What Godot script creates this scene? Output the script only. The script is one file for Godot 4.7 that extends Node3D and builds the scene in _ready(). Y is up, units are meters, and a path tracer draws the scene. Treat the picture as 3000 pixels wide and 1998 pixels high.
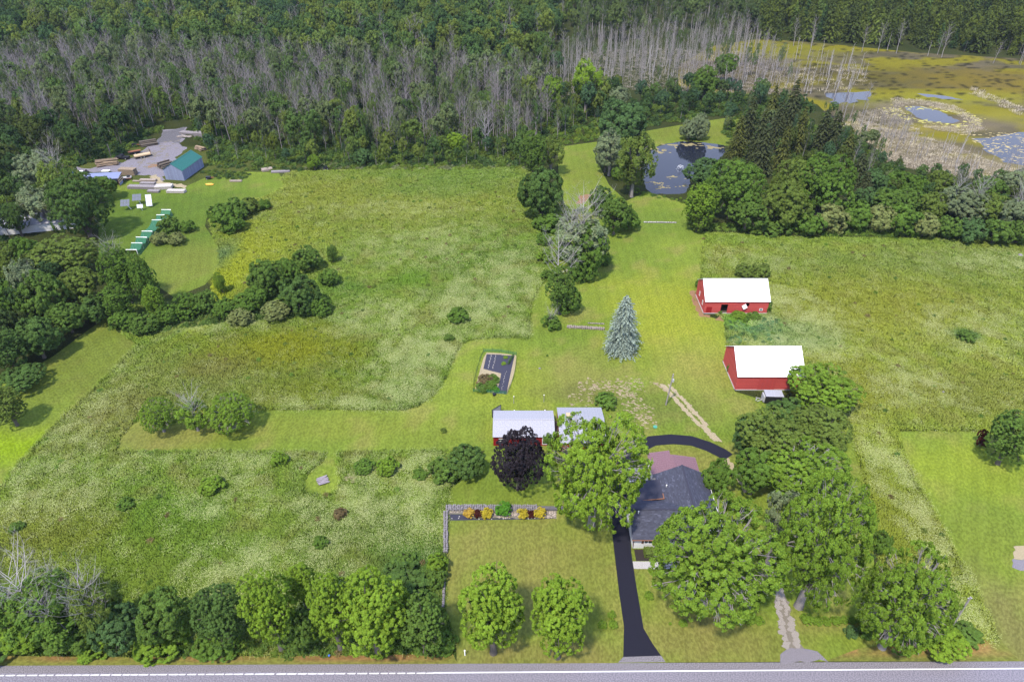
extends Node3D

var N1 := FastNoiseLite.new()
var N2 := FastNoiseLite.new()
var N3 := FastNoiseLite.new()
var M := {}        # materials by name
var Q := {}        # shared meshes by name
var taken := {}    # names in use
var keep_out: Array[PackedVector2Array] = []   # ground outlines where no tall grass grows


class MB:          # collects triangles for one mesh
	var v := PackedVector3Array()
	var n := PackedVector3Array()
	var c := PackedColorArray()
	var t := PackedVector2Array()
	var ix := PackedInt32Array()

	func tri(a: Vector3, b: Vector3, d: Vector3, na: Vector3, col: Color, nb := Vector3.ZERO, nd := Vector3.ZERO) -> void:
		var k := v.size()
		v.append(a); v.append(b); v.append(d)
		n.append(na); n.append(nb if nb != Vector3.ZERO else na); n.append(nd if nd != Vector3.ZERO else na)
		c.append(col); c.append(col); c.append(col)
		if (d - a).cross(b - a).dot(na) >= 0.0:
			ix.append(k); ix.append(k + 1); ix.append(k + 2)
		else:
			ix.append(k); ix.append(k + 2); ix.append(k + 1)

	func quad(a: Vector3, b: Vector3, d: Vector3, e: Vector3, na: Vector3, col: Color) -> void:
		var k := v.size()
		v.append(a); v.append(b); v.append(d); v.append(e)
		for i in 4:
			n.append(na); c.append(col)
		if (d - a).cross(b - a).dot(na) >= 0.0:
			ix.append_array([k, k + 1, k + 2, k, k + 2, k + 3])
		else:
			ix.append_array([k, k + 2, k + 1, k, k + 3, k + 2])

	func box(x: Transform3D, s: Vector3, col := Color.WHITE) -> void:
		var h := s * 0.5
		for ax in 3:
			for sg in [-1.0, 1.0]:
				var nn := Vector3.ZERO
				nn[ax] = sg
				var p := []
				for q in [[-1, -1], [1, -1], [1, 1], [-1, 1]]:
					var w := Vector3.ZERO
					w[ax] = sg * h[ax]
					w[(ax + 1) % 3] = q[0] * h[(ax + 1) % 3]
					w[(ax + 2) % 3] = q[1] * h[(ax + 2) % 3]
					p.append(x * w)
				quad(p[0], p[1], p[2], p[3], (x.basis * nn).normalized(), col)

	func bx(p: Vector3, s: Vector3, col := Color.WHITE) -> void:
		box(Transform3D(Basis.IDENTITY, p), s, col)

	func tube(pts: Array, rad: Array, sides: int, col: Color, cap := false) -> void:
		var k := v.size()
		var m := pts.size()
		for i in m:
			var d: Vector3 = (pts[mini(i + 1, m - 1)] - pts[maxi(i - 1, 0)]).normalized()
			var u := d.cross(Vector3(0.31, 0.17, 0.93) if absf(d.y) > 0.5 else Vector3.UP).normalized()
			var w := d.cross(u)
			for s in sides:
				var a := TAU * s / sides
				var o := u * cos(a) + w * sin(a)
				v.append(pts[i] + o * rad[i])
				n.append(o)
				c.append(col)
		for i in m - 1:
			for s in sides:
				var a := k + i * sides + s
				var b := k + i * sides + (s + 1) % sides
				ix.append_array([a, a + sides, b, b, a + sides, b + sides])
		if cap:
			for e in [0, m - 1]:
				var d: Vector3 = (pts[0] - pts[1]).normalized() if e == 0 else (pts[m - 1] - pts[m - 2]).normalized()
				for s in range(1, sides - 1):
					tri(v[k + e * sides], v[k + e * sides + s], v[k + e * sides + s + 1], d, col)

	func prism(poly: PackedVector2Array, o: Vector3, u: Vector3, w: Vector3, nn: Vector3, d0: float, d1: float, col := Color.WHITE) -> void:
		var m := poly.size()
		var p := []
		var q := []
		var area := 0.0
		for i in m:
			p.append(o + u * poly[i].x + w * poly[i].y + nn * d1)
			q.append(o + u * poly[i].x + w * poly[i].y + nn * d0)
			area += poly[i].cross(poly[(i + 1) % m])
		var tris := Geometry2D.triangulate_polygon(poly)
		for i in range(0, tris.size(), 3):
			tri(p[tris[i]], p[tris[i + 1]], p[tris[i + 2]], nn, col)
			tri(q[tris[i]], q[tris[i + 1]], q[tris[i + 2]], -nn, col)
		for i in m:
			var j := (i + 1) % m
			var e := poly[j] - poly[i]
			var out := Vector2(e.y, -e.x).normalized() * signf(area)
			quad(p[i], p[j], q[j], q[i], (u * out.x + w * out.y).normalized(), col)

	func rhomb(p: Vector3, nn: Vector3, along: Vector3, l: float, wd: float, col: Color) -> void:
		var side := nn.cross(along).normalized()
		var al := side.cross(nn).normalized()
		quad(p - al * l, p + side * wd, p + al * l, p - side * wd, nn, col)

	func mesh(mat: Material, into: ArrayMesh = null) -> ArrayMesh:
		var a := []
		a.resize(Mesh.ARRAY_MAX)
		a[Mesh.ARRAY_VERTEX] = v
		a[Mesh.ARRAY_NORMAL] = n
		a[Mesh.ARRAY_COLOR] = c
		if t.size() == v.size():
			a[Mesh.ARRAY_TEX_UV] = t
			a[Mesh.ARRAY_TEX_UV2] = t
		a[Mesh.ARRAY_INDEX] = ix
		var m := into if into else ArrayMesh.new()
		m.add_surface_from_arrays(Mesh.PRIMITIVE_TRIANGLES, a)
		m.surface_set_material(m.get_surface_count() - 1, mat)
		return m


func named(s: String) -> String:
	if not taken.has(s):
		taken[s] = 0
		return s
	taken[s] += 1
	return "%s_%03d" % [s, taken[s]]

func tag(o: Node, label: String, category: String, group := "", kind := "") -> void:
	if label: o.set_meta("label", label)
	if category: o.set_meta("category", category)
	if group: o.set_meta("group", group)
	if kind: o.set_meta("kind", kind)

func thing(called: String, label: String, category: String, at: Vector3, turn := 0.0, group := "") -> Node3D:
	var o := Node3D.new()
	o.name = named(called)
	o.position = at
	o.rotation.y = turn
	add_child(o)
	tag(o, label, category, group)
	return o

func part(parent: Node, called: String, m: Mesh, mat: Material = null, x := Transform3D.IDENTITY, stuff := false) -> MeshInstance3D:
	var o := MeshInstance3D.new()
	o.mesh = m
	if mat: o.material_override = mat
	o.transform = x
	o.name = sub(parent, called)
	parent.add_child(o)
	if stuff: o.set_meta("kind", "stuff")
	return o

func pieces(parent: Node, called: String, list: Array) -> void:    # many alike parts: [mesh, material, transform]
	for e in list:
		var o := MeshInstance3D.new()
		o.mesh = e[0]
		if e[1]: o.material_override = e[1]
		o.transform = e[2]
		o.name = sub(parent, called)
		parent.add_child(o)

var parts := {}    # how often a part name is used under a thing
func sub(parent: Node, called: String) -> String:
	var key := "%d %s" % [parent.get_instance_id(), called]
	parts[key] = parts.get(key, -1) + 1
	return called if parts[key] == 0 else "%s_%03d" % [called, parts[key]]

func solo(called: String, m: Mesh, at: Vector3, label: String, category: String, group := "", turn := 0.0) -> MeshInstance3D:
	var o := MeshInstance3D.new()
	o.mesh = m
	o.name = named(called)
	o.position = at
	o.rotation.y = turn
	add_child(o)
	tag(o, label, category, group)
	return o

func structure(called: String, m: Mesh) -> MeshInstance3D:
	var o := MeshInstance3D.new()
	o.mesh = m
	o.name = named(called)
	add_child(o)
	o.set_meta("kind", "structure")
	return o

func swarm(called: String, label: String, m: Mesh, xs: Array, cols: Array, category: String) -> void:   # countless small copies: one object
	if xs.is_empty():
		return
	var mm := MultiMesh.new()
	mm.transform_format = MultiMesh.TRANSFORM_3D
	mm.use_colors = true
	mm.mesh = m
	mm.instance_count = xs.size()
	var buf := PackedFloat32Array()
	buf.resize(xs.size() * 16)
	for i in xs.size():
		var x: Transform3D = xs[i]
		var c: Color = cols[i]
		var k := i * 16
		for r in 3:
			buf[k + r * 4] = x.basis.x[r]
			buf[k + r * 4 + 1] = x.basis.y[r]
			buf[k + r * 4 + 2] = x.basis.z[r]
			buf[k + r * 4 + 3] = x.origin[r]
		buf[k + 12] = c.r; buf[k + 13] = c.g; buf[k + 14] = c.b; buf[k + 15] = 1.0
	mm.buffer = buf
	var o := MultiMeshInstance3D.new()
	o.multimesh = mm
	o.name = named(called)
	add_child(o)
	tag(o, label, category, "", "stuff")

func rnd(s: int) -> RandomNumberGenerator:
	var r := RandomNumberGenerator.new()
	r.seed = s
	return r

func ball(r: RandomNumberGenerator) -> Vector3:
	var y := r.randf_range(-1, 1)
	var a := r.randf() * TAU
	var h := sqrt(1 - y * y)
	return Vector3(h * cos(a), y, h * sin(a))

func mat(called: String, r: float, g: float, b: float, rough := 0.9, spec := 0.4) -> StandardMaterial3D:
	var m := StandardMaterial3D.new()
	m.resource_name = called
	m.albedo_color = Color(r, g, b).linear_to_srgb()
	m.roughness = rough
	m.metallic_specular = spec
	M[called] = m
	return m

func vmat(called: String, r: float, g: float, b: float, rough := 0.9, spec := 0.3) -> StandardMaterial3D:
	var m := mat(called, r, g, b, rough, spec)
	m.vertex_color_use_as_albedo = true
	return m

func leaf(called: String, r: float, g: float, b: float, through := 0.7) -> StandardMaterial3D:
	var m := vmat(called, r * 1.3, g * 1.3, b * 1.3, 0.95, 0.08)
	m.cull_mode = BaseMaterial3D.CULL_DISABLED
	m.backlight_enabled = true
	m.backlight = Color(through, through, through)
	return m

func noise_tex(seed_: int, freq: float, lo: float, hi: float, size := 512, cellular := false) -> NoiseTexture2D:
	var t := NoiseTexture2D.new()
	var n := FastNoiseLite.new()
	n.seed = seed_
	n.frequency = freq
	n.noise_type = FastNoiseLite.TYPE_CELLULAR if cellular else FastNoiseLite.TYPE_SIMPLEX
	n.fractal_octaves = 4
	n.fractal_gain = 0.65
	t.noise = n
	t.width = size
	t.height = size
	t.seamless = true
	var g := Gradient.new()
	g.set_color(0, Color(lo, lo, lo))
	g.set_color(1, Color(hi, hi, hi))
	g.set_offset(0, 0.22)
	g.set_offset(1, 0.78)
	t.color_ramp = g
	return t

func stripes() -> ImageTexture:      # mown passes, one lighter and one darker, with ragged streaks
	var im := Image.create(128, 128, false, Image.FORMAT_RGB8)
	var n := FastNoiseLite.new()
	n.seed = 21
	n.frequency = 0.08
	for x in 128:
		var s := 0.965 + 0.014 * clampf(sin(TAU * x / 128.0) * 3.0, -1, 1)
		for y in 128:
			var a := TAU * y / 128.0
			var b := TAU * x / 128.0
			var v := clampf(s + 0.035 * n.get_noise_3d(cos(b) * 60.0 + 5.0 * cos(a), sin(b) * 60.0 + 5.0 * sin(a), 3.0 * cos(a)), 0, 1)
			im.set_pixel(x, y, Color(v, v, v * 0.98))
	return ImageTexture.create_from_image(im)

func grain(m: StandardMaterial3D, t: Texture2D, metres: float, metres2 := 0.0) -> void:
	m.albedo_texture = t
	m.uv1_triplanar = true
	m.uv1_world_triplanar = true
	var k := 1.0 / metres
	var k2 := 1.0 / metres2 if metres2 > 0.0 else k
	m.uv1_scale = Vector3(k, k2 if metres2 > 0.0 else k, k2)


func materials() -> void:
	var g1 := noise_tex(11, 0.03, 0.82, 1.0, 1024)
	var g2 := noise_tex(12, 0.06, 0.55, 1.0)
	var g3 := noise_tex(13, 0.03, 0.75, 1.0)
	var g4 := noise_tex(14, 0.11, 0.45, 1.0)
	grain(vmat("ground", 0.25, 0.25, 0.25, 1.0, 0.1), g2, 14.0)
	var lw := vmat("lawn", 0.34, 0.34, 0.33, 1.0, 0.08)
	lw.albedo_texture = g1
	lw.uv1_scale = Vector3(0.043, 0.027, 1)
	lw.detail_enabled = true
	lw.detail_blend_mode = BaseMaterial3D.BLEND_MODE_MUL
	lw.detail_albedo = stripes()
	lw.detail_uv_layer = BaseMaterial3D.DETAIL_UV_2
	lw.uv2_scale = Vector3(0.36, 0.0137, 1)
	grain(mat("asphalt_new", 0.013, 0.013, 0.024, 0.85, 0.3), g3, 3.0)
	grain(mat("asphalt_old", 0.215, 0.20, 0.235, 0.9, 0.3), g3, 5.0)
	grain(mat("asphalt_shoulder", 0.25, 0.23, 0.25, 0.9, 0.3), g2, 6.0)
	grain(mat("road_paint", 0.85, 0.85, 0.85, 0.7), g3, 1.5)
	grain(mat("gravel", 0.29, 0.265, 0.30), g4, 7.0)
	grain(mat("gravel_dark", 0.17, 0.16, 0.175), g4, 5.0)
	grain(mat("gravel_tan", 0.27, 0.235, 0.19), g4, 5.0)
	grain(mat("gravel_pale", 0.42, 0.375, 0.335), g4, 4.0)
	grain(mat("earth", 0.13, 0.10, 0.07), g4, 4.0)
	grain(mat("mulch", 0.045, 0.034, 0.030), g4, 1.5)
	grain(mat("soil", 0.42, 0.32, 0.20), g4, 4.0)
	grain(mat("soil_red", 0.36, 0.20, 0.10), g4, 4.0)
	grain(mat("straw", 0.50, 0.41, 0.25), g4, 4.0)
	grain(mat("concrete", 0.42, 0.40, 0.40), g3, 3.0)
	grain(vmat("red_paint", 0.56, 0.088, 0.080, 0.7, 0.3), g3, 2.5)
	grain(vmat("deep_red_paint", 0.30, 0.012, 0.014, 0.7, 0.3), g3, 2.5)
	grain(vmat("white_paint", 0.80, 0.80, 0.80, 0.6, 0.3), g3, 3.0)
	grain(vmat("blue_siding", 0.26, 0.30, 0.44, 0.6, 0.3), g3, 4.0)
	grain(mat("white_metal", 0.80, 0.80, 0.82, 0.45, 0.5), noise_tex(15, 0.02, 0.92, 1.0, 256), 6.0)
	grain(mat("grey_metal", 0.38, 0.375, 0.42, 0.45, 0.5), g3, 4.0)
	grain(mat("grey_metal_worn", 0.33, 0.33, 0.37, 0.5, 0.5), g3, 4.0)
	grain(mat("green_metal", 0.012, 0.13, 0.105, 0.5, 0.5), g3, 4.0)
	grain(mat("blue_grey_metal", 0.22, 0.25, 0.42, 0.5, 0.4), g3, 4.0)
	grain(mat("mauve_metal", 0.21, 0.115, 0.135, 0.5, 0.4), g3, 4.0)
	vmat("shingle", 0.085, 0.09, 0.13, 0.9, 0.3)
	mat("copper_trim", 0.20, 0.085, 0.04, 0.6)
	mat("brown", 0.10, 0.05, 0.035, 0.7)
	mat("black", 0.012, 0.012, 0.016, 0.5)
	mat("black_cloth", 0.028, 0.028, 0.045, 0.8)
	mat("dark", 0.006, 0.006, 0.007, 0.9)
	mat("white", 0.8, 0.8, 0.8, 0.6)
	mat("tan", 0.45, 0.33, 0.20, 0.8)
	mat("orange", 0.75, 0.36, 0.06, 0.8)
	mat("teal", 0.06, 0.24, 0.17, 0.6)
	mat("steel", 0.35, 0.35, 0.37, 0.4)
	mat("rust", 0.20, 0.08, 0.045, 0.8)
	mat("green_post", 0.02, 0.06, 0.035, 0.6)
	mat("panel_dark", 0.06, 0.07, 0.10, 0.25, 0.6)
	mat("panel_pale", 0.46, 0.48, 0.56, 0.35, 0.5)
	var gl := mat("window_glass", 0.05, 0.06, 0.07, 0.1, 0.6)
	gl.metallic = 0.0
	grain(vmat("wood", 0.42, 0.33, 0.24, 0.85), g2, 1.5)
	grain(vmat("bark", 0.20, 0.175, 0.15, 0.95), g2, 1.0)
	grain(vmat("grey_bark", 0.40, 0.365, 0.36, 0.95), g2, 1.0)
	grain(mat("far_bark", 0.16, 0.14, 0.12, 0.95), g2, 1.0)
	grain(mat("far_grey_bark", 0.38, 0.345, 0.335, 0.95), g2, 1.0)
	grain(mat("far_pale_bark", 0.46, 0.42, 0.41, 0.95), g2, 1.0)
	grain(vmat("pale_bark", 0.58, 0.54, 0.53, 0.95), g2, 1.0)
	grain(vmat("stone", 0.38, 0.35, 0.37, 0.95), g2, 1.2)
	grain(vmat("stone_tan", 0.50, 0.42, 0.36, 0.95), g2, 1.2)
	grain(vmat("stone_pale", 0.72, 0.68, 0.64, 0.95), g2, 1.2)
	vmat("pebble", 1.0, 1.0, 1.0)
	mat("barrel_blue", 0.05, 0.12, 0.4)
	var net := mat("green_net", 0.03, 0.14, 0.075, 0.8)
	net.transparency = BaseMaterial3D.TRANSPARENCY_ALPHA
	net.albedo_color.a = 0.72
	net.cull_mode = BaseMaterial3D.CULL_DISABLED
	var fen := mat("fence_net", 0.03, 0.16, 0.07, 0.8)
	fen.transparency = BaseMaterial3D.TRANSPARENCY_ALPHA
	fen.albedo_color.a = 0.5
	fen.cull_mode = BaseMaterial3D.CULL_DISABLED
	var wt := mat("water", 0.010, 0.012, 0.020, 0.06, 0.32)
	wt.normal_enabled = true
	var wn := NoiseTexture2D.new()
	var nz := FastNoiseLite.new()
	nz.frequency = 0.05
	wn.noise = nz
	wn.width = 256; wn.height = 256
	wn.seamless = true
	wn.as_normal_map = true
	wn.bump_strength = 1.0
	wt.normal_texture = wn
	wt.normal_scale = 0.06
	wt.uv1_triplanar = true
	wt.uv1_world_triplanar = true
	wt.uv1_scale = Vector3(0.2, 0.2, 0.2)
	var sp := mat("spray", 0.9, 0.9, 0.92, 0.3)
	sp.cull_mode = BaseMaterial3D.CULL_DISABLED
	# foliage
	leaf("leaf_lime", 0.150, 0.240, 0.026)
	leaf("leaf_bright", 0.128, 0.210, 0.026)
	leaf("leaf_green", 0.088, 0.156, 0.027)
	leaf("leaf_mid", 0.088, 0.150, 0.030)
	leaf("leaf_dark", 0.068, 0.120, 0.030)
	leaf("leaf_blue", 0.068, 0.124, 0.042)
	leaf("leaf_olive", 0.108, 0.154, 0.032)
	leaf("leaf_silver", 0.150, 0.190, 0.100)
	leaf("leaf_purple", 0.021, 0.0175, 0.023, 0.2)
	leaf("leaf_yellow", 0.40, 0.33, 0.035)
	leaf("leaf_gold", 0.42, 0.28, 0.05)
	leaf("leaf_maroon", 0.050, 0.014, 0.011, 0.2)
	leaf("leaf_cream", 0.17, 0.20, 0.07)
	leaf("leaf_brown", 0.13, 0.10, 0.05)
	leaf("leaf_fresh", 0.075, 0.20, 0.022)
	leaf("needle_dark", 0.046, 0.056, 0.024, 0.15)
	leaf("needle_olive", 0.075, 0.085, 0.024, 0.15)
	leaf("needle_green", 0.060, 0.085, 0.020, 0.15)
	leaf("needle_blue", 0.195, 0.240, 0.205, 0.15)
	leaf("tint_leaf", 0.77, 0.77, 0.77)      # takes the colour of each copy
	leaf("tint_grass", 0.77, 0.77, 0.77, 0.5)
	leaf("twig_grey", 0.30, 0.275, 0.28, 0.1)
	leaf("twig_pale", 0.46, 0.42, 0.42, 0.1)


# ---- plants -------------------------------------------------------------------------------------------------

func clump(b: MB, r: RandomNumberGenerator, p: Vector3, rad: float, out: Vector3, cards: int, size: float, tone: float) -> void:
	for i in cards:
		var d := (ball(r) + out * 0.75).normalized()
		var q := p + d * rad * r.randf_range(0.5, 1.08)
		var nn := (d * 0.45 + out * 0.40 + ball(r) * 0.62 + Vector3(0, 0.3, 0)).normalized()
		var t := clampf(tone * r.randf_range(0.82, 1.18), 0.0, 1.0)
		var warm := r.randf_range(0.92, 1.1)
		b.rhomb(q, nn, ball(r), size * r.randf_range(0.7, 1.25), size * r.randf_range(0.4, 0.62), Color(minf(t * warm, 1), t, t * 0.95))

# a crown that fills the unit ball: lobes, on them clumps, on those leaf sprays. Returns [crown builder, limb builder]
func crown(sd: int, lobes: int, clumps: int, cards: int, size: float, gap := 0.0, low := -0.55, limb_out := 0.0, tall := 1.0) -> Array:
	var r := rnd(sd)
	var b := MB.new()
	var limbs := MB.new()
	var lc := []
	var lr := []
	for i in lobes:
		var y := lerpf(low, 0.95, (i + 0.5) / lobes)
		var a := i * 2.39996 + r.randf() * 0.9
		var h := sqrt(maxf(0.0, 1 - y * y))
		var d := Vector3(h * cos(a), y, h * sin(a))
		lc.append(d * r.randf_range(0.50, 0.70) * Vector3(1, tall, 1))
		lr.append(r.randf_range(0.30, 0.46))
	lc.append(Vector3(0, 0.05, 0))
	lr.append(0.70)
	if tall > 1.3:
		lobes += 1
		lc.append(Vector3(0, 0.62 * tall - 0.3, 0))
		lr.append(0.6)
	if tall > 1.3:
		lobes += 1
		lc.append(Vector3(0, -0.55 * tall + 0.3, 0))
		lr.append(0.58)
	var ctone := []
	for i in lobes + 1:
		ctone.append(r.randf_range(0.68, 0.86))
	var made := 0
	var tries := 0
	while made < clumps and tries < clumps * 12:
		tries += 1
		var k := r.randi() % (lobes + 1)
		var o: Vector3 = lc[k].normalized() if k < lobes and lc[k].length() > 0.1 else ball(r)
		var d := (ball(r) + o * 0.55 + Vector3(0, 0.12, 0)).normalized()
		var p: Vector3 = lc[k] + d * lr[k] * r.randf_range(0.86, 1.02)
		var inside := false
		for j in lobes + 1:
			if j != k and p.distance_to(lc[j]) < lr[j] * 0.72:
				inside = true
				break
		if inside or r.randf() < gap * absf(sin(p.x * 5.0 + sd) + sin(p.z * 6.0) + sin(p.y * 7.0)) * 0.6:
			continue
		made += 1
		var cr := r.randf_range(0.8, 1.35) * 1.35 / sqrt(float(clumps))
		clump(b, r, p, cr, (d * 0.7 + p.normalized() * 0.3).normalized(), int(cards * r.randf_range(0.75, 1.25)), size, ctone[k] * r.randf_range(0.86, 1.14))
		if limb_out > 0.0 and r.randf() < limb_out:
			var e := p * r.randf_range(1.0, 1.08)
			var q := p * 0.72 + ball(r) * 0.06
			var rr := r.randf_range(0.006, 0.011)
			limbs.tube([q, q.lerp(e, 0.5) + ball(r) * 0.03, e], [rr, rr * 0.8, rr * 0.5], 3, Color.WHITE)
			for f in 2:
				var s2 := q.lerp(e, r.randf_range(0.3, 0.7))
				limbs.tube([s2, s2 + (ball(r) + p.normalized()) * 0.08], [rr * 0.6, rr * 0.3], 3, Color.WHITE)
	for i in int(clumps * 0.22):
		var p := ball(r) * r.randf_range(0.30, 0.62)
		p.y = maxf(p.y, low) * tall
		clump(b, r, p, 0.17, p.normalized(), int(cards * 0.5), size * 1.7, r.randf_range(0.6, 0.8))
	for i in lobes:
		var m: Vector3 = lc[i] * 0.5 + Vector3(0, -0.22, 0) + ball(r) * 0.05
		var w := r.randf_range(0.014, 0.022)
		limbs.tube([Vector3(0, -1.02 * tall, 0).lerp(m, 0.12), m, lc[i] + ball(r) * 0.05, lc[i] * 1.45], [w * 1.25, w, w * 0.6, w * 0.25], 4, Color(0.85, 0.85, 0.85))
	return [b, limbs]

func bare(sd: int, h: float, spread: float, branches: int, twigs: int, thick: float, first := 0.3) -> Array:   # [trunk, branches]
	var r := rnd(sd)
	var t := MB.new()
	var b := MB.new()
	var pts := []
	var rad := []
	var w := Vector3.ZERO
	var lean := Vector3(r.randf_range(-0.06, 0.06), 0, r.randf_range(-0.06, 0.06))
	for i in 7:
		var f := i / 6.0
		w += ball(r) * h * 0.008
		pts.append(Vector3(w.x, f * h, w.z) + lean * f * h)
		rad.append(thick * (1.0 - 0.82 * f))
	t.tube(pts, rad, 6, Color(0.9, 0.9, 0.9))
	for i in branches:
		var f := lerpf(first, 0.98, (i + r.randf()) / branches)
		var k := int(f * 5.99)
		var p: Vector3 = pts[k].lerp(pts[k + 1], f * 6.0 - k) if k < 6 else pts[6]
		var a := i * 2.4 + r.randf() * 0.8
		var up := r.randf_range(0.7, 1.5)
		var d := Vector3(cos(a), up, sin(a)).normalized()
		var l := spread * r.randf_range(0.7, 1.2) * (1.15 - 0.6 * absf(f - 0.55))
		var q := p + d * l * 0.55 + ball(r) * l * 0.06
		var e := q + (d + Vector3(0, 0.45, 0)).normalized() * l * 0.55 + ball(r) * l * 0.08
		var w0 := thick * 0.36 * (1.1 - f * 0.6)
		b.tube([p, q, e], [w0, w0 * 0.65, w0 * 0.25], 4, Color(0.95, 0.95, 0.95))
		for j in twigs:
			var g := r.randf_range(0.2, 1.0)
			var s := p.lerp(q, g * 2.0) if g < 0.5 else q.lerp(e, g * 2.0 - 1.0)
			var dd := (d + ball(r) * 0.95 + Vector3(0, 0.3, 0)).normalized()
			var tl := l * r.randf_range(0.22, 0.5)
			var m := s + dd * tl * 0.5 + ball(r) * tl * 0.1
			var tw := w0 * 0.34
			b.tube([s, m, m + (dd + ball(r) * 0.4).normalized() * tl * 0.5], [tw, tw * 0.8, tw * 0.35], 3, Color(0.82, 0.82, 0.82))
			for z in 2:
				var d3 := (dd + ball(r) * 0.9).normalized()
				b.tube([m, m + d3 * tl * 0.45], [tw * 0.6, tw * 0.3], 3, Color(0.8, 0.8, 0.8))
	return [t, b]

func spruce(sd: int, H: float, R: float, tiers: int, per: int, cards: int, size: float, power := 0.85) -> MB:   # metres
	var r := rnd(sd)
	var b := MB.new()
	for i in tiers:
		var f := 0.03 + 0.96 * (i + r.randf() * 0.5) / tiers
		var rad := (pow(1.0 - f, power) * r.randf_range(0.82, 1.1) + 0.03) * R
		var m := maxi(4, int(per * (0.3 + 0.7 * (1 - f))))
		for j in m:
			var a := TAU * (j + r.randf() * 0.8) / m + i * 1.7
			var o := Vector3(cos(a), 0, sin(a))
			var lat := Vector3(-o.z, 0, o.x)
			var rl := rad * r.randf_range(0.66, 1.16)
			var tone := r.randf_range(0.55, 0.95)
			var y0 := f * H + r.randf_range(-0.25, 0.25)
			for k in cards:
				var s := lerpf(0.25, 1.0, (k + r.randf()) / cards)
				var p := o * rl * s + lat * r.randf_range(-1, 1) * (1.08 - s) * 0.34 * rl
				p.y = y0 + 0.10 * rl * s - 0.36 * rl * s * s + r.randf_range(-0.12, 0.12)
				var nn := (o * 0.4 + Vector3(0, 0.6, 0) + ball(r) * 0.55).normalized()
				var tt := clampf(tone * r.randf_range(0.82, 1.18), 0, 1)
				b.rhomb(p, nn, o + Vector3(0, -0.5, 0) + ball(r) * 0.5, size * r.randf_range(0.7, 1.25), size * r.randf_range(0.3, 0.5), Color(tt, tt, tt * 0.97))
	return b

func mound(sd: int, cards: int, size: float) -> MB:       # a low leafy clump, unit half ball
	var r := rnd(sd)
	var b := MB.new()
	for i in cards:
		var d := ball(r)
		d.y = absf(d.y)
		var q := d * r.randf_range(0.55, 1.08)
		var t := r.randf_range(0.6, 1.0)
		b.rhomb(q, (d * 0.6 + ball(r) * 0.6 + Vector3(0, 0.3, 0)).normalized(), ball(r), size * r.randf_range(0.7, 1.3), size * r.randf_range(0.35, 0.6), Color(t, t, t))
	return b

func tuft(sd: int, blades: int, spread: float, h: float, wd: float, heads: bool) -> MB:
	var r := rnd(sd)
	var b := MB.new()
	for i in blades:
		var a := r.randf() * TAU
		var o := Vector3(cos(a), 0, sin(a))
		var p := o * spread * sqrt(r.randf())
		var hh := h * r.randf_range(0.6, 1.15)
		var tip := p + o * hh * r.randf_range(0.1, 0.9) + Vector3(0, hh, 0) + ball(r) * 0.08
		var s := Vector3(-o.z, 0, o.x).rotated(Vector3.UP, r.randf_range(-0.8, 0.8)) * wd
		var t := r.randf_range(0.86, 1.0)
		var nn := (Vector3(0, 1.3, 0) + o * 0.2 + ball(r) * 0.28).normalized()
		if heads:
			b.tri(p - s * 0.3, p + s * 0.3, tip, nn, Color(t * 0.5, t * 0.55, t * 0.4))
			b.rhomb(tip, nn, o + Vector3(0, 0.4, 0) + ball(r) * 0.5, 0.085 * r.randf_range(0.7, 1.3), 0.040, Color(t, t, t))
		else:
			b.tri(p - s, p + s, tip, nn, Color(t, t, t * 0.95))
	return b

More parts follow.
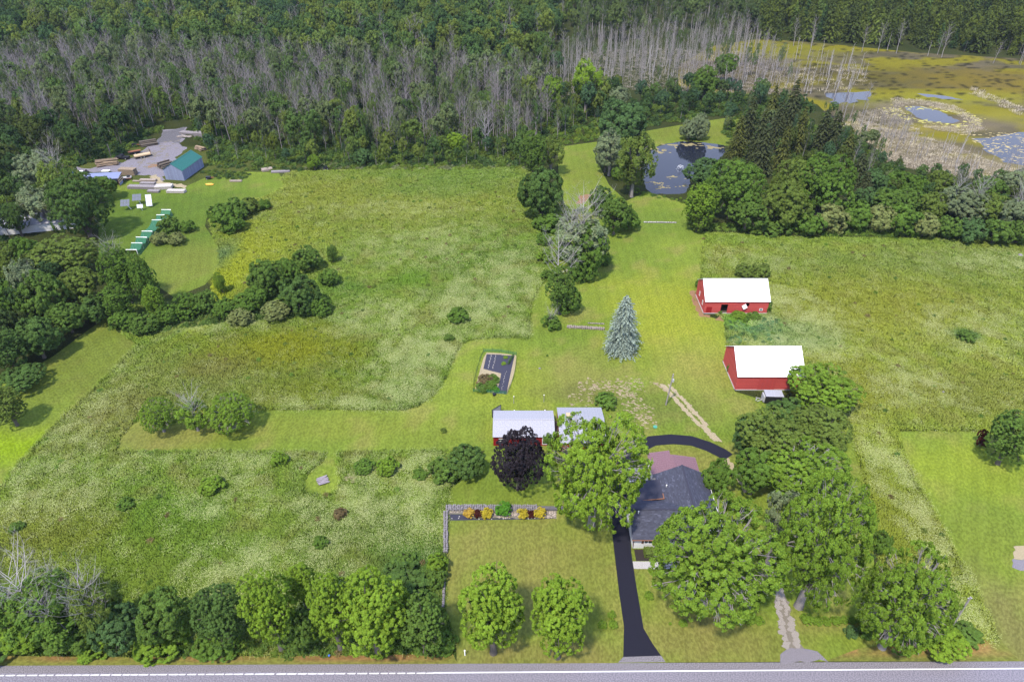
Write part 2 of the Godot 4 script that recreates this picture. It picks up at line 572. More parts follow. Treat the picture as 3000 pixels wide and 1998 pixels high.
func plants() -> void:
	for i in 4:
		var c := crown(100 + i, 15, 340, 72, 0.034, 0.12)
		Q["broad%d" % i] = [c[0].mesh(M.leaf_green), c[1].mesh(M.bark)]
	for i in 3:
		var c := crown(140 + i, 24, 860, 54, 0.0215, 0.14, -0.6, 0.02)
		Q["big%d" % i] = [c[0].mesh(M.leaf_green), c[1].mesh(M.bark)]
	for i in 4:
		var c := crown(150 + i, 22, 860, 56, 0.028, 0.15, -0.85, 0.01, 1.9)
		Q["tall%d" % i] = [c[0].mesh(M.leaf_green), c[1].mesh(M.bark)]
	for i in 3:
		var c := crown(160 + i, 28, 980, 48, 0.0195, 0.32, -0.6, 0.13)
		Q["airy%d" % i] = [c[0].mesh(M.leaf_green), c[1].mesh(M.grey_bark)]
	for i in 3:
		var c := crown(180 + i, 10, 190, 48, 0.060, 0.0, -0.35)
		Q["shrub%d" % i] = [c[0].mesh(M.leaf_green), c[1].mesh(M.bark)]
	for i in 2:
		var c := crown(190 + i, 12, 120, 40, 0.05, 0.7, -0.5, 0.0)
		Q["sparse%d" % i] = [c[0].mesh(M.leaf_green), c[1].mesh(M.grey_bark)]
	for i in 2:      # bare broom of branches in the unit ball: half-dead crowns
		var d := bare(200 + i, 2.0, 1.0, 22, 7, 0.035, 0.28)
		Q["broom%d" % i] = [d[0].mesh(M.pale_bark), d[1].mesh(M.pale_bark)]
	for i in 3:
		var d := bare(210 + i, 1.0, 0.4, 20, 6, 0.016, 0.35)
		Q["bigdead%d" % i] = [d[0].mesh(M.pale_bark), d[1].mesh(M.pale_bark)]
	var tr := MB.new()
	tr.tube([Vector3(0, -0.02, 0), Vector3(0, 0.08, 0), Vector3(0.01, 0.5, 0), Vector3(0, 1, 0)], [1.5, 1.1, 0.95, 0.75], 8, Color(0.9, 0.9, 0.9))
	Q["trunk"] = tr.mesh(M.bark)
	for i in 3:
		Q["spruce%d" % i] = spruce(230 + i, 20.0, 4.9, 24, 15, 18, 0.46, 0.68).mesh(M.needle_dark)
	Q["bluespruce"] = spruce(240, 18.6, 5.0, 34, 24, 26, 0.26, 0.58).mesh(M.needle_blue)
	# woodland trees, in metres, about 16 m tall: [trunk, crown, both in one for the countless far ones]
	for i in 5:
		var c := crown(300 + i, 9, 95, 27, 0.080, 0.1, -0.6)
		var x := Transform3D(Basis.from_scale(Vector3(4, 5.4, 4)), Vector3(0, 10.6, 0))
		wood("leafy%d" % i, c[0], x, 10.0, 0.2, M.bark)
	for i in 5:
		var c := crown(320 + i, 8, 50, 20, 0.080, 0.9, -0.7)
		var x := Transform3D(Basis.from_scale(Vector3(2.1, 5.6, 2.1)), Vector3(0, 10.8, 0))
		wood("thin%d" % i, c[0], x, 14.5, 0.13, M.grey_bark, bare(325 + i, 15.5, 2.6, 13, 4, 0.17, 0.38))
	for i in 6:
		wood("dead%d" % i, null, Transform3D.IDENTITY, 0, 0, M.grey_bark, bare(340 + i, 16.0, 3.1, 19, 6, 0.21, 0.30))
	for i in 4:
		wood("snag%d" % i, null, Transform3D.IDENTITY, 0, 0, M.pale_bark, bare(360 + i, 12.0, 1.3, [3, 8, 12, 5][i], 4, 0.19, 0.4))
	for i in 3:
		var s := spruce(380 + i, 17.0, 4.6, 15, 9, 9, 0.8, 0.72)
		wood("conifer%d" % i, s, Transform3D(Basis.IDENTITY, Vector3(0, 0.8, 0)), 9.0, 0.2, M.bark)
	for i in 2:
		Q["mound%d" % i] = mound(400 + i, 110, 0.24).mesh(M.tint_leaf)
	Q["grass0"] = tuft(410, 20, 0.52, 0.36, 0.075, false).mesh(M.tint_grass)
	Q["grass1"] = tuft(411, 20, 0.52, 0.36, 0.075, false).mesh(M.tint_grass)
	Q["heads"] = tuft(412, 26, 0.95, 0.36, 0.02, true).mesh(M.tint_grass)
	Q["reed"] = tuft(413, 24, 0.9, 0.7, 0.03, false).mesh(M.tint_grass)
	for i in 5:
		var r := rnd(420 + i)
		var s := SphereMesh.new()
		s.radial_segments = 7; s.rings = 3; s.radius = 0.5; s.height = 1.0
		var a := s.get_mesh_arrays()
		var vs: PackedVector3Array = a[Mesh.ARRAY_VERTEX]
		var jit := {}
		for k in vs.size():
			var key := vs[k].snapped(Vector3.ONE * 0.01)
			if not jit.has(key):
				jit[key] = vs[k] * r.randf_range(0.78, 1.12)
			vs[k] = jit[key]
		var b := MB.new()
		var ii: PackedInt32Array = a[Mesh.ARRAY_INDEX]
		for k in range(0, ii.size(), 3):
			var nn := (vs[ii[k + 2]] - vs[ii[k]]).cross(vs[ii[k + 1]] - vs[ii[k]])
			if nn.length() > 1e-6:
				b.tri(vs[ii[k]], vs[ii[k + 1]], vs[ii[k + 2]], nn.normalized(), Color(0.8, 0.8, 0.8))
		Q["stone%d" % i] = b.mesh(M.stone)
		if i == 4:
			Q["pebble"] = b.mesh(M.pebble)

func moved(b: MB, x: Transform3D) -> MB:
	var o := MB.new()
	o.c = b.c
	o.ix = b.ix
	o.v = x * b.v
	var inv := x.basis.inverse().transposed()
	o.n.resize(b.n.size())
	for i in b.n.size():
		o.n[i] = (inv * b.n[i]).normalized()
	return o

func wood(called: String, cr: MB, x: Transform3D, th: float, tw: float, bark: Material, d: Array = []) -> void:
	var t := MB.new()
	if d.size():
		t = d[0]
	else:
		t.tube([Vector3(0, -0.1, 0), Vector3(0, th * 0.5, 0), Vector3(0, th, 0)], [tw, tw * 0.8, tw * 0.4], 5, Color(0.85, 0.85, 0.85))
	var both := ArrayMesh.new()
	var far: Material = M.far_bark if bark == M.bark else (M.far_pale_bark if bark == M.pale_bark else M.far_grey_bark)
	t.mesh(far, both)
	var o := {"trunk": t.mesh(bark)}
	if d.size():
		d[1].mesh(far, both)
		o["branches"] = d[1].mesh(bark)
	if cr:
		var c := moved(cr, x)
		c.mesh(M.tint_leaf, both)
		o["crown"] = c.mesh(M.leaf_green)
	o["both"] = both
	Q[called] = o

var pick := 0
func tree(kind: String, x: float, z: float, R: float, Rv: float, hc: float, lm: String, label: String, group := "", called := "leafy_tree", category := "tree") -> Node3D:
	pick += 1
	var many: int = {"broad": 4, "big": 3, "airy": 3, "shrub": 3, "sparse": 2}[kind]
	var m: Array = Q["%s%d" % [kind, pick % many]]
	var sy := Rv
	if Rv > 1.45 * R and (kind == "broad" or kind == "big"):
		m = Q["tall%d" % (pick % 4)]
		sy = Rv / 1.9
	var o := thing(called, label, category, Vector3(x, 0, z), fmod(pick * 2.17, TAU), group)
	var bark: Material = M.grey_bark if kind == "airy" or kind == "sparse" else M.bark
	if kind != "shrub":
		var w := 0.028 * (R + Rv) + 0.05
		part(o, "trunk", Q.trunk, bark, Transform3D(Basis.from_scale(Vector3(w, maxf(hc - 0.25 * Rv, 0.5), w)), Vector3.ZERO))
	var cx := Transform3D(Basis.from_scale(Vector3(R, sy, R)), Vector3(0, hc, 0))
	part(o, "limbs" if kind != "shrub" else "stems", m[1], bark, cx)
	part(o, "crown" if kind != "shrub" else "foliage", m[0], M[lm], cx)
	return o

func broom(o: Node3D, R: float, h: float, at := Vector3.ZERO, turn := 0.0) -> void:       # dead grey branches that stand out of a crown
	pick += 1
	var m: Array = Q["broom%d" % (pick % 2)]
	part(o, "dead_branches", m[1], M.pale_bark, Transform3D(Basis(Vector3.UP, turn).scaled(Vector3(R, h, R)), at))


# ---- ground -------------------------------------------------------------------------------------------------

var meadow_w := PackedVector2Array([Vector2(-101.7, -94.6), Vector2(-107.6, -149.3), Vector2(-105.1, -158.9), Vector2(-84.3, -161.2), Vector2(-89.8, -183.6), Vector2(-105.0, -217.7), Vector2(-89.1, -236.3), Vector2(-87.8, -255.3), Vector2(4.0, -263.1), Vector2(18.2, -224.8), Vector2(16.0, -178.2), Vector2(12.8, -146.3), Vector2(-4.3, -105.7), Vector2(-6.9, -100.6), Vector2(-11.9, -87.9), Vector2(-10.9, -65.8), Vector2(-8.9, -57.7), Vector2(-79.2, -57.7)])
var meadow_e := PackedVector2Array([Vector2(62.1, -203.3), Vector2(87.8, -199.6), Vector2(164.5, -197.4), Vector2(110.6, -109.1), Vector2(99.3, -108.1), Vector2(83.6, -108.4), Vector2(80.7, -99.3), Vector2(79.7, -85.8), Vector2(78.4, -71.5), Vector2(77.3, -61.9), Vector2(76.8, -59.8), Vector2(64.1, -59.0), Vector2(61.7, -65.8), Vector2(65.6, -78.8), Vector2(72.7, -107.0), Vector2(67.3, -120.7), Vector2(52.1, -123.9), Vector2(53.0, -133.1), Vector2(56.7, -150.7), Vector2(51.2, -161.2)])
var lawn_main := PackedVector2Array([Vector2(19.5, -283.0), Vector2(36.6, -289.5), Vector2(34.9, -262.2), Vector2(36.4, -242.4), Vector2(40.9, -227.8), Vector2(50.1, -236.3), Vector2(62.1, -224.8), Vector2(60.6, -204.3), Vector2(62.9, -203.0), Vector2(55.1, -173.1), Vector2(50.7, -161.2), Vector2(51.8, -153.5), Vector2(56.4, -150.7), Vector2(52.9, -133.1), Vector2(51.5, -121.5), Vector2(58.4, -117.7), Vector2(73.6, -109.1), Vector2(66.9, -83.7), Vector2(62.2, -71.5), Vector2(61.0, -64.2), Vector2(59.5, -57.9), Vector2(48.3, -56.8), Vector2(21.6, -56.6), Vector2(8.2, -56.4), Vector2(-8.5, -56.3), Vector2(-8.6, -58.2), Vector2(-11.1, -66.6), Vector2(-12.0, -85.8), Vector2(-12.4, -91.1), Vector2(-9.0, -97.5), Vector2(-5.6, -102.3), Vector2(-16.0, -102.3), Vector2(-36.3, -101.9), Vector2(-35.9, -98.7), Vector2(-34.0, -94.6), Vector2(-34.1, -91.4), Vector2(-36.9, -89.9), Vector2(-40.2, -91.1), Vector2(-41.4, -94.0), Vector2(-40.3, -97.1), Vector2(-38.5, -99.6), Vector2(-38.7, -101.8), Vector2(-61.2, -102.2), Vector2(-82.2, -102.2), Vector2(-83.4, -105.7), Vector2(-82.8, -110.0), Vector2(-81.8, -112.3), Vector2(-75.3, -114.7), Vector2(-59.9, -115.2), Vector2(-41.5, -115.2), Vector2(-24.0, -115.0), Vector2(-20.8, -116.6), Vector2(-17.7, -120.7), Vector2(-15.4, -127.2), Vector2(-14.3, -134.9), Vector2(-12.9, -140.1), Vector2(-9.7, -142.5), Vector2(-3.0, -143.1), Vector2(4.3, -142.5), Vector2(5.3, -158.9), Vector2(7.9, -168.2), Vector2(10.8, -173.1), Vector2(17.0, -195.0), Vector2(18.7, -221.2), Vector2(18.0, -253.1)])
var lawn_pond := PackedVector2Array([Vector2(58.1, -302.5), Vector2(76.2, -311.5), Vector2(105.5, -324.2), Vector2(109.7, -310.3), Vector2(96.8, -284.6), Vector2(87.5, -284.6), Vector2(73.7, -289.5), Vector2(63.7, -286.2), Vector2(58.0, -279.4)])
var lawn_west := PackedVector2Array([Vector2(-108.8, -152.8), Vector2(-105.1, -149.3), Vector2(-100.3, -144.7), Vector2(-95.2, -140.1), Vector2(-96.2, -130.5), Vector2(-97.6, -121.5), Vector2(-99.1, -114.0), Vector2(-100.1, -106.4), Vector2(-100.6, -99.3), Vector2(-100.6, -84.7), Vector2(-108.7, -84.7), Vector2(-136.5, -124.7), Vector2(-118.0, -126.3), Vector2(-113.5, -134.9), Vector2(-110.6, -146.3)])
var lawn_north := PackedVector2Array([Vector2(-146.6, -224.8), Vector2(-149.4, -240.4), Vector2(-145.0, -246.6), Vector2(-124.3, -236.3), Vector2(-116.8, -250.9), Vector2(-104.8, -255.3), Vector2(-91.1, -254.9), Vector2(-84.6, -240.4), Vector2(-90.6, -230.5), Vector2(-101.8, -226.7), Vector2(-106.3, -221.2), Vector2(-102.5, -207.5), Vector2(-94.1, -195.0), Vector2(-89.2, -183.6), Vector2(-88.0, -175.6), Vector2(-88.6, -169.4), Vector2(-94.6, -162.5), Vector2(-101.2, -168.2), Vector2(-113.6, -183.6), Vector2(-126.2, -183.6)])
var lawn_east := PackedVector2Array([Vector2(83.1, -108.1), Vector2(90.1, -108.4), Vector2(99.3, -108.1), Vector2(105.5, -109.1), Vector2(126.2, -109.1), Vector2(89.8, -56.8), Vector2(77.7, -56.8), Vector2(77.2, -60.4), Vector2(78.1, -68.2), Vector2(79.3, -78.8), Vector2(79.9, -89.5), Vector2(81.0, -99.9)])
var verge := PackedVector2Array([Vector2(-83.2, -57.7), Vector2(-59.0, -57.5), Vector2(-32.1, -57.7), Vector2(-9.2, -58.0), Vector2(-8.3, -56.4), Vector2(-38.4, -56.2), Vector2(-82.1, -55.9)])
var verge_e := PackedVector2Array([Vector2(48.0, -56.8), Vector2(54.6, -59.0), Vector2(63.1, -59.7), Vector2(77.2, -60.4), Vector2(78.1, -56.8)])
var swamp := PackedVector2Array([Vector2(97.9, -420.5), Vector2(130.4, -470.8), Vector2(167.9, -492.6), Vector2(206.0, -477.1), Vector2(251.4, -453.0), Vector2(310.3, -436.2), Vector2(345.2, -430.9), Vector2(211.6, -236.3), Vector2(192.0, -242.4), Vector2(171.4, -250.9), Vector2(151.4, -262.2), Vector2(148.9, -304.3), Vector2(151.5, -343.5), Vector2(135.9, -362.4), Vector2(104.3, -362.4), Vector2(88.7, -374.5)])
var pond := PackedVector2Array([Vector2(59.1, -280.9), Vector2(65.7, -286.8), Vector2(73.8, -290.0), Vector2(83.0, -288.9), Vector2(90.2, -285.2), Vector2(88.9, -276.8), Vector2(83.4, -267.9), Vector2(76.3, -259.9), Vector2(68.7, -248.7), Vector2(63.3, -234.4), Vector2(57.6, -233.6), Vector2(51.4, -234.7), Vector2(49.7, -237.9), Vector2(50.4, -250.9), Vector2(53.6, -266.9)])

var patches: Array = []
var seed_spots: Array = []

func bump(p: Vector2, c: Vector2, rx: float, rz: float) -> float:
	var d := Vector2((p.x - c.x) / rx, (p.y - c.y) / rz).length()
	return clampf(1.45 - d + N2.get_noise_2dv(p) * 0.5, 0.0, 1.0) if d < 2.0 else 0.0

func setup_patches() -> void:
	patches = [
		[Vector2(-58.41, -137.64), 21.0, 10.0, Color(0.135, 0.150, 0.012), 0.9],
		[Vector2(-47.90, -121.52), 14.0, 6.0, Color(0.118, 0.140, 0.016), 0.7],
		[Vector2(-83.36, -178.24), 9.0, 26.0, Color(0.185, 0.215, 0.016), 0.9],
		[Vector2(-77.16, -195.01), 16.0, 15.0, Color(0.165, 0.190, 0.022), 0.7],
		[Vector2(-51.65, -232.40), 60.0, 28.0, Color(0.150, 0.165, 0.026), 0.65],
		[Vector2(-21.42, -253.10), 40.0, 8.0, Color(0.095, 0.150, 0.026), 0.8],
		[Vector2(-28.69, -240.36), 22.0, 9.0, Color(0.085, 0.140, 0.026), 0.7],
		[Vector2(-89.89, -187.75), 4.0, 9.0, Color(0.060, 0.105, 0.042), 0.8],
		[Vector2(-29.50, -173.11), 6.0, 5.0, Color(0.085, 0.155, 0.018), 0.9],
		[Vector2(-48.23, -168.18), 9.0, 5.0, Color(0.075, 0.135, 0.022), 0.9],
		[Vector2(-68.66, -84.21), 13.0, 8.0, Color(0.080, 0.145, 0.018), 0.85],
		[Vector2(-55.40, -76.91), 11.0, 7.0, Color(0.080, 0.140, 0.018), 0.8],
		[Vector2(-74.57, -75.08), 16.0, 8.0, Color(0.095, 0.140, 0.018), 0.75],
		[Vector2(-56.05, -70.69), 13.0, 5.0, Color(0.090, 0.135, 0.018), 0.7],
		[Vector2(-87.49, -81.70), 14.0, 10.0, Color(0.110, 0.120, 0.020), 0.6],
		[Vector2(-77.26, -124.70), 22.0, 12.0, Color(0.110, 0.128, 0.030), 0.6],
		[Vector2(-70.85, -129.68), 7.0, 4.0, Color(0.110, 0.105, 0.030), 0.5],
		[Vector2(-88.77, -112.55), 10.0, 10.0, Color(0.120, 0.120, 0.035), 0.6],
		[Vector2(-18.40, -71.54), 10.0, 9.0, Color(0.050, 0.100, 0.024), 0.75],
		[Vector2(-31.46, -80.72), 9.0, 6.0, Color(0.075, 0.110, 0.024), 0.6],
		[Vector2(64.46, -148.67), 8.5, 7.0, Color(0.090, 0.165, 0.060), 1.0],
		[Vector2(75.87, -145.26), 9.0, 6.5, Color(0.110, 0.170, 0.062), 0.9],
		[Vector2(60.61, -151.35), 5.0, 3.5, Color(0.105, 0.210, 0.026), 0.9],
		[Vector2(115.96, -199.56), 120.0, 6.0, Color(0.115, 0.175, 0.026), 0.8],
		[Vector2(135.66, -183.59), 60.0, 12.0, Color(0.100, 0.140, 0.030), 0.6],
		[Vector2(98.60, -158.90), 30.0, 16.0, Color(0.160, 0.165, 0.024), 0.6],
		[Vector2(78.90, -124.70), 12.0, 10.0, Color(0.135, 0.140, 0.018), 0.6],
		[Vector2(71.34, -83.70), 8.0, 12.0, Color(0.135, 0.150, 0.020), 0.6],
		[Vector2(117.61, -144.28), 3.6, 2.6, Color(0.055, 0.115, 0.040), 1.0],
		[Vector2(107.74, -121.52), 22.0, 9.0, Color(0.125, 0.135, 0.030), 0.6],
	]
	seed_spots = [
		[Vector2(-20.08, -134.92), 12.0, 12.0, 1.0], [Vector2(-25.00, -123.10), 12.0, 5.0, 1.0], [Vector2(-11.62, -158.90), 13.0, 14.0, 0.9], [Vector2(-0.89, -173.11), 9.0, 16.0, 0.9],
		[Vector2(0.91, -148.27), 6.0, 5.0, 1.0], [Vector2(-36.91, -152.40), 12.0, 9.0, 0.6], [Vector2(-36.96, -116.93), 16.0, 4.0, 0.7], [Vector2(-24.52, -195.01), 24.0, 16.0, 0.4], [Vector2(-42.14, -221.20), 30.0, 8.0, 0.35],
		[Vector2(-49.87, -100.56), 34.0, 4.0, 0.55], [Vector2(-46.52, -73.29), 10.0, 6.0, 0.8], [Vector2(-27.77, -86.80), 14.0, 10.0, 0.55], [Vector2(-18.12, -88.94), 7.0, 9.0, 0.8], [Vector2(-32.79, -75.99), 8.0, 8.0, 0.6], [Vector2(-19.02, -96.90), 7.0, 4.0, 0.8], [Vector2(-55.62, -91.14), 9.0, 6.0, 0.5],
		[Vector2(-91.80, -92.26), 16.0, 9.0, 0.5], [Vector2(-94.02, -109.75), 6.0, 18.0, 0.5], [Vector2(-89.21, -149.28), 26.0, 4.0, 0.5],
		[Vector2(74.16, -161.15), 9.0, 7.0, 0.9], [Vector2(78.36, -152.40), 12.0, 5.0, 1.0], [Vector2(78.99, -138.56), 8.0, 6.0, 0.8], [Vector2(67.57, -140.44), 12.0, 3.0, 0.9], [Vector2(92.16, -124.70), 10.0, 8.0, 0.7], [Vector2(72.95, -127.99), 6.0, 5.0, 0.6],
		[Vector2(75.83, -99.33), 5.0, 14.0, 0.9], [Vector2(76.38, -85.76), 4.0, 8.0, 1.0], [Vector2(75.79, -75.08), 4.0, 8.0, 1.0], [Vector2(74.99, -66.55), 4.0, 7.0, 1.0], [Vector2(126.04, -146.25), 20.0, 12.0, 0.5], [Vector2(148.92, -183.59), 25.0, 9.0, 0.5], [Vector2(72.01, -183.59), 20.0, 8.0, 0.35],
	]

func meadow_color(p: Vector2) -> Color:
	var a := clampf(N1.get_noise_2dv(p) * 1.1 + 0.5, 0, 1)
	var b := clampf(N2.get_noise_2dv(p) * 1.2 + 0.5, 0, 1)
	var c := Color(0.086, 0.142, 0.020).lerp(Color(0.122, 0.176, 0.026), a)
	if p.x > 38.0:
		c = Color(0.126, 0.172, 0.024).lerp(Color(0.165, 0.204, 0.030), a)
	var d := N3.get_noise_2dv(p * 0.55)
	c = c.lerp(Color(0.175, 0.190, 0.060), 0.40 * smoothstep(0.05, 0.45, d))
	c = c.lerp(Color(0.072, 0.108, 0.022), 0.40 * smoothstep(0.10, 0.5, -d))
	c = c.lerp(Color(0.070, 0.105, 0.022), 0.35 * smoothstep(0.62, 0.95, b))
	c = c.lerp(Color(0.120, 0.105, 0.035), 0.32 * smoothstep(0.72, 0.98, 1.0 - b))
	for q in patches:
		var k := bump(p, q[0], q[1], q[2])
		if k > 0.0:
			c = c.lerp(q[3], k * q[4])
	return c

func seeds(p: Vector2) -> float:
	var s := 0.05
	for q in seed_spots:
		s = maxf(s, bump(p, q[0], q[1], q[2]) * q[3])
	var f := N3.get_noise_2dv(p) * 0.9 + N2.get_noise_2dv(p * 1.7) * 0.6
	return clampf(s * (0.55 + f * 1.5), 0.0, 1.0)

func lawn_color(p: Vector2) -> Color:
	var a := clampf(N1.get_noise_2dv(p * 1.5 + Vector2(300, 0)) + 0.5, 0, 1)
	var b := clampf(N2.get_noise_2dv(p * 1.3 + Vector2(0, 90)) * 1.1 + 0.5, 0, 1)
	var d := clampf(N3.get_noise_2dv(p * 1.2) + 0.5, 0, 1)
	var c := Color(0.112, 0.160, 0.024).lerp(Color(0.152, 0.196, 0.030), a)
	c = c.lerp(Color(0.190, 0.170, 0.056), 0.55 * smoothstep(0.60, 1.0, b))
	c = c.lerp(Color(0.098, 0.135, 0.024), 0.35 * smoothstep(0.6, 1.0, 1.0 - b))
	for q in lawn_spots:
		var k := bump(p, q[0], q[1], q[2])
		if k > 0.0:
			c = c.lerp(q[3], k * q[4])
	return c * (0.92 + 0.16 * d)

var lawn_spots: Array = [
	[Vector2(41.49, -154.53), 15.0, 20.0, Color(0.205, 0.225, 0.026), 0.8], [Vector2(43.90, -127.99), 9.0, 12.0, Color(0.195, 0.190, 0.048), 0.7], [Vector2(1.31, -121.52), 10.0, 12.0, Color(0.165, 0.195, 0.026), 0.7],
	[Vector2(15.88, -127.99), 9.0, 10.0, Color(0.175, 0.170, 0.048), 0.7], [Vector2(33.63, -116.93), 10.0, 6.0, Color(0.105, 0.125, 0.030), 0.7], [Vector2(17.30, -120.74), 10.0, 4.0, Color(0.112, 0.120, 0.034), 0.8],
	[Vector2(2.50, -74.18), 17.0, 12.0, Color(0.158, 0.150, 0.042), 0.75], [Vector2(29.07, -60.41), 14.0, 5.0, Color(0.165, 0.145, 0.048), 0.7], [Vector2(4.26, -58.25), 16.0, 2.5, Color(0.155, 0.125, 0.045), 0.6], [Vector2(-4.79, -90.03), 12.0, 4.0, Color(0.112, 0.150, 0.022), 0.7],
	[Vector2(47.39, -210.80), 20.0, 12.0, Color(0.105, 0.155, 0.026), 0.8], [Vector2(25.81, -253.10), 10.0, 25.0, Color(0.130, 0.160, 0.030), 0.7], [Vector2(-49.51, -109.06), 40.0, 5.0, Color(0.145, 0.160, 0.028), 0.5], [Vector2(-77.17, -105.69), 12.0, 5.0, Color(0.155, 0.150, 0.045), 0.7],
	[Vector2(-104.00, -133.14), 14.0, 20.0, Color(0.105, 0.128, 0.024), 0.8], [Vector2(-101.86, -103.73), 11.0, 5.0, Color(0.150, 0.220, 0.012), 0.95], [Vector2(-121.38, -207.49), 40.0, 40.0, Color(0.070, 0.115, 0.020), 0.85], [Vector2(-99.06, -183.59), 12.0, 12.0, Color(0.125, 0.140, 0.030), 0.7],  # west strip and wide north spot: partly cloud shade put into the grass colour
	[Vector2(89.66, -96.90), 14.0, 8.0, Color(0.175, 0.220, 0.026), 0.8], [Vector2(87.87, -78.79), 9.0, 9.0, Color(0.125, 0.160, 0.026), 0.7], [Vector2(81.02, -63.41), 5.0, 9.0, Color(0.150, 0.135, 0.050), 0.8], [Vector2(82.58, -304.26), 30.0, 20.0, Color(0.120, 0.140, 0.026), 0.8],
	[Vector2(34.54, -101.82), 12.0, 4.0, Color(0.165, 0.155, 0.040), 0.6],
]

func sheet(called: String, poly: PackedVector2Array, y: float, material: Material, colour: Callable, cell: float, turn := 0.0, gain := 1.0) -> MeshInstance3D:
	var b := MB.new()
	var lo := poly[0]
	var hi := poly[0]
	for p in poly:
		lo = lo.min(p); hi = hi.max(p)
	var cache := {}
	var nx := int(ceil((hi.x - lo.x) / cell))
	var nz := int(ceil((hi.y - lo.y) / cell))
	for i in nx:
		for j in nz:
			var o := lo + Vector2(i, j) * cell
			var sq := PackedVector2Array([o, o + Vector2(cell, 0), o + Vector2(cell, cell), o + Vector2(0, cell)])
			var got := Geometry2D.intersect_polygons(sq, poly)
			for g in got:
				var tr := Geometry2D.triangulate_polygon(g)
				var k := b.v.size()
				for p in g:
					b.v.append(Vector3(p.x, y, p.y))
					b.n.append(Vector3.UP)
					b.t.append(p.rotated(turn))
					if colour != plain:
						var key := Vector2i((p * 20.0).round())
						if not cache.has(key):
							cache[key] = colour.call(p) * gain
						b.c.append(cache[key])
					else:
						b.c.append(Color.WHITE)
				for q in range(0, tr.size(), 3):
					var a := g[tr[q]]
					if (g[tr[q + 1]] - a).cross(g[tr[q + 2]] - a) > 0.0:
						b.ix.append_array([k + tr[q], k + tr[q + 1], k + tr[q + 2]])
					else:
						b.ix.append_array([k + tr[q], k + tr[q + 2], k + tr[q + 1]])
	return structure(called, b.mesh(material))

func ragged(poly: PackedVector2Array, amount: float, step: float, sd: int) -> PackedVector2Array:   # an outline with an uneven edge
	var out := PackedVector2Array()
	for i in poly.size():
		var a := poly[i]
		var e := poly[(i + 1) % poly.size()]
		var k := maxi(1, int(a.distance_to(e) / step))
		for j in k:
			var p := a.lerp(e, float(j) / k)
			out.append(p + Vector2(N2.get_noise_2d(p.x * 6 + sd, p.y * 6), N2.get_noise_2d(p.y * 6, p.x * 6 + sd)) * amount)
	return out

func blob(at: Vector2, rx: float, rz: float, sd: int, turn := 0.0) -> PackedVector2Array:
	var out := PackedVector2Array()
	var r := rnd(sd)
	for i in 12:
		var a := TAU * i / 12.0
		out.append(at + (Vector2(cos(a) * rx, sin(a) * rz) * r.randf_range(0.65, 1.15)).rotated(turn))
	return out

func flat(b: MB, poly: PackedVector2Array, y: float) -> void:
	var tr := Geometry2D.triangulate_polygon(poly)
	for q in range(0, tr.size(), 3):
		var p := [poly[tr[q]], poly[tr[q + 1]], poly[tr[q + 2]]]
		b.tri(Vector3(p[0].x, y, p[0].y), Vector3(p[1].x, y, p[1].y), Vector3(p[2].x, y, p[2].y), Vector3.UP, Color.WHITE)

func ribbon(line: PackedVector2Array, w: float) -> PackedVector2Array:
	var a := PackedVector2Array()
	var e := PackedVector2Array()
	for i in line.size():
		var d := (line[mini(i + 1, line.size() - 1)] - line[maxi(i - 1, 0)]).normalized().orthogonal() * w * 0.5
		a.append(line[i] + d)
		e.append(line[i] - d)
	e.reverse()
	a.append_array(e)
	return a

func inside(p: Vector2, poly: PackedVector2Array) -> bool:
	return Geometry2D.is_point_in_polygon(p, poly)

func ground_color(p: Vector2) -> Color:
	if inside(p, meadow_w) or inside(p, meadow_e):
		return meadow_color(p) * 4.0
	var a := clampf(N2.get_noise_2dv(p) + 0.5, 0, 1)
	if p.y > -285.0 and p.y < -225.0 and p.x < -85.0:
		return Color(0.070, 0.092, 0.022).lerp(Color(0.105, 0.120, 0.030), a) * 4.0
	return Color(0.034, 0.048, 0.014).lerp(Color(0.060, 0.068, 0.022), a) * 4.0

func swamp_color(p: Vector2) -> Color:
	var a := clampf(N1.get_noise_2d(p.x * 0.9, p.y * 2.0) + 0.5, 0, 1)
	var b := clampf(N2.get_noise_2d(p.x * 0.5, p.y * 1.1) * 1.1 + 0.5, 0, 1)
	var tan_ := Color(0.26, 0.22, 0.13)
	var yel := Color(0.38, 0.34, 0.035)
	var brown := Color(0.185, 0.165, 0.085)
	var c := brown.lerp(tan_, b)
	c = c.lerp(yel, smoothstep(0.42, 0.62, a))
	for q in swamp_spots:
		var k := bump(p, q[0], q[1], q[2])
		if k > 0.0:
			c = c.lerp(q[3], k * q[4])
	var v := absf(N2.get_noise_2d(p.x * 0.9 + 50, p.y * 2.4))      # narrow dark channels between the mats
	if p.y < -345.0 and p.x > 150.0:
		c = c.lerp(Color(0.035, 0.035, 0.02), 0.85 * (1.0 - smoothstep(0.02, 0.07, v)))
	return c

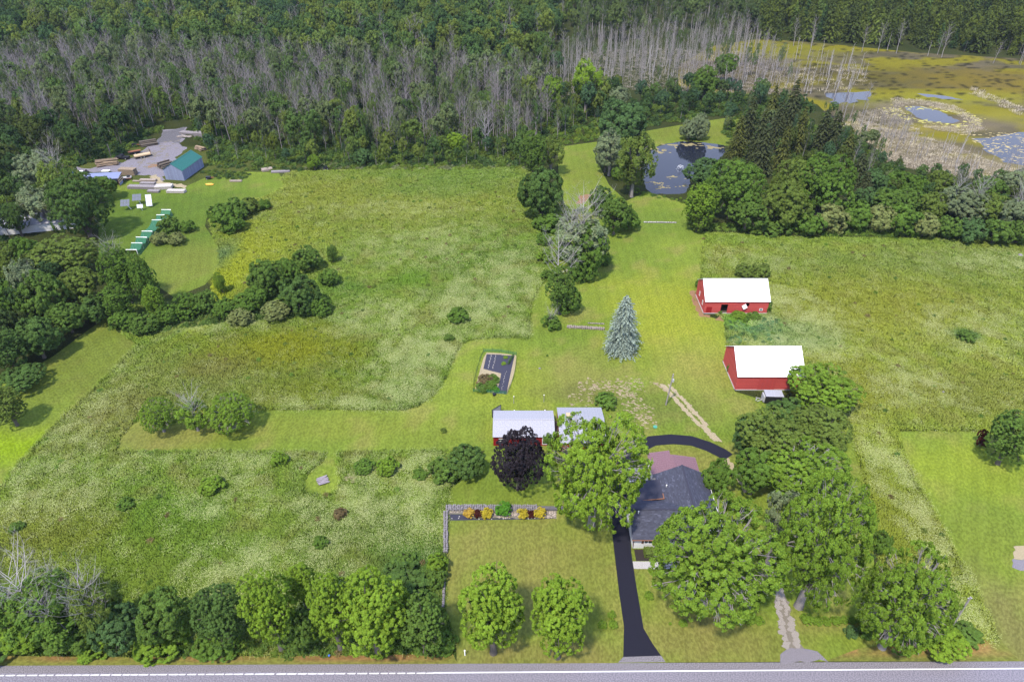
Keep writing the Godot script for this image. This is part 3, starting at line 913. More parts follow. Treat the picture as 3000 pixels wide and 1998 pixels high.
var swamp_spots: Array = [
	[Vector2(167.17, -462.35), 45.0, 26.0, Color(0.36, 0.34, 0.035), 0.95], [Vector2(130.94, -410.58), 40.0, 30.0, Color(0.15, 0.125, 0.075), 0.9], [Vector2(222.13, -391.86), 60.0, 22.0, Color(0.20, 0.17, 0.035), 0.85],
	[Vector2(260.39, -383.03), 40.0, 30.0, Color(0.36, 0.27, 0.05), 0.7], [Vector2(226.43, -354.61), 40.0, 12.0, Color(0.44, 0.42, 0.045), 0.85], [Vector2(232.14, -322.91), 14.0, 10.0, Color(0.46, 0.42, 0.06), 0.8],
	[Vector2(189.48, -307.25), 26.0, 4.5, Color(0.48, 0.40, 0.07), 0.9], [Vector2(176.79, -347.14), 16.0, 8.0, Color(0.34, 0.34, 0.04), 0.7], [Vector2(195.12, -339.92), 20.0, 8.0, Color(0.36, 0.30, 0.19), 0.8],
	[Vector2(210.53, -313.36), 20.0, 9.0, Color(0.33, 0.27, 0.18), 0.8], [Vector2(160.33, -281.98), 40.0, 12.0, Color(0.32, 0.265, 0.14), 0.8], [Vector2(177.38, -262.19), 40.0, 10.0, Color(0.36, 0.30, 0.20), 0.85], [Vector2(150.90, -304.26), 16.0, 9.0, Color(0.30, 0.28, 0.08), 0.8],
]

func plain(_p: Vector2) -> Color:
	return Color.WHITE

func ground() -> void:
	setup_patches()
	var xs: Array = [-1500.0, -1000.0, -700.0, -520.0, -400.0, -320.0]
	var zs: Array = [140.0, 40.0, 0.0]
	var q := -260.0
	while q <= 300.0:
		xs.append(q); q += 3.0
	xs.append_array([400.0, 520.0, 700.0, 1000.0, 1500.0])
	q = -42.0
	while q >= -345.0:
		zs.append(q); q -= 3.0
	zs.append_array([-380.0, -430.0, -500.0, -600.0, -750.0, -1000.0, -1500.0])
	var b := MB.new()
	for j in zs.size():
		for i in xs.size():
			b.v.append(Vector3(xs[i], 0, zs[j]))
			b.n.append(Vector3.UP)
			b.c.append(ground_color(Vector2(xs[i], zs[j])))
	for j in zs.size() - 1:
		for i in xs.size() - 1:
			var k: int = j * xs.size() + i
			b.ix.append_array([k, k + xs.size(), k + 1, k + 1, k + xs.size(), k + xs.size() + 1])
	structure("ground", b.mesh(M.ground))
	var none := plain
	sheet("lawn", lawn_main, 0.020, M.lawn, lawn_color, 1.6, 0.0, 3.3)
	sheet("lawn", lawn_pond, 0.020, M.lawn, lawn_color, 3.0, 0.0, 3.3)
	sheet("lawn", lawn_west, 0.020, M.lawn, lawn_color, 2.2, 0.75, 3.3)
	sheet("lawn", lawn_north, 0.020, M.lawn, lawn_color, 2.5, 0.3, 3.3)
	sheet("lawn", lawn_east, 0.020, M.lawn, lawn_color, 2.0, -0.5, 3.3)
	sheet("grass_verge", verge, 0.024, M.lawn, func(p): return Color(0.14, 0.145, 0.035).lerp(Color(0.20, 0.115, 0.05), clampf(N2.get_noise_2dv(p) * 1.5 + 0.75, 0, 1) * smoothstep(-56.6, -57.3, p.y)), 0.8, 1.57, 3.3)
	sheet("grass_verge", verge_e, 0.028, M.lawn, func(p): return Color(0.135, 0.145, 0.035).lerp(Color(0.26, 0.155, 0.065), smoothstep(0.1, 0.5, N2.get_noise_2dv(p * 1.3) + 0.45) * smoothstep(-57.6, -58.4, p.y)), 0.8, 1.57, 3.3)
	# the road: it runs on in front of the picture's lower edge
	var e := func(x: float, back: float): return Vector2(x, -56.45 - 0.0045 * x + back)
	sheet("road", PackedVector2Array([e.call(-300, 1.35), e.call(300, 0.9), e.call(300, 8.6), e.call(-300, 8.6)]), 0.034, M.asphalt_old, none, 30.0)
	sheet("road_shoulder", PackedVector2Array([e.call(-300, 0.0), e.call(300, 0.0), e.call(300, 0.9), e.call(-300, 1.35)]), 0.030, M.asphalt_shoulder, none, 30.0)
	sheet("road_shoulder", PackedVector2Array([e.call(-300, 8.6), e.call(300, 8.6), e.call(300, 9.8), e.call(-300, 9.8)]), 0.030, M.asphalt_shoulder, none, 30.0)
	# white edge line: broken into worn dashes on the left, whole on the right
	var ln := MB.new()
	var r := rnd(5)
	var x := -90.0
	while x < -12.0:
		var w := r.randf_range(0.9, 1.5)
		var z0: float = 1.47 - (x + 90.0) * 0.0012
		flat(ln, PackedVector2Array([e.call(x, z0), e.call(x + w, z0 - 0.02), e.call(x + w - 0.12, z0 + 0.17), e.call(x - 0.1, z0 + 0.15)]), 0.040)
		x += w + r.randf_range(0.08, 0.35)
	flat(ln, PackedVector2Array([e.call(-12.0, 1.32), e.call(100, 0.98), e.call(100, 1.15), e.call(-12.0, 1.50)]), 0.040)
	structure("road_edge_line", ln.mesh(M.road_paint))
	for k in 2:
		var cl := MB.new()
		flat(cl, PackedVector2Array([e.call(-300, 4.9 + k * 0.25), e.call(300, 4.9 + k * 0.25), e.call(300, 5.0 + k * 0.25), e.call(-300, 5.0 + k * 0.25)]), 0.040)
		structure("road_centre_line", cl.mesh(M.orange))
	# driveway of new asphalt: up past the house and round behind it
	var drive := PackedVector2Array([Vector2(18.9, -88.9), Vector2(22.6, -88.9), Vector2(22.0, -83.7), Vector2(21.2, -76.9), Vector2(21.1, -70.7), Vector2(21.1, -65.8), Vector2(21.1, -62.3), Vector2(22.1, -59.7), Vector2(23.1, -57.7), Vector2(17.2, -57.5), Vector2(18.0, -62.6), Vector2(18.0, -68.2), Vector2(18.2, -76.9), Vector2(18.4, -83.7)])
	sheet("driveway", drive, 0.044, M.asphalt_new, none, 4.0)
	var back := ribbon(PackedVector2Array([Vector2(20.6, -87.3), Vector2(21.5, -93.4), Vector2(23.0, -98.7), Vector2(25.9, -102.8), Vector2(29.7, -105.2), Vector2(33.9, -105.7), Vector2(38.0, -105.2), Vector2(41.2, -103.5), Vector2(43.5, -101.6), Vector2(44.5, -100.3)]), 3.0)
	sheet("driveway", back, 0.048, M.asphalt_new, none, 4.0)
	sheet("driveway_apron", PackedVector2Array([Vector2(17.2, -57.5), Vector2(23.1, -57.7), Vector2(23.6, -56.7), Vector2(16.3, -56.6)]), 0.040, M.asphalt_shoulder, none, 4.0)
	var gd := ragged(PackedVector2Array([Vector2(45.4, -80.2), Vector2(46.8, -80.2), Vector2(46.4, -75.1), Vector2(45.8, -68.2), Vector2(45.5, -63.8), Vector2(45.4, -60.4), Vector2(45.9, -59.0), Vector2(42.6, -58.8), Vector2(42.8, -60.4), Vector2(43.5, -64.2), Vector2(44.0, -69.0), Vector2(44.6, -75.1)]), 1.0, 0.7, 3)
	sheet("gravel_drive", gd, 0.040, M.gravel_tan, none, 3.0)
	var wh := MB.new()
	for i in 26:
		var f := i / 26.0
		for s in [0.22, 0.75]:
			var cc: Vector2 = Vector2(44.32, -71.54).lerp(Vector2(42.34, -58.96), f).lerp(Vector2(45.66, -71.54).lerp(Vector2(45.60, -58.96), f), s)
			flat(wh, blob(cc + Vector2(r.randf_range(-0.3, 0.3), r.randf_range(-0.3, 0.3)), r.randf_range(0.25, 0.5 + 0.3 * f), r.randf_range(0.35, 0.7), 500 + i * 2 + int(s * 9)), 0.046 + 0.0004 * i + 0.0002 * s)
	structure("gravel_ruts", wh.mesh(M.gravel_pale))
	sheet("gravel_drive", ragged(PackedVector2Array([Vector2(42.9, -59.0), Vector2(45.8, -59.1), Vector2(47.5, -58.2), Vector2(48.7, -56.8), Vector2(40.9, -56.7), Vector2(41.9, -57.7)]), 0.5, 0.7, 8), 0.044, M.gravel, none, 3.0)
	var path := ribbon(PackedVector2Array([Vector2(43.9, -100.3), Vector2(44.8, -96.3), Vector2(46.0, -91.1)]), 1.3)
	sheet("dirt_path", ragged(path, 0.7, 0.6, 4), 0.040, M.straw, none, 3.0)
	# two worn wheel ruts from the pole down to the drive, and the reseeded strip left of it
	var dirt := MB.new()
	for k in 420:
		var f := r.randf()
		var c2: Vector2 = Vector2(35.88, -123.90).lerp(Vector2(43.36, -105.43), f) + Vector2(r.randf_range(-0.3, 0.3), 0)
		c2 += Vector2(-0.75 if r.randf() < 0.5 else 0.8, 0) * (1.0 if f < 0.75 else 0.5)
		flat(dirt, blob(c2 + Vector2(r.randfn() * 0.15, 0), r.randf_range(0.12, 0.36), r.randf_range(0.25, 0.7), 4000 + k, -0.45), 0.030 + 0.00003 * k)
	structure("dirt_path", dirt.mesh(M.straw))
	var bare_ := MB.new()
	var tan2 := MB.new()
	for k in 900:
		var c3: Vector2
		var u := r.randf()
		if u < 0.33:
			c3 = Vector2(15.51, -123.42).lerp(Vector2(30.80, -123.90), r.randf()) + Vector2(0, r.randfn() * 1.3)
		elif u < 0.75:
			c3 = Vector2(25.11, -123.10).lerp(Vector2(29.63, -110.44), r.randf()) + Vector2(r.randfn() * 1.5, r.randfn() * 1.0)
		elif u < 0.88:
			c3 = Vector2(32.46, -124.70).lerp(Vector2(38.30, -120.74), r.randf()) + Vector2(0, r.randfn() * 0.6)
		else:
			c3 = Vector2(12.20, -119.20).lerp(Vector2(23.92, -117.68), r.randf()) + Vector2(0, r.randfn() * 1.2)
		if N3.get_noise_2dv(c3 * 1.5) > -0.12:
			flat(bare_ if k % 3 else tan2, blob(c3, r.randf_range(0.10, 0.46), r.randf_range(0.06, 0.24), 1300 + k, 0.25), 0.026 + 0.00002 * k)
	structure("bare_soil", bare_.mesh(M.soil))
	structure("bare_soil", tan2.mesh(M.straw))
	var red := MB.new()
	flat(red, ragged(PackedVector2Array([Vector2(22.8, -225.4), Vector2(24.9, -232.2), Vector2(26.9, -233.4), Vector2(29.7, -233.0), Vector2(27.6, -230.7), Vector2(25.3, -225.4)]), 1.2, 0.8, 6), 0.026)
	flat(red, ragged(PackedVector2Array([Vector2(34.4, -254.7), Vector2(34.9, -252.0), Vector2(36.7, -246.8), Vector2(39.4, -247.3), Vector2(39.0, -241.8), Vector2(36.9, -239.8), Vector2(35.7, -243.5), Vector2(34.1, -247.7)]), 1.2, 0.8, 7), 0.026)
	flat(red, ragged(PackedVector2Array([Vector2(50.6, -165.8), Vector2(52.6, -166.3), Vector2(51.9, -160.3), Vector2(51.7, -153.7), Vector2(53.4, -153.9), Vector2(53.1, -152.5), Vector2(50.8, -152.5), Vector2(50.2, -155.5), Vector2(50.2, -160.3)]), 0.8, 0.6, 9), 0.026)
	flat(red, ragged(PackedVector2Array([Vector2(56.4, -156.0), Vector2(58.1, -156.5), Vector2(56.3, -150.5), Vector2(54.4, -151.0)]), 0.6, 0.6, 9), 0.030)
	structure("bare_soil", red.mesh(M.soil_red))
	var pad := MB.new()
	flat(pad, ragged(PackedVector2Array([Vector2(90.1, -78.0), Vector2(91.8, -78.3), Vector2(93.2, -77.8), Vector2(91.7, -75.5), Vector2(88.5, -75.6)]), 0.5, 0.5, 6), 0.030)
	structure("dirt_pad", pad.mesh(M.straw))
	var pad2 := MB.new()
	flat(pad2, ragged(PackedVector2Array([Vector2(88.3, -75.5), Vector2(91.7, -75.4), Vector2(89.9, -72.6), Vector2(88.0, -73.1), Vector2(87.2, -73.8)]), 0.5, 0.5, 7), 0.034)
	structure("gravel_pad", pad2.mesh(M.gravel))
	# gravel yard round the far shed
	var yard := ragged(PackedVector2Array([Vector2(-174.3, -258.9), Vector2(-165.0, -259.7), Vector2(-163.5, -261.1), Vector2(-155.5, -267.2), Vector2(-155.0, -277.5), Vector2(-154.4, -287.6), Vector2(-154.9, -297.4), Vector2(-156.8, -304.9), Vector2(-151.6, -305.8), Vector2(-149.3, -309.7), Vector2(-145.1, -297.4), Vector2(-142.1, -285.9), Vector2(-137.4, -280.8), Vector2(-137.6, -271.1), Vector2(-136.8, -256.7), Vector2(-132.5, -248.3), Vector2(-133.4, -244.9), Vector2(-136.4, -247.6), Vector2(-140.6, -251.8), Vector2(-147.7, -253.2), Vector2(-152.0, -255.3), Vector2(-159.6, -255.3), Vector2(-167.7, -255.3)]), 2.2, 2.0, 2)
	sheet("gravel_yard", yard, 0.030, M.gravel, none, 12.0)
	sheet("gravel_yard", ragged(PackedVector2Array([Vector2(-153.5, -287.6), Vector2(-154.5, -296.5), Vector2(-155.7, -303.0), Vector2(-151.6, -305.8), Vector2(-149.3, -309.7), Vector2(-145.1, -297.4), Vector2(-143.1, -287.6), Vector2(-149.2, -289.4)]), 2.2, 2.0, 5), 0.036, M.gravel_dark, none, 12.0)
	sheet("dirt_track", ragged(ribbon(PackedVector2Array([Vector2(-139.3, -251.8), Vector2(-135.1, -247.6), Vector2(-132.3, -243.5), Vector2(-128.4, -242.9), Vector2(-125.0, -242.2), Vector2(-121.2, -239.9)]), 2.2), 1.6, 1.2, 5), 0.034, M.straw, none, 12.0)
	sheet("soil_patch", ragged(PackedVector2Array([Vector2(-145.2, -260.4), Vector2(-144.0, -263.4), Vector2(-141.4, -263.8), Vector2(-141.1, -261.1), Vector2(-143.5, -259.7)]), 1.2, 1.5, 5), 0.040, M.soil_red, none, 12.0)
	var spots := MB.new()
	for k in 90:
		var c8: Vector2 = Vector2(-148.31, -257.47).lerp(Vector2(-149.16, -289.36), r.randf()) + Vector2(r.randfn() * 4.0, r.randfn() * 3.0)
		if inside(c8, yard):
			flat(spots, blob(c8, r.randf_range(0.3, 1.6), r.randf_range(0.3, 1.1), 3300 + k), 0.042 + 0.00005 * k)
	structure("dirt_spots", spots.mesh(M.gravel_tan))
	# water
	sheet("pond", ragged(pond, 1.0, 1.5, 4), 0.034, M.water, none, 10.0)
	sheet("swamp", swamp, 0.012, M.ground, swamp_color, 2.6, 0.0, 2.2)
	sheet("swamp_water", ragged(PackedVector2Array([Vector2(192.3, -338.5), Vector2(197.9, -341.3), Vector2(203.3, -339.2), Vector2(207.2, -332.3), Vector2(208.5, -317.1), Vector2(203.2, -314.6), Vector2(193.8, -315.9), Vector2(190.8, -324.2)]), 2.0, 2.0, 4), 0.020, M.water, none, 12.0)
	sheet("swamp_water", ragged(PackedVector2Array([Vector2(201.8, -293.9), Vector2(212.6, -296.2), Vector2(223.3, -301.3), Vector2(260.3, -307.2), Vector2(226.2, -257.6), Vector2(203.5, -261.3), Vector2(198.7, -266.0), Vector2(198.7, -276.8)]), 3.0, 3.0, 5), 0.020, M.water, none, 20.0)
	sheet("swamp_water", ragged(PackedVector2Array([Vector2(160.2, -362.4), Vector2(170.6, -364.7), Vector2(177.4, -364.7), Vector2(190.1, -368.0), Vector2(183.1, -356.9), Vector2(172.1, -346.4), Vector2(160.2, -343.5)]), 4.0, 3.0, 6), 0.020, M.water, none, 20.0)
	sheet("swamp_water", ragged(PackedVector2Array([Vector2(211.4, -362.4), Vector2(221.8, -358.5), Vector2(228.5, -352.3), Vector2(219.0, -353.1), Vector2(212.1, -356.9)]), 3.0, 3.0, 7), 0.020, M.water, none, 20.0)
	# duckweed mats afloat
	var weed := MB.new()
	for k in 420:
		var c4 := Vector2(lerpf(Vector2(198.90, -281.98).x, Vector2(228.28, -281.98).x, r.randf()), lerpf(Vector2(194.71, -262.19).y, Vector2(217.51, -301.33).y, r.randf()))
		if N2.get_noise_2dv(c4 * 1.2) > -0.1:
			flat(weed, blob(c4, r.randf_range(0.2, 1.1), r.randf_range(0.15, 0.5), 2000 + k), 0.024 + 0.00005 * k)
	structure("floating_weed", weed.mesh(mat("duckweed_tan", 0.36, 0.29, 0.13)))
	var weed2 := MB.new()
	for k in 46:
		var c5: Vector2 = [Vector2(69.79, -285.98), Vector2(75.36, -285.98), Vector2(80.81, -283.85), Vector2(85.60, -282.27), Vector2(62.35, -277.61), Vector2(61.07, -280.70)][k % 6] + Vector2(r.randfn() * 2.2, r.randfn() * 1.0)
		flat(weed2, blob(c5, r.randf_range(0.5, 1.6), r.randf_range(0.4, 1.1), 2300 + k), 0.038 + 0.00005 * k)
	for k in 70:
		var c6: Vector2 = [Vector2(54.78, -244.32), Vector2(64.13, -245.16), Vector2(64.76, -241.83), Vector2(56.00, -240.19), Vector2(51.85, -238.57), Vector2(62.83, -250.28)][k % 6] + Vector2(r.randfn() * 1.8, r.randfn() * 0.9)
		if k % 3 != 1 and inside(c6, pond):
			flat(weed2, blob(c6, r.randf_range(0.3, 1.0), r.randf_range(0.2, 0.6), 2500 + k), 0.044 + 0.00005 * k)
	structure("floating_weed", weed2.mesh(mat("duckweed", 0.20, 0.165, 0.075)))
	var yw := MB.new()
	for k in 220:
		var a := TAU * r.randf()
		var c7: Vector2 = Vector2(200.27, -325.53) + Vector2(cos(a) * 17.5 + sin(a) * -2.0, sin(a) * 12.0 + cos(a) * 5.0) * r.randf_range(0.82, 1.18) + Vector2(r.randfn(), r.randfn()) * 1.4
		flat(yw, blob(c7, r.randf_range(0.2, 1.2), r.randf_range(0.2, 0.7), 2700 + k), 0.026 + 0.00005 * k)
	structure("floating_weed", yw.mesh(mat("duckweed_yellow", 0.36, 0.33, 0.07)))
	for p in [lawn_main, lawn_pond, lawn_west, lawn_north, lawn_east, verge, pond]:
		keep_out.append(p)


# ---- buildings and things --------------------------------------------------------------------------------------

func rect(x: float, y: float, w: float, h: float) -> PackedVector2Array:
	return PackedVector2Array([Vector2(x, y), Vector2(x + w, y), Vector2(x + w, y + h), Vector2(x, y + h)])

# boards laid over a wall outline, holes left open
func siding(poly: PackedVector2Array, o: Vector3, u: Vector3, nn: Vector3, board: float, holes: Array, sd: int, upright := false) -> MB:
	var b := MB.new()
	var r := rnd(sd)
	var hi := Vector2.ZERO
	for p in poly:
		hi = hi.max(p)
	var k := 0.0
	var top := hi.x if upright else hi.y
	while k < top:
		var strip := rect(k, -0.01, board - 0.012, hi.y + 0.02) if upright else rect(-0.01, k, hi.x + 0.02, board - 0.012)
		var tone := r.randf_range(0.80, 1.0)
		var bits: Array = Geometry2D.intersect_polygons(poly, strip)
		for h in holes:
			var next := []
			for q in bits:
				next.append_array(Geometry2D.clip_polygons(q, h))
			bits = next
		for q in bits:
			b.prism(q, o, u, Vector3.UP, nn, -0.05, 0.0 + 0.012 * r.randf(), Color(tone, tone, tone))
		k += board
	return b

func frame_box(parent: Node, called: String, o: Vector3, u: Vector3, nn: Vector3, x: float, y: float, w: float, h: float, m: Material, deep := 0.06) -> MeshInstance3D:
	var b := MB.new()
	b.prism(rect(x, y, w, h), o, u, Vector3.UP, nn, 0.0, deep)
	return part(parent, called, b.mesh(m))

func window(parent: Node, o: Vector3, u: Vector3, nn: Vector3, x: float, y: float, w: float, h: float, frame_mat: Material, bars := 1) -> void:
	var f := MB.new()
	var t := 0.11
	for q in [rect(x - t, y - t, w + 2 * t, t), rect(x - t, y + h, w + 2 * t, t), rect(x - t, y, t, h), rect(x + w, y, t, h)]:
		f.prism(q, o, u, Vector3.UP, nn, -0.02, 0.06)
	for i in bars:
		f.prism(rect(x, y + h * (i + 1.0) / (bars + 1) - 0.03, w, 0.06), o, u, Vector3.UP, nn, -0.02, 0.045)
	var win := part(parent, "window", f.mesh(frame_mat))
	var g := MB.new()
	g.prism(rect(x, y, w, h), o, u, Vector3.UP, nn, -0.04, 0.0)
	part(win, "pane", g.mesh(M.window_glass))

# metal sheets side by side on one slope: eave from a along u for len, up the slope by vector s
func roof_sheets(parent: Node, a: Vector3, u: Vector3, length: float, s: Vector3, wide: float, m: Material) -> void:
	var n := maxi(2, int(round(length / wide)))
	var w := length / n
	var l := s.length()
	var up := u.cross(s).normalized()
	if up.y < 0: up = -up
	var b := MB.new()
	b.bx(Vector3(0, 0.015, 0), Vector3(w - 0.004, 0.03, l))
	b.bx(Vector3(-w * 0.5 + 0.035, 0.045, 0), Vector3(0.05, 0.03, l))
	b.bx(Vector3(0, 0.036, 0), Vector3(0.03, 0.012, l))
	var sheet_ := b.mesh(m)
	var z := u.cross(up).normalized()
	var list := []
	for i in n:
		list.append([sheet_, null, Transform3D(Basis(u, up, z), a + u * (w * (i + 0.5)) + s * 0.5)])
	pieces(parent, "roof_panel", list)

# a gabled shell; ridge along local x, front wall at +z. d: sizes. Returns root and the frames of the four walls
func gabled(root: Node3D, d: Dictionary) -> Dictionary:
	var L: float = d.len
	var D: float = d.deep
	var ef: float = d.ef
	var eb: float = d.eb
	var rh: float = d.ridge
	var zr: float = d.get("zr", 0.0)
	var hx := L / 2
	var hz := D / 2
	var F := {"front": [Vector3(-hx, 0, hz), Vector3.RIGHT, Vector3.BACK], "back": [Vector3(-hx, 0, -hz), Vector3.RIGHT, Vector3.FORWARD],
		"left": [Vector3(-hx, 0, -hz), Vector3.BACK, Vector3.LEFT], "right": [Vector3(hx, 0, -hz), Vector3.BACK, Vector3.RIGHT]}
	var gable_poly := PackedVector2Array([Vector2(0, 0), Vector2(D, 0), Vector2(D, ef), Vector2(zr + hz, rh), Vector2(0, eb)])
	var polys := {"front": rect(0, 0, L, ef), "back": rect(0, 0, L, eb), "left": gable_poly, "right": gable_poly}
	var holes: Dictionary = d.get("holes", {})
	var i := 0
	for w in ["front", "back", "left", "right"]:
		i += 1
		var hs := []
		for h in holes.get(w, []):
			hs.append(rect(h[0], h[1], h[2], h[3]))
		var b := siding(polys[w], F[w][0], F[w][1], F[w][2], d.board, hs, 40 + i, d.get("upright", false))
		part(root, "wall", b.mesh(d.wall), null, Transform3D.IDENTITY, false)
	var oh: float = d.get("oh", 0.35)
	var ox: float = d.get("ox", 0.25)
	for sg in [1.0, -1.0]:
		var e: float = ef if sg > 0 else eb
		var s := Vector3(0, rh - e, zr - sg * hz)
		var k := 1.0 + oh / absf(zr - sg * hz)
		var a := Vector3(-hx - ox, rh + 0.05, zr) - s * k
		if d.has("shingles"):
			var up := Vector3.RIGHT.cross(s).normalized()
			if up.y < 0: up = -up
			shingle_slope(root, rect(0, 0, L + 2 * ox, s.length() * k), a, Vector3.RIGHT, s.normalized(), up)
		else:
			roof_sheets(root, a, Vector3.RIGHT, L + 2 * ox, s * k, d.get("sheet", 0.95), d.roof)
	var cap := MB.new()
	cap.box(Transform3D(Basis.IDENTITY, Vector3(0, rh + 0.10, zr)), Vector3(L + 2 * ox, 0.05, 0.34))
	part(root, "ridge_cap", cap.mesh(d.get("cap", d.get("roof", M.shingle))))
	return F

func shingle_slope(root: Node3D, poly: PackedVector2Array, o: Vector3, u: Vector3, w: Vector3, nn: Vector3) -> void:
	var b := MB.new()
	var r := rnd(int(o.x * 100) + 7)
	b.prism(poly, o, u, w, nn, -0.05, 0.0, Color(0.3, 0.3, 0.3))
	var hi := Vector2.ZERO
	for p in poly:
		hi = hi.max(p)
	var y := 0.0
	var row := 0
	while y < hi.y:
		var x := -0.4 * (row % 3) / 3.0 - r.randf() * 0.2
		while x < hi.x:
			var wd := r.randf_range(0.26, 0.62)
			var t := r.randf_range(0.44, 0.62)
			if r.randf() < 0.10: t = r.randf_range(0.7, 0.9)
			for q in Geometry2D.intersect_polygons(poly, rect(x, y, wd - 0.008, 0.24)):
				b.prism(q, o, u, w, nn, 0.0, 0.012 + 0.010 * r.randf(), Color(t, t, t))
			x += wd
		y += 0.235
		row += 1
	part(root, "roof_slope", b.mesh(M.shingle))

func barn(o: Vector3, yaw: float, d: Dictionary, label: String) -> Array:
	var root := thing("red_barn", label, "barn", o, yaw)
	var f := gabled(root, d)
	var hx: float = d.len / 2
	var hz: float = d.deep / 2
	var b := MB.new()                           # stone footing
	for q in [[0.0, hz, d.len + 0.3, 0.3], [0.0, -hz, d.len + 0.3, 0.3], [-hx, 0.0, 0.3, d.deep + 0.3], [hx, 0.0, 0.3, d.deep + 0.3]]:
		b.bx(Vector3(q[0], 0.08, q[1]), Vector3(q[2], 0.24, q[3]))
	part(root, "footing", b.mesh(M.concrete))
	var fl := MB.new()
	fl.bx(Vector3(0, 0.04, 0), Vector3(d.len - 0.3, 0.1, d.deep - 0.3))
	part(root, "floor", fl.mesh(M.earth))
	return [root, f]

func buildings() -> void:
	# upper barn
	var a := barn(Vector3(60.3, 0, -159.2), 0.0, {"len": 17.0, "deep": 9.6, "ef": 4.1, "eb": 4.9, "ridge": 7.7, "zr": -0.3, "board": 0.22, "wall": M.red_paint, "roof": M.white_metal,
		"holes": {"front": [[4.35, 0.15, 1.8, 2.75], [10.9, 2.3, 0.9, 0.9], [14.9, 1.0, 0.7, 0.5], [0.5, 0.3, 1.5, 1.8]], "left": [[6.9, 1.4, 0.45, 1.1], [3.1, 1.9, 0.45, 1.1]]}},
		"weathered red barn with its dark doorway open and a white hatch hanging")
	var R: Node3D = a[0]
	var f: Dictionary = a[1]
	var fo: Vector3 = f.front[0]
	frame_box(R, "low_door", fo, f.front[1], f.front[2], 0.5, 0.3, 1.5, 1.8, M.deep_red_paint, 0.03)
	var sl := MB.new()
	for k in 9:
		sl.prism(rect(6.3 + k * 0.22, 0.2, 0.208, 2.8), fo, Vector3.RIGHT, Vector3.UP, Vector3.BACK, 0.03, 0.10, Color(0.85 + 0.02 * (k % 4), 0.85, 0.85))
	part(R, "sliding_door", sl.mesh(M.red_paint))
	frame_box(R, "door_track", fo, f.front[1], f.front[2], 4.2, 3.0, 4.3, 0.12, M.red_paint, 0.12)
	var hb := MB.new()
	hb.box(Transform3D(Basis(Vector3(0, 0, 1), 0.55), Vector3.ZERO), Vector3(1.15, 1.15, 0.07))
	var ht := part(R, "hanging_hatch", hb.mesh(M.white), null, Transform3D(Basis(Vector3.RIGHT, -0.25), fo + Vector3(10.55, 2.35, 0.35)))
	ht.set_meta("label", "white hatch hanging askew beside its opening")
	window(R, fo, f.front[1], f.front[2], 14.9, 1.0, 0.7, 0.5, M.white_paint, 0)
	for p in [[6.9, 1.4], [3.1, 1.9]]:
		window(R, f.left[0], f.left[1], f.left[2], p[0], p[1], 0.45, 1.1, M.white_paint, 1)
	# lower barn
	a = barn(Vector3(59.2, 0, -127.5), 0.0, {"len": 15.1, "deep": 10.9, "ef": 4.3, "eb": 4.6, "ridge": 8.3, "zr": -0.2, "board": 0.22, "wall": M.red_paint, "roof": M.white_metal},
		"red barn with bright white roof beside the parked black trailer")
	R = a[0]
	f = a[1]
	var bd := MB.new()
	for k in 18:
		bd.prism(rect(5.0 + k * 0.22, 0.2, 0.208, 3.3), f.front[0], Vector3.RIGHT, Vector3.UP, Vector3.BACK, 0.03, 0.09, Color(0.82 + 0.03 * (k % 4), 0.8, 0.8))
	part(R, "sliding_door", bd.mesh(M.red_paint))
	frame_box(R, "door_track", f.front[0], f.front[1], f.front[2], 4.8, 3.55, 8.0, 0.14, M.red_paint, 0.12)
	# long low outbuilding
	var lo := thing("long_shed", "long deep red shed with pale metal roof behind the purple tree", "shed", Vector3(2.45, 0, -107.6))
	f = gabled(lo, {"len": 12.7, "deep": 7.7, "ef": 2.75, "eb": 2.75, "ridge": 3.9, "board": 0.5, "upright": true, "wall": M.deep_red_paint, "roof": M.grey_metal, "sheet": 0.75, "oh": 0.3, "ox": 0.12,
		"holes": {"front": [[1.25, 0.85, 1.5, 1.1], [10.3, 0.5, 1.0, 1.6]]}})
	window(lo, f.front[0], f.front[1], f.front[2], 1.25, 0.85, 1.5, 1.1, M.white_paint, 1)
	window(lo, f.front[0], f.front[1], f.front[2], 10.3, 0.5, 1.0, 1.6, M.white_paint, 2)
	frame_box(lo, "corner_board", f.front[0], f.front[1], f.front[2], 12.55, 0, 0.15, 2.75, M.white_paint, 0.03)
	# second outbuilding, mostly behind the big tree
	var ob := thing("shed", "grey roofed red shed half hidden by the big tree", "shed", Vector3(14.6, 0, -107.2))
	f = gabled(ob, {"len": 9.4, "deep": 10.2, "ef": 2.6, "eb": 2.9, "ridge": 4.1, "zr": -0.3, "board": 0.5, "upright": true, "wall": M.deep_red_paint, "roof": M.grey_metal_worn, "sheet": 0.8, "oh": 0.3, "ox": 0.15})
	var hat := MB.new()
	hat.box(Transform3D(Basis(Vector3.RIGHT, -0.24), Vector3(-2.6, 3.98, -1.9)), Vector3(0.9, 0.05, 1.6))
	part(ob, "roof_patch", hat.mesh(M.tan))
	var dk := thing("wooden_deck", "narrow weathered plank deck between the two red sheds", "deck", Vector3(9.35, 0, -108.3))
	var list := []
	var plank := MB.new()
	plank.bx(Vector3.ZERO, Vector3(0.98, 0.05, 0.24), Color(0.72, 0.68, 0.66))
	var pm := plank.mesh(M.wood)
	for k in 17:
		list.append([pm, null, Transform3D(Basis.IDENTITY, Vector3(0, 0.62, -2.2 + k * 0.27))])
	pieces(dk, "plank", list)
	var jo := MB.new()
	for sx in [-0.42, 0.42]:
		jo.bx(Vector3(sx, 0.29, 0), Vector3(0.1, 0.58, 4.6))
	part(dk, "joist", jo.mesh(M.brown))
	var gate := MB.new()
	gate.bx(Vector3(0, 0.9, 2.45), Vector3(0.98, 1.75, 0.08))
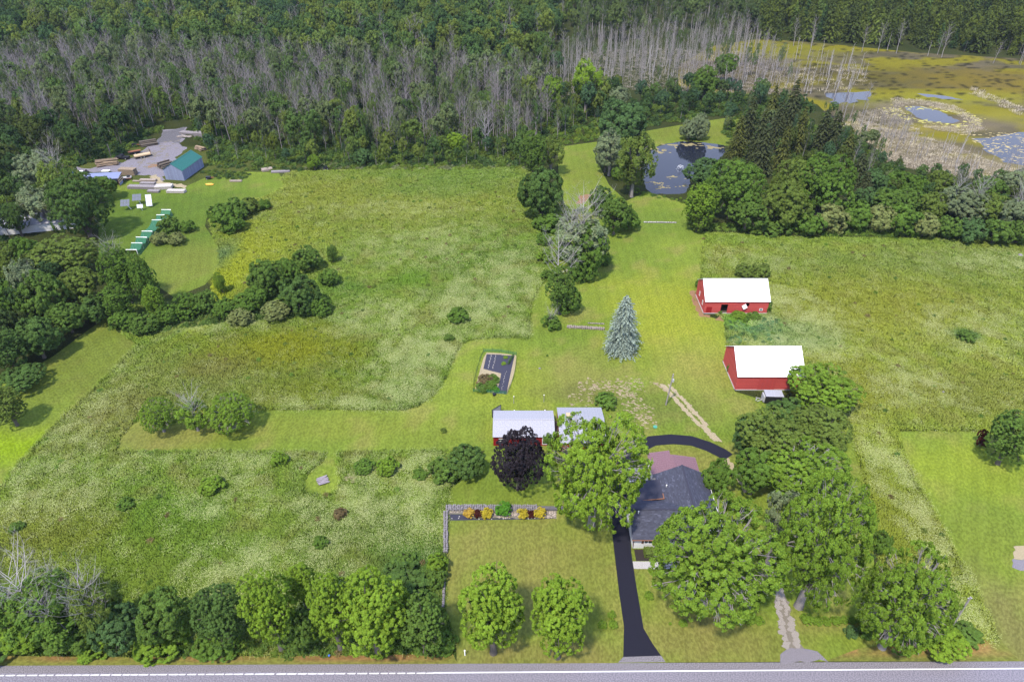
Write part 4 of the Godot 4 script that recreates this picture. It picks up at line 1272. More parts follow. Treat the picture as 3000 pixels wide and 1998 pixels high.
	part(dk, "red_gate", gate.mesh(M.deep_red_paint))
	var rail := MB.new()
	rail.bx(Vector3(0, 1.83, 2.45), Vector3(1.0, 0.1, 0.14))
	part(dk, "gate_rail", rail.mesh(M.white))
	house()
	far_yard()

func house() -> void:
	var h := thing("house", "white house with dark shingled cross gable roof", "house", Vector3(27.2, 0, -82.0))
	var f := gabled(h, {"len": 11.4, "deep": 8.4, "ef": 3.0, "eb": 3.0, "ridge": 5.4, "board": 0.2, "wall": M.white_paint, "shingles": true, "cap": M.black_cloth, "oh": 0.5, "ox": 0.35, "holes": {"front": [[2.05, 1.35, 2.1, 1.15]], "left": [[2.0, 1.2, 1.1, 1.2]]}})
	window(h, f.front[0], f.front[1], f.front[2], 2.05, 1.35, 2.1, 1.15, M.white_paint, 0)
	window(h, f.left[0], f.left[1], f.left[2], 2.0, 1.2, 1.1, 1.2, M.white_paint, 1)
	for x in [1.5, 4.3]:
		var sh := frame_box(h, "shutter", f.front[0], f.front[1], f.front[2], x, 1.3, 0.4, 1.25, M.brown, 0.05)
	for x in [2.62, 3.4]:
		frame_box(h, "mullion", f.front[0], f.front[1], f.front[2], x, 1.35, 0.07, 1.15, M.white, 0.05)
	var ds := MB.new()
	ds.bx(Vector3(-5.62, 1.45, 4.28), Vector3(0.1, 2.9, 0.1))
	part(h, "downspout", ds.mesh(M.brown))
	var gu := MB.new()
	gu.bx(Vector3(0.0, 2.86, 4.78), Vector3(12.1, 0.12, 0.12))
	part(h, "gutter", gu.mesh(M.copper_trim))
	# the wing behind it, ridge running away from the road
	var wing := part(h, "rear_wing", MB_box(Vector3(5.5, 1.45, -4.0), Vector3(9.4, 2.9, 13.0)).mesh(M.white_paint))
	for s in [-1.0, 1.0]:
		var sl := Vector3(-s * 5.0, 2.55, 0)
		var u := Vector3(0, 0, -1.0)
		var a := Vector3(5.5 + s * 5.0, 2.95, 2.4)
		var up := Vector3(s * 2.55, 5.0, 0).normalized()
		shingle_slope(h, rect(0, 0, 13.3, sl.length()), a, u, sl.normalized(), up)
	var cap := MB.new()
	cap.bx(Vector3(5.5, 5.54, -4.25), Vector3(0.34, 0.05, 13.3))
	part(h, "ridge_cap", cap.mesh(M.black_cloth))
	var gab := MB.new()
	for z in [2.1, -10.7]:
		gab.prism(PackedVector2Array([Vector2(0.8, 2.9), Vector2(10.2, 2.9), Vector2(5.5, 5.3)]), Vector3(0, 0, z), Vector3.RIGHT, Vector3.UP, Vector3.BACK, -0.05, 0.05)
	part(h, "gable_wall", gab.mesh(M.white_paint))
	var rk := MB.new()
	rk.bx(Vector3(10.52, 2.9, -4.25), Vector3(0.1, 0.14, 13.3))
	part(h, "gutter", rk.mesh(M.white))
	# low roofed infill at the back left, with its rusty flashing
	part(h, "infill", MB_box(Vector3(-1.9, 1.25, -6.6), Vector3(5.6, 2.5, 5.0)).mesh(M.white_paint))
	var lowr := MB.new()
	var lo_s := Vector3(6.0, 0.8, 0)
	lowr.prism(rect(0, 0, 4.9, lo_s.length()), Vector3(-4.9, 2.55, -4.25), Vector3(0, 0, -1), lo_s.normalized(), Vector3(-0.8, 6.0, 0).normalized(), 0.0, 0.08)
	part(h, "low_roof", lowr.mesh(M.black_cloth))
	var fl := MB.new()
	fl.box(Transform3D(Basis(Vector3(0, 0, 1), 0.13), Vector3(-1.9, 3.06, -4.28)), Vector3(6.1, 0.12, 0.16))
	fl.bx(Vector3(1.1, 3.46, -4.9), Vector3(0.16, 0.1, 1.3))
	part(h, "rusty_flashing", fl.mesh(M.copper_trim))
	for p in [[Vector3(2.0, 3.85, -7.0), 0.3], [Vector3(-4.6, 5.2, 0.6), 0.45]]:
		var v := MB.new()
		v.tube([p[0] - Vector3(0, 0.8, 0), p[0] + Vector3(0, p[1], 0)], [0.09, 0.09], 8, Color.WHITE, true)
		v.tube([p[0] + Vector3(0, p[1] - 0.06, 0), p[0] + Vector3(0, p[1] + 0.05, 0)], [0.16, 0.1], 8, Color.WHITE, true)
		part(h, "roof_vent", v.mesh(M.white))
	# mauve metal porch roof behind
	var pr := thing("porch_roof", "mauve metal roofed porch at the back of the house", "porch", Vector3(32.0, 0, -95.8))
	for s in [-1.0, 1.0]:
		roof_sheets(pr, Vector3(s * 4.75, 2.55, 2.6), Vector3(0, 0, -1), 4.6, Vector3(-s * 4.75, 0.85, 0), 0.6, M.mauve_metal)
	roof_sheets(pr, Vector3(-4.75, 2.56, -2.0), Vector3(0, 0, -1), 1.2, Vector3(4.4, 0.78, 0), 0.6, M.mauve_metal)
	for x in [-4.3, 0.0, 4.3]:
		for z in [-1.7, 1.6]:
			var po := MB.new()
			po.bx(Vector3(x, 1.2 if x != 0.0 else 1.6, z), Vector3(0.14, 2.4 if x != 0.0 else 3.2, 0.14))
			part(pr, "post", po.mesh(M.white))
	var fr := MB.new()
	fr.bx(Vector3(0, 0.15, 0.2), Vector3(9.0, 0.3, 4.4))
	part(pr, "floor", fr.mesh(M.concrete))
	# patio left of the porch, seen through the big tree
	solo("patio", MB_box(Vector3(0, 0.05, 0), Vector3(4.4, 0.1, 4.6)).mesh(M.concrete), Vector3(24.8, 0, -95.0), "pale concrete patio left of the mauve porch roof", "patio")
	var wk := thing("walkway", "short pale concrete walk from the drive to the front door", "walkway", Vector3(24.8, 0, -74.2))
	var list := []
	var slab := MB.new()
	slab.bx(Vector3(0, 0.05, 0), Vector3(1.48, 0.1, 1.5))
	var sm := slab.mesh(M.concrete)
	for k in 6:
		list.append([sm, null, Transform3D(Basis.IDENTITY, Vector3(-2.9 + k * 1.5, 0, 0))])
	pieces(wk, "slab", list)
	solo("mulch_bed", MB_box(Vector3(0, 0.06, 0), Vector3(7.0, 0.08, 2.4)).mesh(M.mulch), Vector3(25.3, 0, -76.3), "dark mulch bed under the clipped hedge", "flower bed")
	var hd := thing("hedge", "flat clipped green hedge along the front of the house", "hedge", Vector3(26.2, 0, -76.4))
	var r := rnd(77)
	var hb := MB.new()
	for k in 4200:
		var p := Vector3(r.randf_range(-2.8, 2.8), r.randf_range(0.1, 1.25), r.randf_range(-0.8, 0.8))
		var ax := r.randi() % 3
		if ax == 0: p.x = signf(p.x) * 2.8
		elif ax == 1: p.y = 1.25
		else: p.z = signf(p.z) * 0.8
		var nn := Vector3.ZERO
		nn[ax] = 1.0 if ax == 1 else signf(p[ax])
		var t := r.randf_range(0.6, 1.0)
		hb.rhomb(p + ball(r) * 0.06, (nn + ball(r) * 0.5).normalized(), ball(r), 0.10, 0.06, Color(t, t, t))
	part(hd, "foliage", hb.mesh(M.leaf_olive))
	var hs := MB.new()
	for k in 7:
		hs.tube([Vector3(-2.6 + k * 0.85, 0, 0), Vector3(-2.6 + k * 0.85, 1.0, 0.1)], [0.05, 0.03], 5, Color.WHITE)
	part(hd, "stems", hs.mesh(M.bark))

func MB_box(p: Vector3, s: Vector3) -> MB:
	var b := MB.new()
	b.bx(p, s)
	return b

func wheel(parent: Node, p: Vector3, rad: float, wide: float) -> void:
	var t := MB.new()
	t.tube([p - Vector3(0, 0, wide / 2), p + Vector3(0, 0, wide / 2)], [rad, rad], 14, Color.WHITE, true)
	var w := part(parent, "wheel", t.mesh(M.black))
	var h := MB.new()
	h.tube([p - Vector3(0, 0, wide / 2 + 0.01), p + Vector3(0, 0, wide / 2 + 0.01)], [rad * 0.5, rad * 0.5], 10, Color.WHITE, true)
	part(w, "rim", h.mesh(M.steel))

func logs(called: String, label: String, at: Vector3, turn: float, n: int, length: float, rad: float, m: Material, cross := 0.05, sd := 1) -> void:
	var o := thing(called, label, "log pile", at, turn)
	var r := rnd(sd)
	var list := []
	var kinds := []
	for k in 3:
		var b := MB.new()
		var q := rad * (0.8 + 0.2 * k)
		b.tube([Vector3(-length / 2, 0, 0), Vector3(0, 0.03 * k, 0), Vector3(length / 2, 0, 0)], [q, q * 0.92, q * 0.8], 7, Color(0.75 + 0.1 * k, 0.7 + 0.1 * k, 0.68 + 0.08 * k), true)
		kinds.append(b.mesh(m))
	var placed := 0
	var row := 0
	var per := int(ceil(sqrt(n * 1.6)))
	while placed < n:
		for k in per:
			if placed >= n: break
			list.append([kinds[placed % 3], null, Transform3D(Basis(Vector3.UP, r.randf_range(-cross, cross)), Vector3(r.randf_range(-0.3, 0.3), rad + row * rad * 1.7, (k - per / 2.0 + 0.5 * (row % 2)) * rad * 2.05))])
			placed += 1
		per = maxi(1, per - 1)
		row += 1
	pieces(o, "log", list)

func planks(called: String, label: String, at: Vector3, turn: float, size: Vector3, layers: int, per: int, m: Material, sd := 1) -> void:
	var o := thing(called, label, "lumber stack", at, turn)
	var r := rnd(sd)
	var list := []
	var w := size.z / per
	var h := size.y / layers
	var b := MB.new()
	b.bx(Vector3.ZERO, Vector3(size.x, h * 0.7, w * 0.93), Color(0.9, 0.88, 0.86))
	var pm := b.mesh(m)
	for j in layers:
		for k in per:
			list.append([pm, null, Transform3D(Basis(Vector3.UP, r.randf_range(-0.015, 0.015)), Vector3(r.randf_range(-0.15, 0.15), h * (j + 0.65), (k - per / 2.0 + 0.5) * w))])
	pieces(o, "plank", list)
	var st := MB.new()
	for x in [-0.35, 0.0, 0.35]:
		st.bx(Vector3(x * size.x, h * 0.15, 0), Vector3(0.1, h * 0.3, size.z))
	part(o, "bearer", st.mesh(M.brown))

func far_yard() -> void:
	var sh := thing("metal_shed", "blue grey shed with green metal roof in the gravel yard", "shed", Vector3(-127.2, 0, -254.2), PI / 2 - 0.147)
	gabled(sh, {"len": 14.6, "deep": 7.6, "ef": 4.0, "eb": 4.0, "ridge": 6.4, "board": 0.6, "upright": true, "wall": M.blue_siding, "roof": M.green_metal, "sheet": 0.95, "oh": 0.25, "ox": 0.2})
	# open lean-to left of it
	var le := thing("pole_barn", "low grey roofed open lean-to half hidden by a bush", "shed", Vector3(-153.2, 0, -242.6), 0.12)
	roof_sheets(le, Vector3(-6.6, 3.0, 2.2), Vector3.RIGHT, 13.2, Vector3(0, 0.75, -4.6), 0.9, M.blue_grey_metal)
	for x in [-6.3, -2.1, 2.1, 6.3]:
		var p := MB.new()
		p.bx(Vector3(x, 1.75, -2.1), Vector3(0.2, 3.5, 0.2))
		p.bx(Vector3(x, 1.45, 2.0), Vector3(0.2, 2.9, 0.2))
		part(le, "post", p.mesh(M.brown))
	for k in 3:
		var s := MB.new()
		s.bx(Vector3(6.35, 1.2 + k * 0.8, 0), Vector3(0.14, 0.35, 4.2))
		part(le, "rail", s.mesh(M.tan))
	part(le, "side_panel", MB_box(Vector3(6.35, 0.5, 0.3), Vector3(0.08, 0.9, 3.4)).mesh(M.blue_siding))
	part(le, "back_wall", MB_box(Vector3(0, 1.5, -2.2), Vector3(12.6, 3.0, 0.1)).mesh(M.blue_siding))
	# a pale roofed building deep among the trees at the left edge
	var pb := thing("cottage", "pale roofed building glimpsed through trees at the left edge", "building", v3(Vector2(-157.34, -207.49)), 0.25)
	gabled(pb, {"len": 22.0, "deep": 9.0, "ef": 2.8, "eb": 2.8, "ridge": 4.2, "board": 0.4, "wall": M.white_paint, "roof": M.grey_metal, "sheet": 1.1})
	logs("log_pile", "brown saw logs piled beside the dark gravel track", v3(Vector2(-154.79, -285.04)), 0.55, 14, 6.5, 0.35, M.bark, 0.05, 3)
	logs("pole_pile", "tangled heap of thin poles at the left of the gravel yard", v3(Vector2(-161.30, -262.26)), 0.25, 22, 8.0, 0.22, M.wood, 0.35, 4)
	logs("firewood_pile", "dark brown logs heaped along the green roofed shed wall", v3(Vector2(-137.63, -260.77)), 0.9, 16, 5.0, 0.33, M.bark, 0.12, 5)
	logs("pole_pile", "white barked poles lying crossed right of the dark track", v3(Vector2(-143.78, -295.59)), -0.2, 6, 6.0, 0.16, M.pale_bark, 0.5, 6)
	logs("pole_pile", "split pale wood behind the green roofed shed", v3(Vector2(-130.95, -279.58)), -0.5, 9, 5.0, 0.28, M.wood, 0.4, 7)
	planks("lumber_stack", "tall stack of pale brown lumber in front of the lean-to", v3(Vector2(-148.64, -252.81)), -0.1, Vector3(6.2, 2.4, 2.6), 6, 5, M.wood, 1)
	planks("lumber_stack", "long grey boards stacked on the grass edge", v3(Vector2(-137.27, -239.27)), -0.06, Vector3(10.5, 1.0, 2.2), 3, 6, M.stone, 2)
	planks("lumber_stack", "pale grey bundle of boards behind the long grey stack", v3(Vector2(-136.63, -242.54)), -0.06, Vector3(5.6, 0.9, 1.6), 3, 4, M.stone, 3)
	planks("lumber_stack", "low white boards laid beside the dirt track", v3(Vector2(-129.25, -239.27)), 0.12, Vector3(6.0, 1.2, 3.0), 3, 4, M.stone_pale, 4)
	planks("lumber_stack", "white wrapped bundle nearest the mown grass", v3(Vector2(-123.06, -235.42)), -0.05, Vector3(6.6, 1.0, 2.0), 2, 4, M.stone_pale, 5)
	planks("lumber_stack", "pinkish boards next to the white bundle stack", v3(Vector2(-138.08, -245.89)), -0.03, Vector3(6.2, 0.8, 1.6), 2, 4, M.stone_tan, 6)
	planks("lumber_stack", "thin loose boards in the grass before the lumber", v3(Vector2(-141.36, -245.55)), -0.08, Vector3(5.0, 0.4, 0.9), 1, 3, M.stone_tan, 7)
	planks("lumber_stack", "small grey boards among grass at the yard corner", v3(Vector2(-131.62, -235.74)), -0.1, Vector3(4.4, 0.7, 1.6), 2, 4, M.stone, 8)
	planks("crate", "whitish slab bundle at the wood edge right of the track", v3(Vector2(-143.72, -300.17)), -0.25, Vector3(7.5, 0.8, 2.6), 2, 3, M.stone, 9)
	planks("crate", "grey white crate of boards under the trees", v3(Vector2(-136.93, -296.05)), -0.2, Vector3(4.4, 2.0, 3.0), 4, 3, M.stone, 10)
	planks("pallet_stack", "flat brown pallets beside the brush at the field edge", v3(Vector2(-96.16, -256.83)), 0.4, Vector3(4.0, 0.8, 2.4), 3, 4, M.stone_tan, 11)
	planks("board_pile", "pale grey boards lying at the field edge", v3(Vector2(-90.22, -254.88)), 0.1, Vector3(7.0, 0.6, 1.6), 2, 3, M.stone, 12)
	planks("board_pile", "small pinkish boards in the round weedy patch", v3(Vector2(-104.70, -245.61)), 0.0, Vector3(4.5, 0.5, 1.0), 2, 3, M.stone_tan, 13)
	# flatbed trailer with tan deck
	var tr := thing("flatbed_trailer", "flatbed trailer with a tan plank load in the gravel yard", "trailer", v3(Vector2(-151.16, -271.10)), 0.6)
	part(tr, "frame", MB_box(Vector3(0, 0.7, 0), Vector3(6.4, 0.25, 2.4)).mesh(M.black))
	var pls := []
	var pk := MB.new()
	pk.bx(Vector3.ZERO, Vector3(6.2, 0.5, 0.43), Color(0.95, 0.9, 0.8))
	var pkm := pk.mesh(M.tan)
	for k in 5:
		pls.append([pkm, null, Transform3D(Basis.IDENTITY, Vector3(0, 1.1, -0.92 + k * 0.46))])
	pieces(tr, "load_plank", pls)
	for x in [-0.9, 0.3]:
		for z in [-1.25, 1.25]:
			wheel(tr, Vector3(x, 0.4, z), 0.4, 0.25)
	part(tr, "tongue", MB_box(Vector3(-4.1, 0.6, 0), Vector3(2.0, 0.14, 0.2)).mesh(M.black))
	for z in [-1.1, 1.1]:
		part(tr, "stake", MB_box(Vector3(3.1, 2.0, z), Vector3(0.15, 2.2, 0.15)).mesh(M.brown))
	# black pickup, nose to the left
	var pu := thing("pickup_truck", "black pickup parked at the wood edge of the gravel yard", "pickup truck", v3(Vector2(-158.52, -269.14)), -0.1)
	var body := MB.new()
	body.prism(PackedVector2Array([Vector2(-2.8, 0.5), Vector2(2.8, 0.5), Vector2(2.8, 1.15), Vector2(0.6, 1.15), Vector2(0.3, 1.85), Vector2(-1.0, 1.85), Vector2(-1.5, 1.2), Vector2(-2.7, 1.05)]), Vector3(0, 0, 0), Vector3.RIGHT, Vector3.UP, Vector3.BACK, -0.95, 0.95)
	part(pu, "body", body.mesh(M.black))
	part(pu, "windscreen", MB_box(Vector3(-0.35, 1.5, 0), Vector3(1.2, 0.5, 1.93)).mesh(M.window_glass))
	for x in [-1.8, 1.8]:
		for z in [-0.9, 0.9]:
			wheel(pu, Vector3(x, 0.42, z), 0.42, 0.26)
	var ut := thing("utility_trailer", "dark low trailer loaded with reddish timber", "trailer", v3(Vector2(-156.24, -275.08)), 0.55)
	part(ut, "bed", MB_box(Vector3(0, 0.75, 0), Vector3(4.2, 0.5, 1.8)).mesh(M.black))
	for k in 3:
		var lg := MB.new()
		lg.tube([Vector3(-2.4, 1.15, -0.5 + k * 0.5), Vector3(2.4, 1.15, -0.5 + k * 0.5)], [0.2, 0.17], 7, Color.WHITE, true)
		part(ut, "load_timber", lg.mesh(M.rust))
	for z in [-0.95, 0.95]:
		wheel(ut, Vector3(0, 0.38, z), 0.38, 0.22)
	var sm := thing("smoker_trailer", "small rusty trailer with two black drums beside the lean-to", "trailer", v3(Vector2(-147.74, -247.94)), 0.35)
	part(sm, "bed", MB_box(Vector3(0, 0.6, 0), Vector3(4.6, 0.4, 1.8)).mesh(M.concrete))
	part(sm, "side_rail", MB_box(Vector3(0, 0.45, 0.95), Vector3(4.6, 0.3, 0.08)).mesh(M.rust))
	for x in [-1.3, 1.3]:
		var dr := MB.new()
		dr.tube([Vector3(x, 0.8, 0), Vector3(x, 1.3, 0)], [0.65, 0.6], 12, Color.WHITE, true)
		part(sm, "drum", dr.mesh(M.black))
	for z in [-0.95, 0.95]:
		wheel(sm, Vector3(0, 0.35, z), 0.35, 0.2)
	var tb := thing("work_table", "small white table behind the lean-to roof", "table", v3(Vector2(-157.86, -254.01)), 0.0)
	part(tb, "tabletop", MB_box(Vector3(0, 1.0, 0), Vector3(2.8, 0.1, 1.6)).mesh(M.white))
	for x in [-1.2, 1.2]:
		for z in [-0.65, 0.65]:
			part(tb, "leg", MB_box(Vector3(x, 0.48, z), Vector3(0.1, 0.95, 0.1)).mesh(M.brown))
	var tk := thing("garden_tractor", "black and white small tractor left of the lean-to roof", "tractor", v3(Vector2(-166.14, -253.52)), 0.3)
	part(tk, "hood", MB_box(Vector3(-0.9, 0.85, 0), Vector3(1.3, 0.7, 1.0)).mesh(M.white))
	part(tk, "body", MB_box(Vector3(0.5, 0.7, 0), Vector3(1.8, 0.4, 1.2)).mesh(M.black))
	part(tk, "seat", MB_box(Vector3(0.9, 1.15, 0), Vector3(0.5, 0.6, 0.6)).mesh(M.black))
	for x in [-1.2, 1.1]:
		for z in [-0.7, 0.7]:
			wheel(tk, Vector3(x, 0.4, z), 0.4, 0.28)
	var tp := thing("tarp_heap", "crumpled orange yellow tarp on the grass", "tarp", v3(Vector2(-113.38, -242.21)))
	part(tp, "tarp", Q.stone1, M.orange, Transform3D(Basis.from_scale(Vector3(3.4, 0.8, 1.5)), Vector3(0, 0.3, 0)))
	var bt := thing("barrel", "blue barrel in weeds left of the lean-to", "barrel", v3(Vector2(-170.81, -253.30)))
	var bb := MB.new()
	bb.tube([Vector3(0, 0, 0), Vector3(0, 0.5, 0), Vector3(0, 1.0, 0)], [0.4, 0.46, 0.4], 12, Color.WHITE, true)
	part(bt, "body", bb.mesh(M.barrel_blue))
	for q in [[Vector2(-115.84, -247.94), "dark scrap machine in the round weedy patch"], [Vector2(-160.49, -284.19), "dark bin at the wood edge above the pickup"]]:
		if true:
			var mc := thing("scrap_machine", q[1], "machine", v3(q[0]))
			part(mc, "body", MB_box(Vector3(0, 0.6, 0), Vector3(1.8, 0.9, 1.2)).mesh(M.black))
			part(mc, "arm", MB_box(Vector3(1.4, 0.7, 0), Vector3(1.6, 0.2, 0.3)).mesh(M.rust))
			for z in [-0.6, 0.6]:
				wheel(mc, Vector3(-0.5, 0.3, z), 0.3, 0.16)
	var rt := thing("ride_mower", "small dark mower left at the far edge of the field", "mower", v3(Vector2(-73.37, -257.89)), 0.3)
	part(rt, "body", MB_box(Vector3(0, 0.6, 0), Vector3(1.8, 0.6, 1.0)).mesh(M.black))
	part(rt, "seat", MB_box(Vector3(0.4, 1.1, 0), Vector3(0.5, 0.5, 0.6)).mesh(M.black))
	for x in [-0.6, 0.6]:
		for z in [-0.55, 0.55]:
			wheel(rt, Vector3(x, 0.3, z), 0.3, 0.2)
	# upended garden trackers: four panel racks on posts
	solar(v3(Vector2(-133.13, -220.77)), Vector3(-1.2, 2.6, 0.4), M.panel_dark, 3, 2, "dark panel rack leaning left on a white post")
	solar(v3(Vector2(-131.74, -225.32)), Vector3(-0.6, 2.6, 0.3), M.panel_dark, 3, 2, "dark panel rack on a white post, farthest of the four")
	solar(v3(Vector2(-128.93, -220.08)), Vector3(-0.3, 1.6, 0.2), M.panel_pale, 2, 1, "pale panel rack tipped low between the other racks")
	solar(v3(Vector2(-126.91, -223.55)), Vector3(-0.5, 2.3, 0.3), M.panel_pale, 2, 3, "pale upright panel rack at the right of the group")
	# green net tunnel on white frames
	var nt := thing("netting_tunnel", "green netting tunnel stretched over white hoop frames", "netting tunnel", Vector3.ZERO)
	var li := [Vector2(-120.07, -216.29), Vector2(-119.98, -212.13), Vector2(-119.84, -208.25), Vector2(-119.58, -199.93), Vector2(-119.56, -195.73), Vector2(-119.19, -191.66), Vector2(-118.87, -187.23)]
	var ri := [Vector2(-116.82, -215.89), Vector2(-116.42, -211.75), Vector2(-116.30, -207.83), Vector2(-116.17, -199.62), Vector2(-116.03, -195.33), Vector2(-115.79, -191.46), Vector2(-115.53, -186.95)]
	for k in 7:
		var b := MB.new()
		var p: Vector2 = li[k]
		var q: Vector2 = ri[k]
		b.tube([Vector3(p.x, 0, p.y), Vector3(p.x, 2.0, p.y), Vector3(q.x, 2.0, q.y), Vector3(q.x, 0, q.y)], [0.07, 0.07, 0.07, 0.07], 6, Color.WHITE)
		b.bx(Vector3((p.x + q.x) / 2, 2.02, (p.y + q.y) / 2), Vector3(absf(q.x - p.x), 0.16, 0.16))
		part(nt, "hoop", b.mesh(M.white))
		if k < 6:
			var n := MB.new()
			var p2: Vector2 = li[k + 1]
			var q2: Vector2 = ri[k + 1]
			for j in 6:
				var f0 := j / 6.0
				var f1 := (j + 1) / 6.0
				var s0 := 1.98 - 0.9 * sin(f0 * PI)
				var s1 := 1.98 - 0.9 * sin(f1 * PI)
				var a0 := p.lerp(p2, f0); var a1 := p.lerp(p2, f1)
				var b0 := q.lerp(q2, f0); var b1 := q.lerp(q2, f1)
				n.quad(Vector3(a0.x, s0, a0.y), Vector3(b0.x, s0, b0.y), Vector3(b1.x, s1, b1.y), Vector3(a1.x, s1, a1.y), Vector3.UP, Color.WHITE)
				n.quad(Vector3(b0.x, s0, b0.y), Vector3(b1.x, s1, b1.y), Vector3(b1.x + 0.5, 0.05, b1.y), Vector3(b0.x + 0.5, 0.05, b0.y), Vector3.RIGHT, Color.WHITE)
				n.quad(Vector3(a0.x, s0, a0.y), Vector3(a1.x, s1, a1.y), Vector3(a1.x - 0.5, 0.05, a1.y), Vector3(a0.x - 0.5, 0.05, a0.y), Vector3.LEFT, Color.WHITE)
			part(nt, "net", n.mesh(M.green_net))

func v3(p: Vector2) -> Vector3:
	return Vector3(p.x, 0, p.y)

func solar(at: Vector3, up: Vector3, m: Material, nx: int, ny: int, label: String) -> void:
	var o := thing("panel_rack", label, "panel rack", at, 0.0, "panel racks on the grass by the yard")
	var b := MB.new()
	b.tube([Vector3.ZERO, up], [0.09, 0.09], 8, Color.WHITE, true)
	part(o, "post", b.mesh(M.white))
	var bas := Basis(Vector3.UP, 0.2) * Basis(Vector3.RIGHT, 0.62 if m == M.panel_dark else 1.0)
	var fr := MB.new()
	fr.box(Transform3D(bas, up + Vector3(0, -0.08, 0)), Vector3(nx * 0.95, 0.06, 0.12))
	fr.box(Transform3D(bas, up + Vector3(0, -0.08, 0)), Vector3(0.12, 0.06, ny * 1.25))
	part(o, "frame", fr.mesh(M.steel))
	var pb := MB.new()
	pb.bx(Vector3.ZERO, Vector3(0.93, 0.05, 1.28))
	var pm := pb.mesh(m)
	var list := []
	for i in nx:
		for j in ny:
			list.append([pm, null, Transform3D(bas, up + bas * Vector3((i - (nx - 1) / 2.0) * 1.0, 0.02, (j - (ny - 1) / 2.0) * 1.36))])
	pieces(o, "panel", list)

func stone_wall(label: String, a: Vector2, e: Vector2, wide: float, high: float, size: float, m: Material, sd: int, group := "") -> void:
	var o := thing("stone_wall", label, "stone wall", v3(a), 0.0, group)
	var r := rnd(sd)
	var d := (e - a)
	var l := d.length()
	d /= l
	var s := d.orthogonal()
	var list := []
	var steps := int(l / (size * 0.98))
	var across := maxi(1, int(round(wide / size)))
	var courses := maxi(1, int(round(high / (size * 0.62))))
	for i in steps:
		for j in across:
			for k in courses:
				if list.size() > 295 or (k < courses - 1 and j > 0 and j < across - 1):
					continue
				var q := d * (i + 0.5) * (l / steps) + s * (j - (across - 1) / 2.0) * size + Vector2(r.randf_range(-0.08, 0.08), r.randf_range(-0.08, 0.08))
				var sc := Vector3(size * r.randf_range(0.8, 1.35), size * r.randf_range(0.55, 0.95), size * r.randf_range(0.8, 1.25))
				var up := (k + 0.45) * size * 0.6
				list.append([Q["stone%d" % (r.randi() % 5)], m, Transform3D(Basis(Vector3.UP, r.randf() * TAU).scaled_local(sc), Vector3(q.x, up, q.y))])
	pieces(o, "stone", list)
	var c := MB.new()
	c.box(Transform3D(Basis(Vector3.UP, -d.angle()), Vector3(d.x * l / 2, high * 0.3, d.y * l / 2)), Vector3(l, high * 0.6, wide * 0.7))
	part(o, "rubble_core", c.mesh(M.gravel_dark))

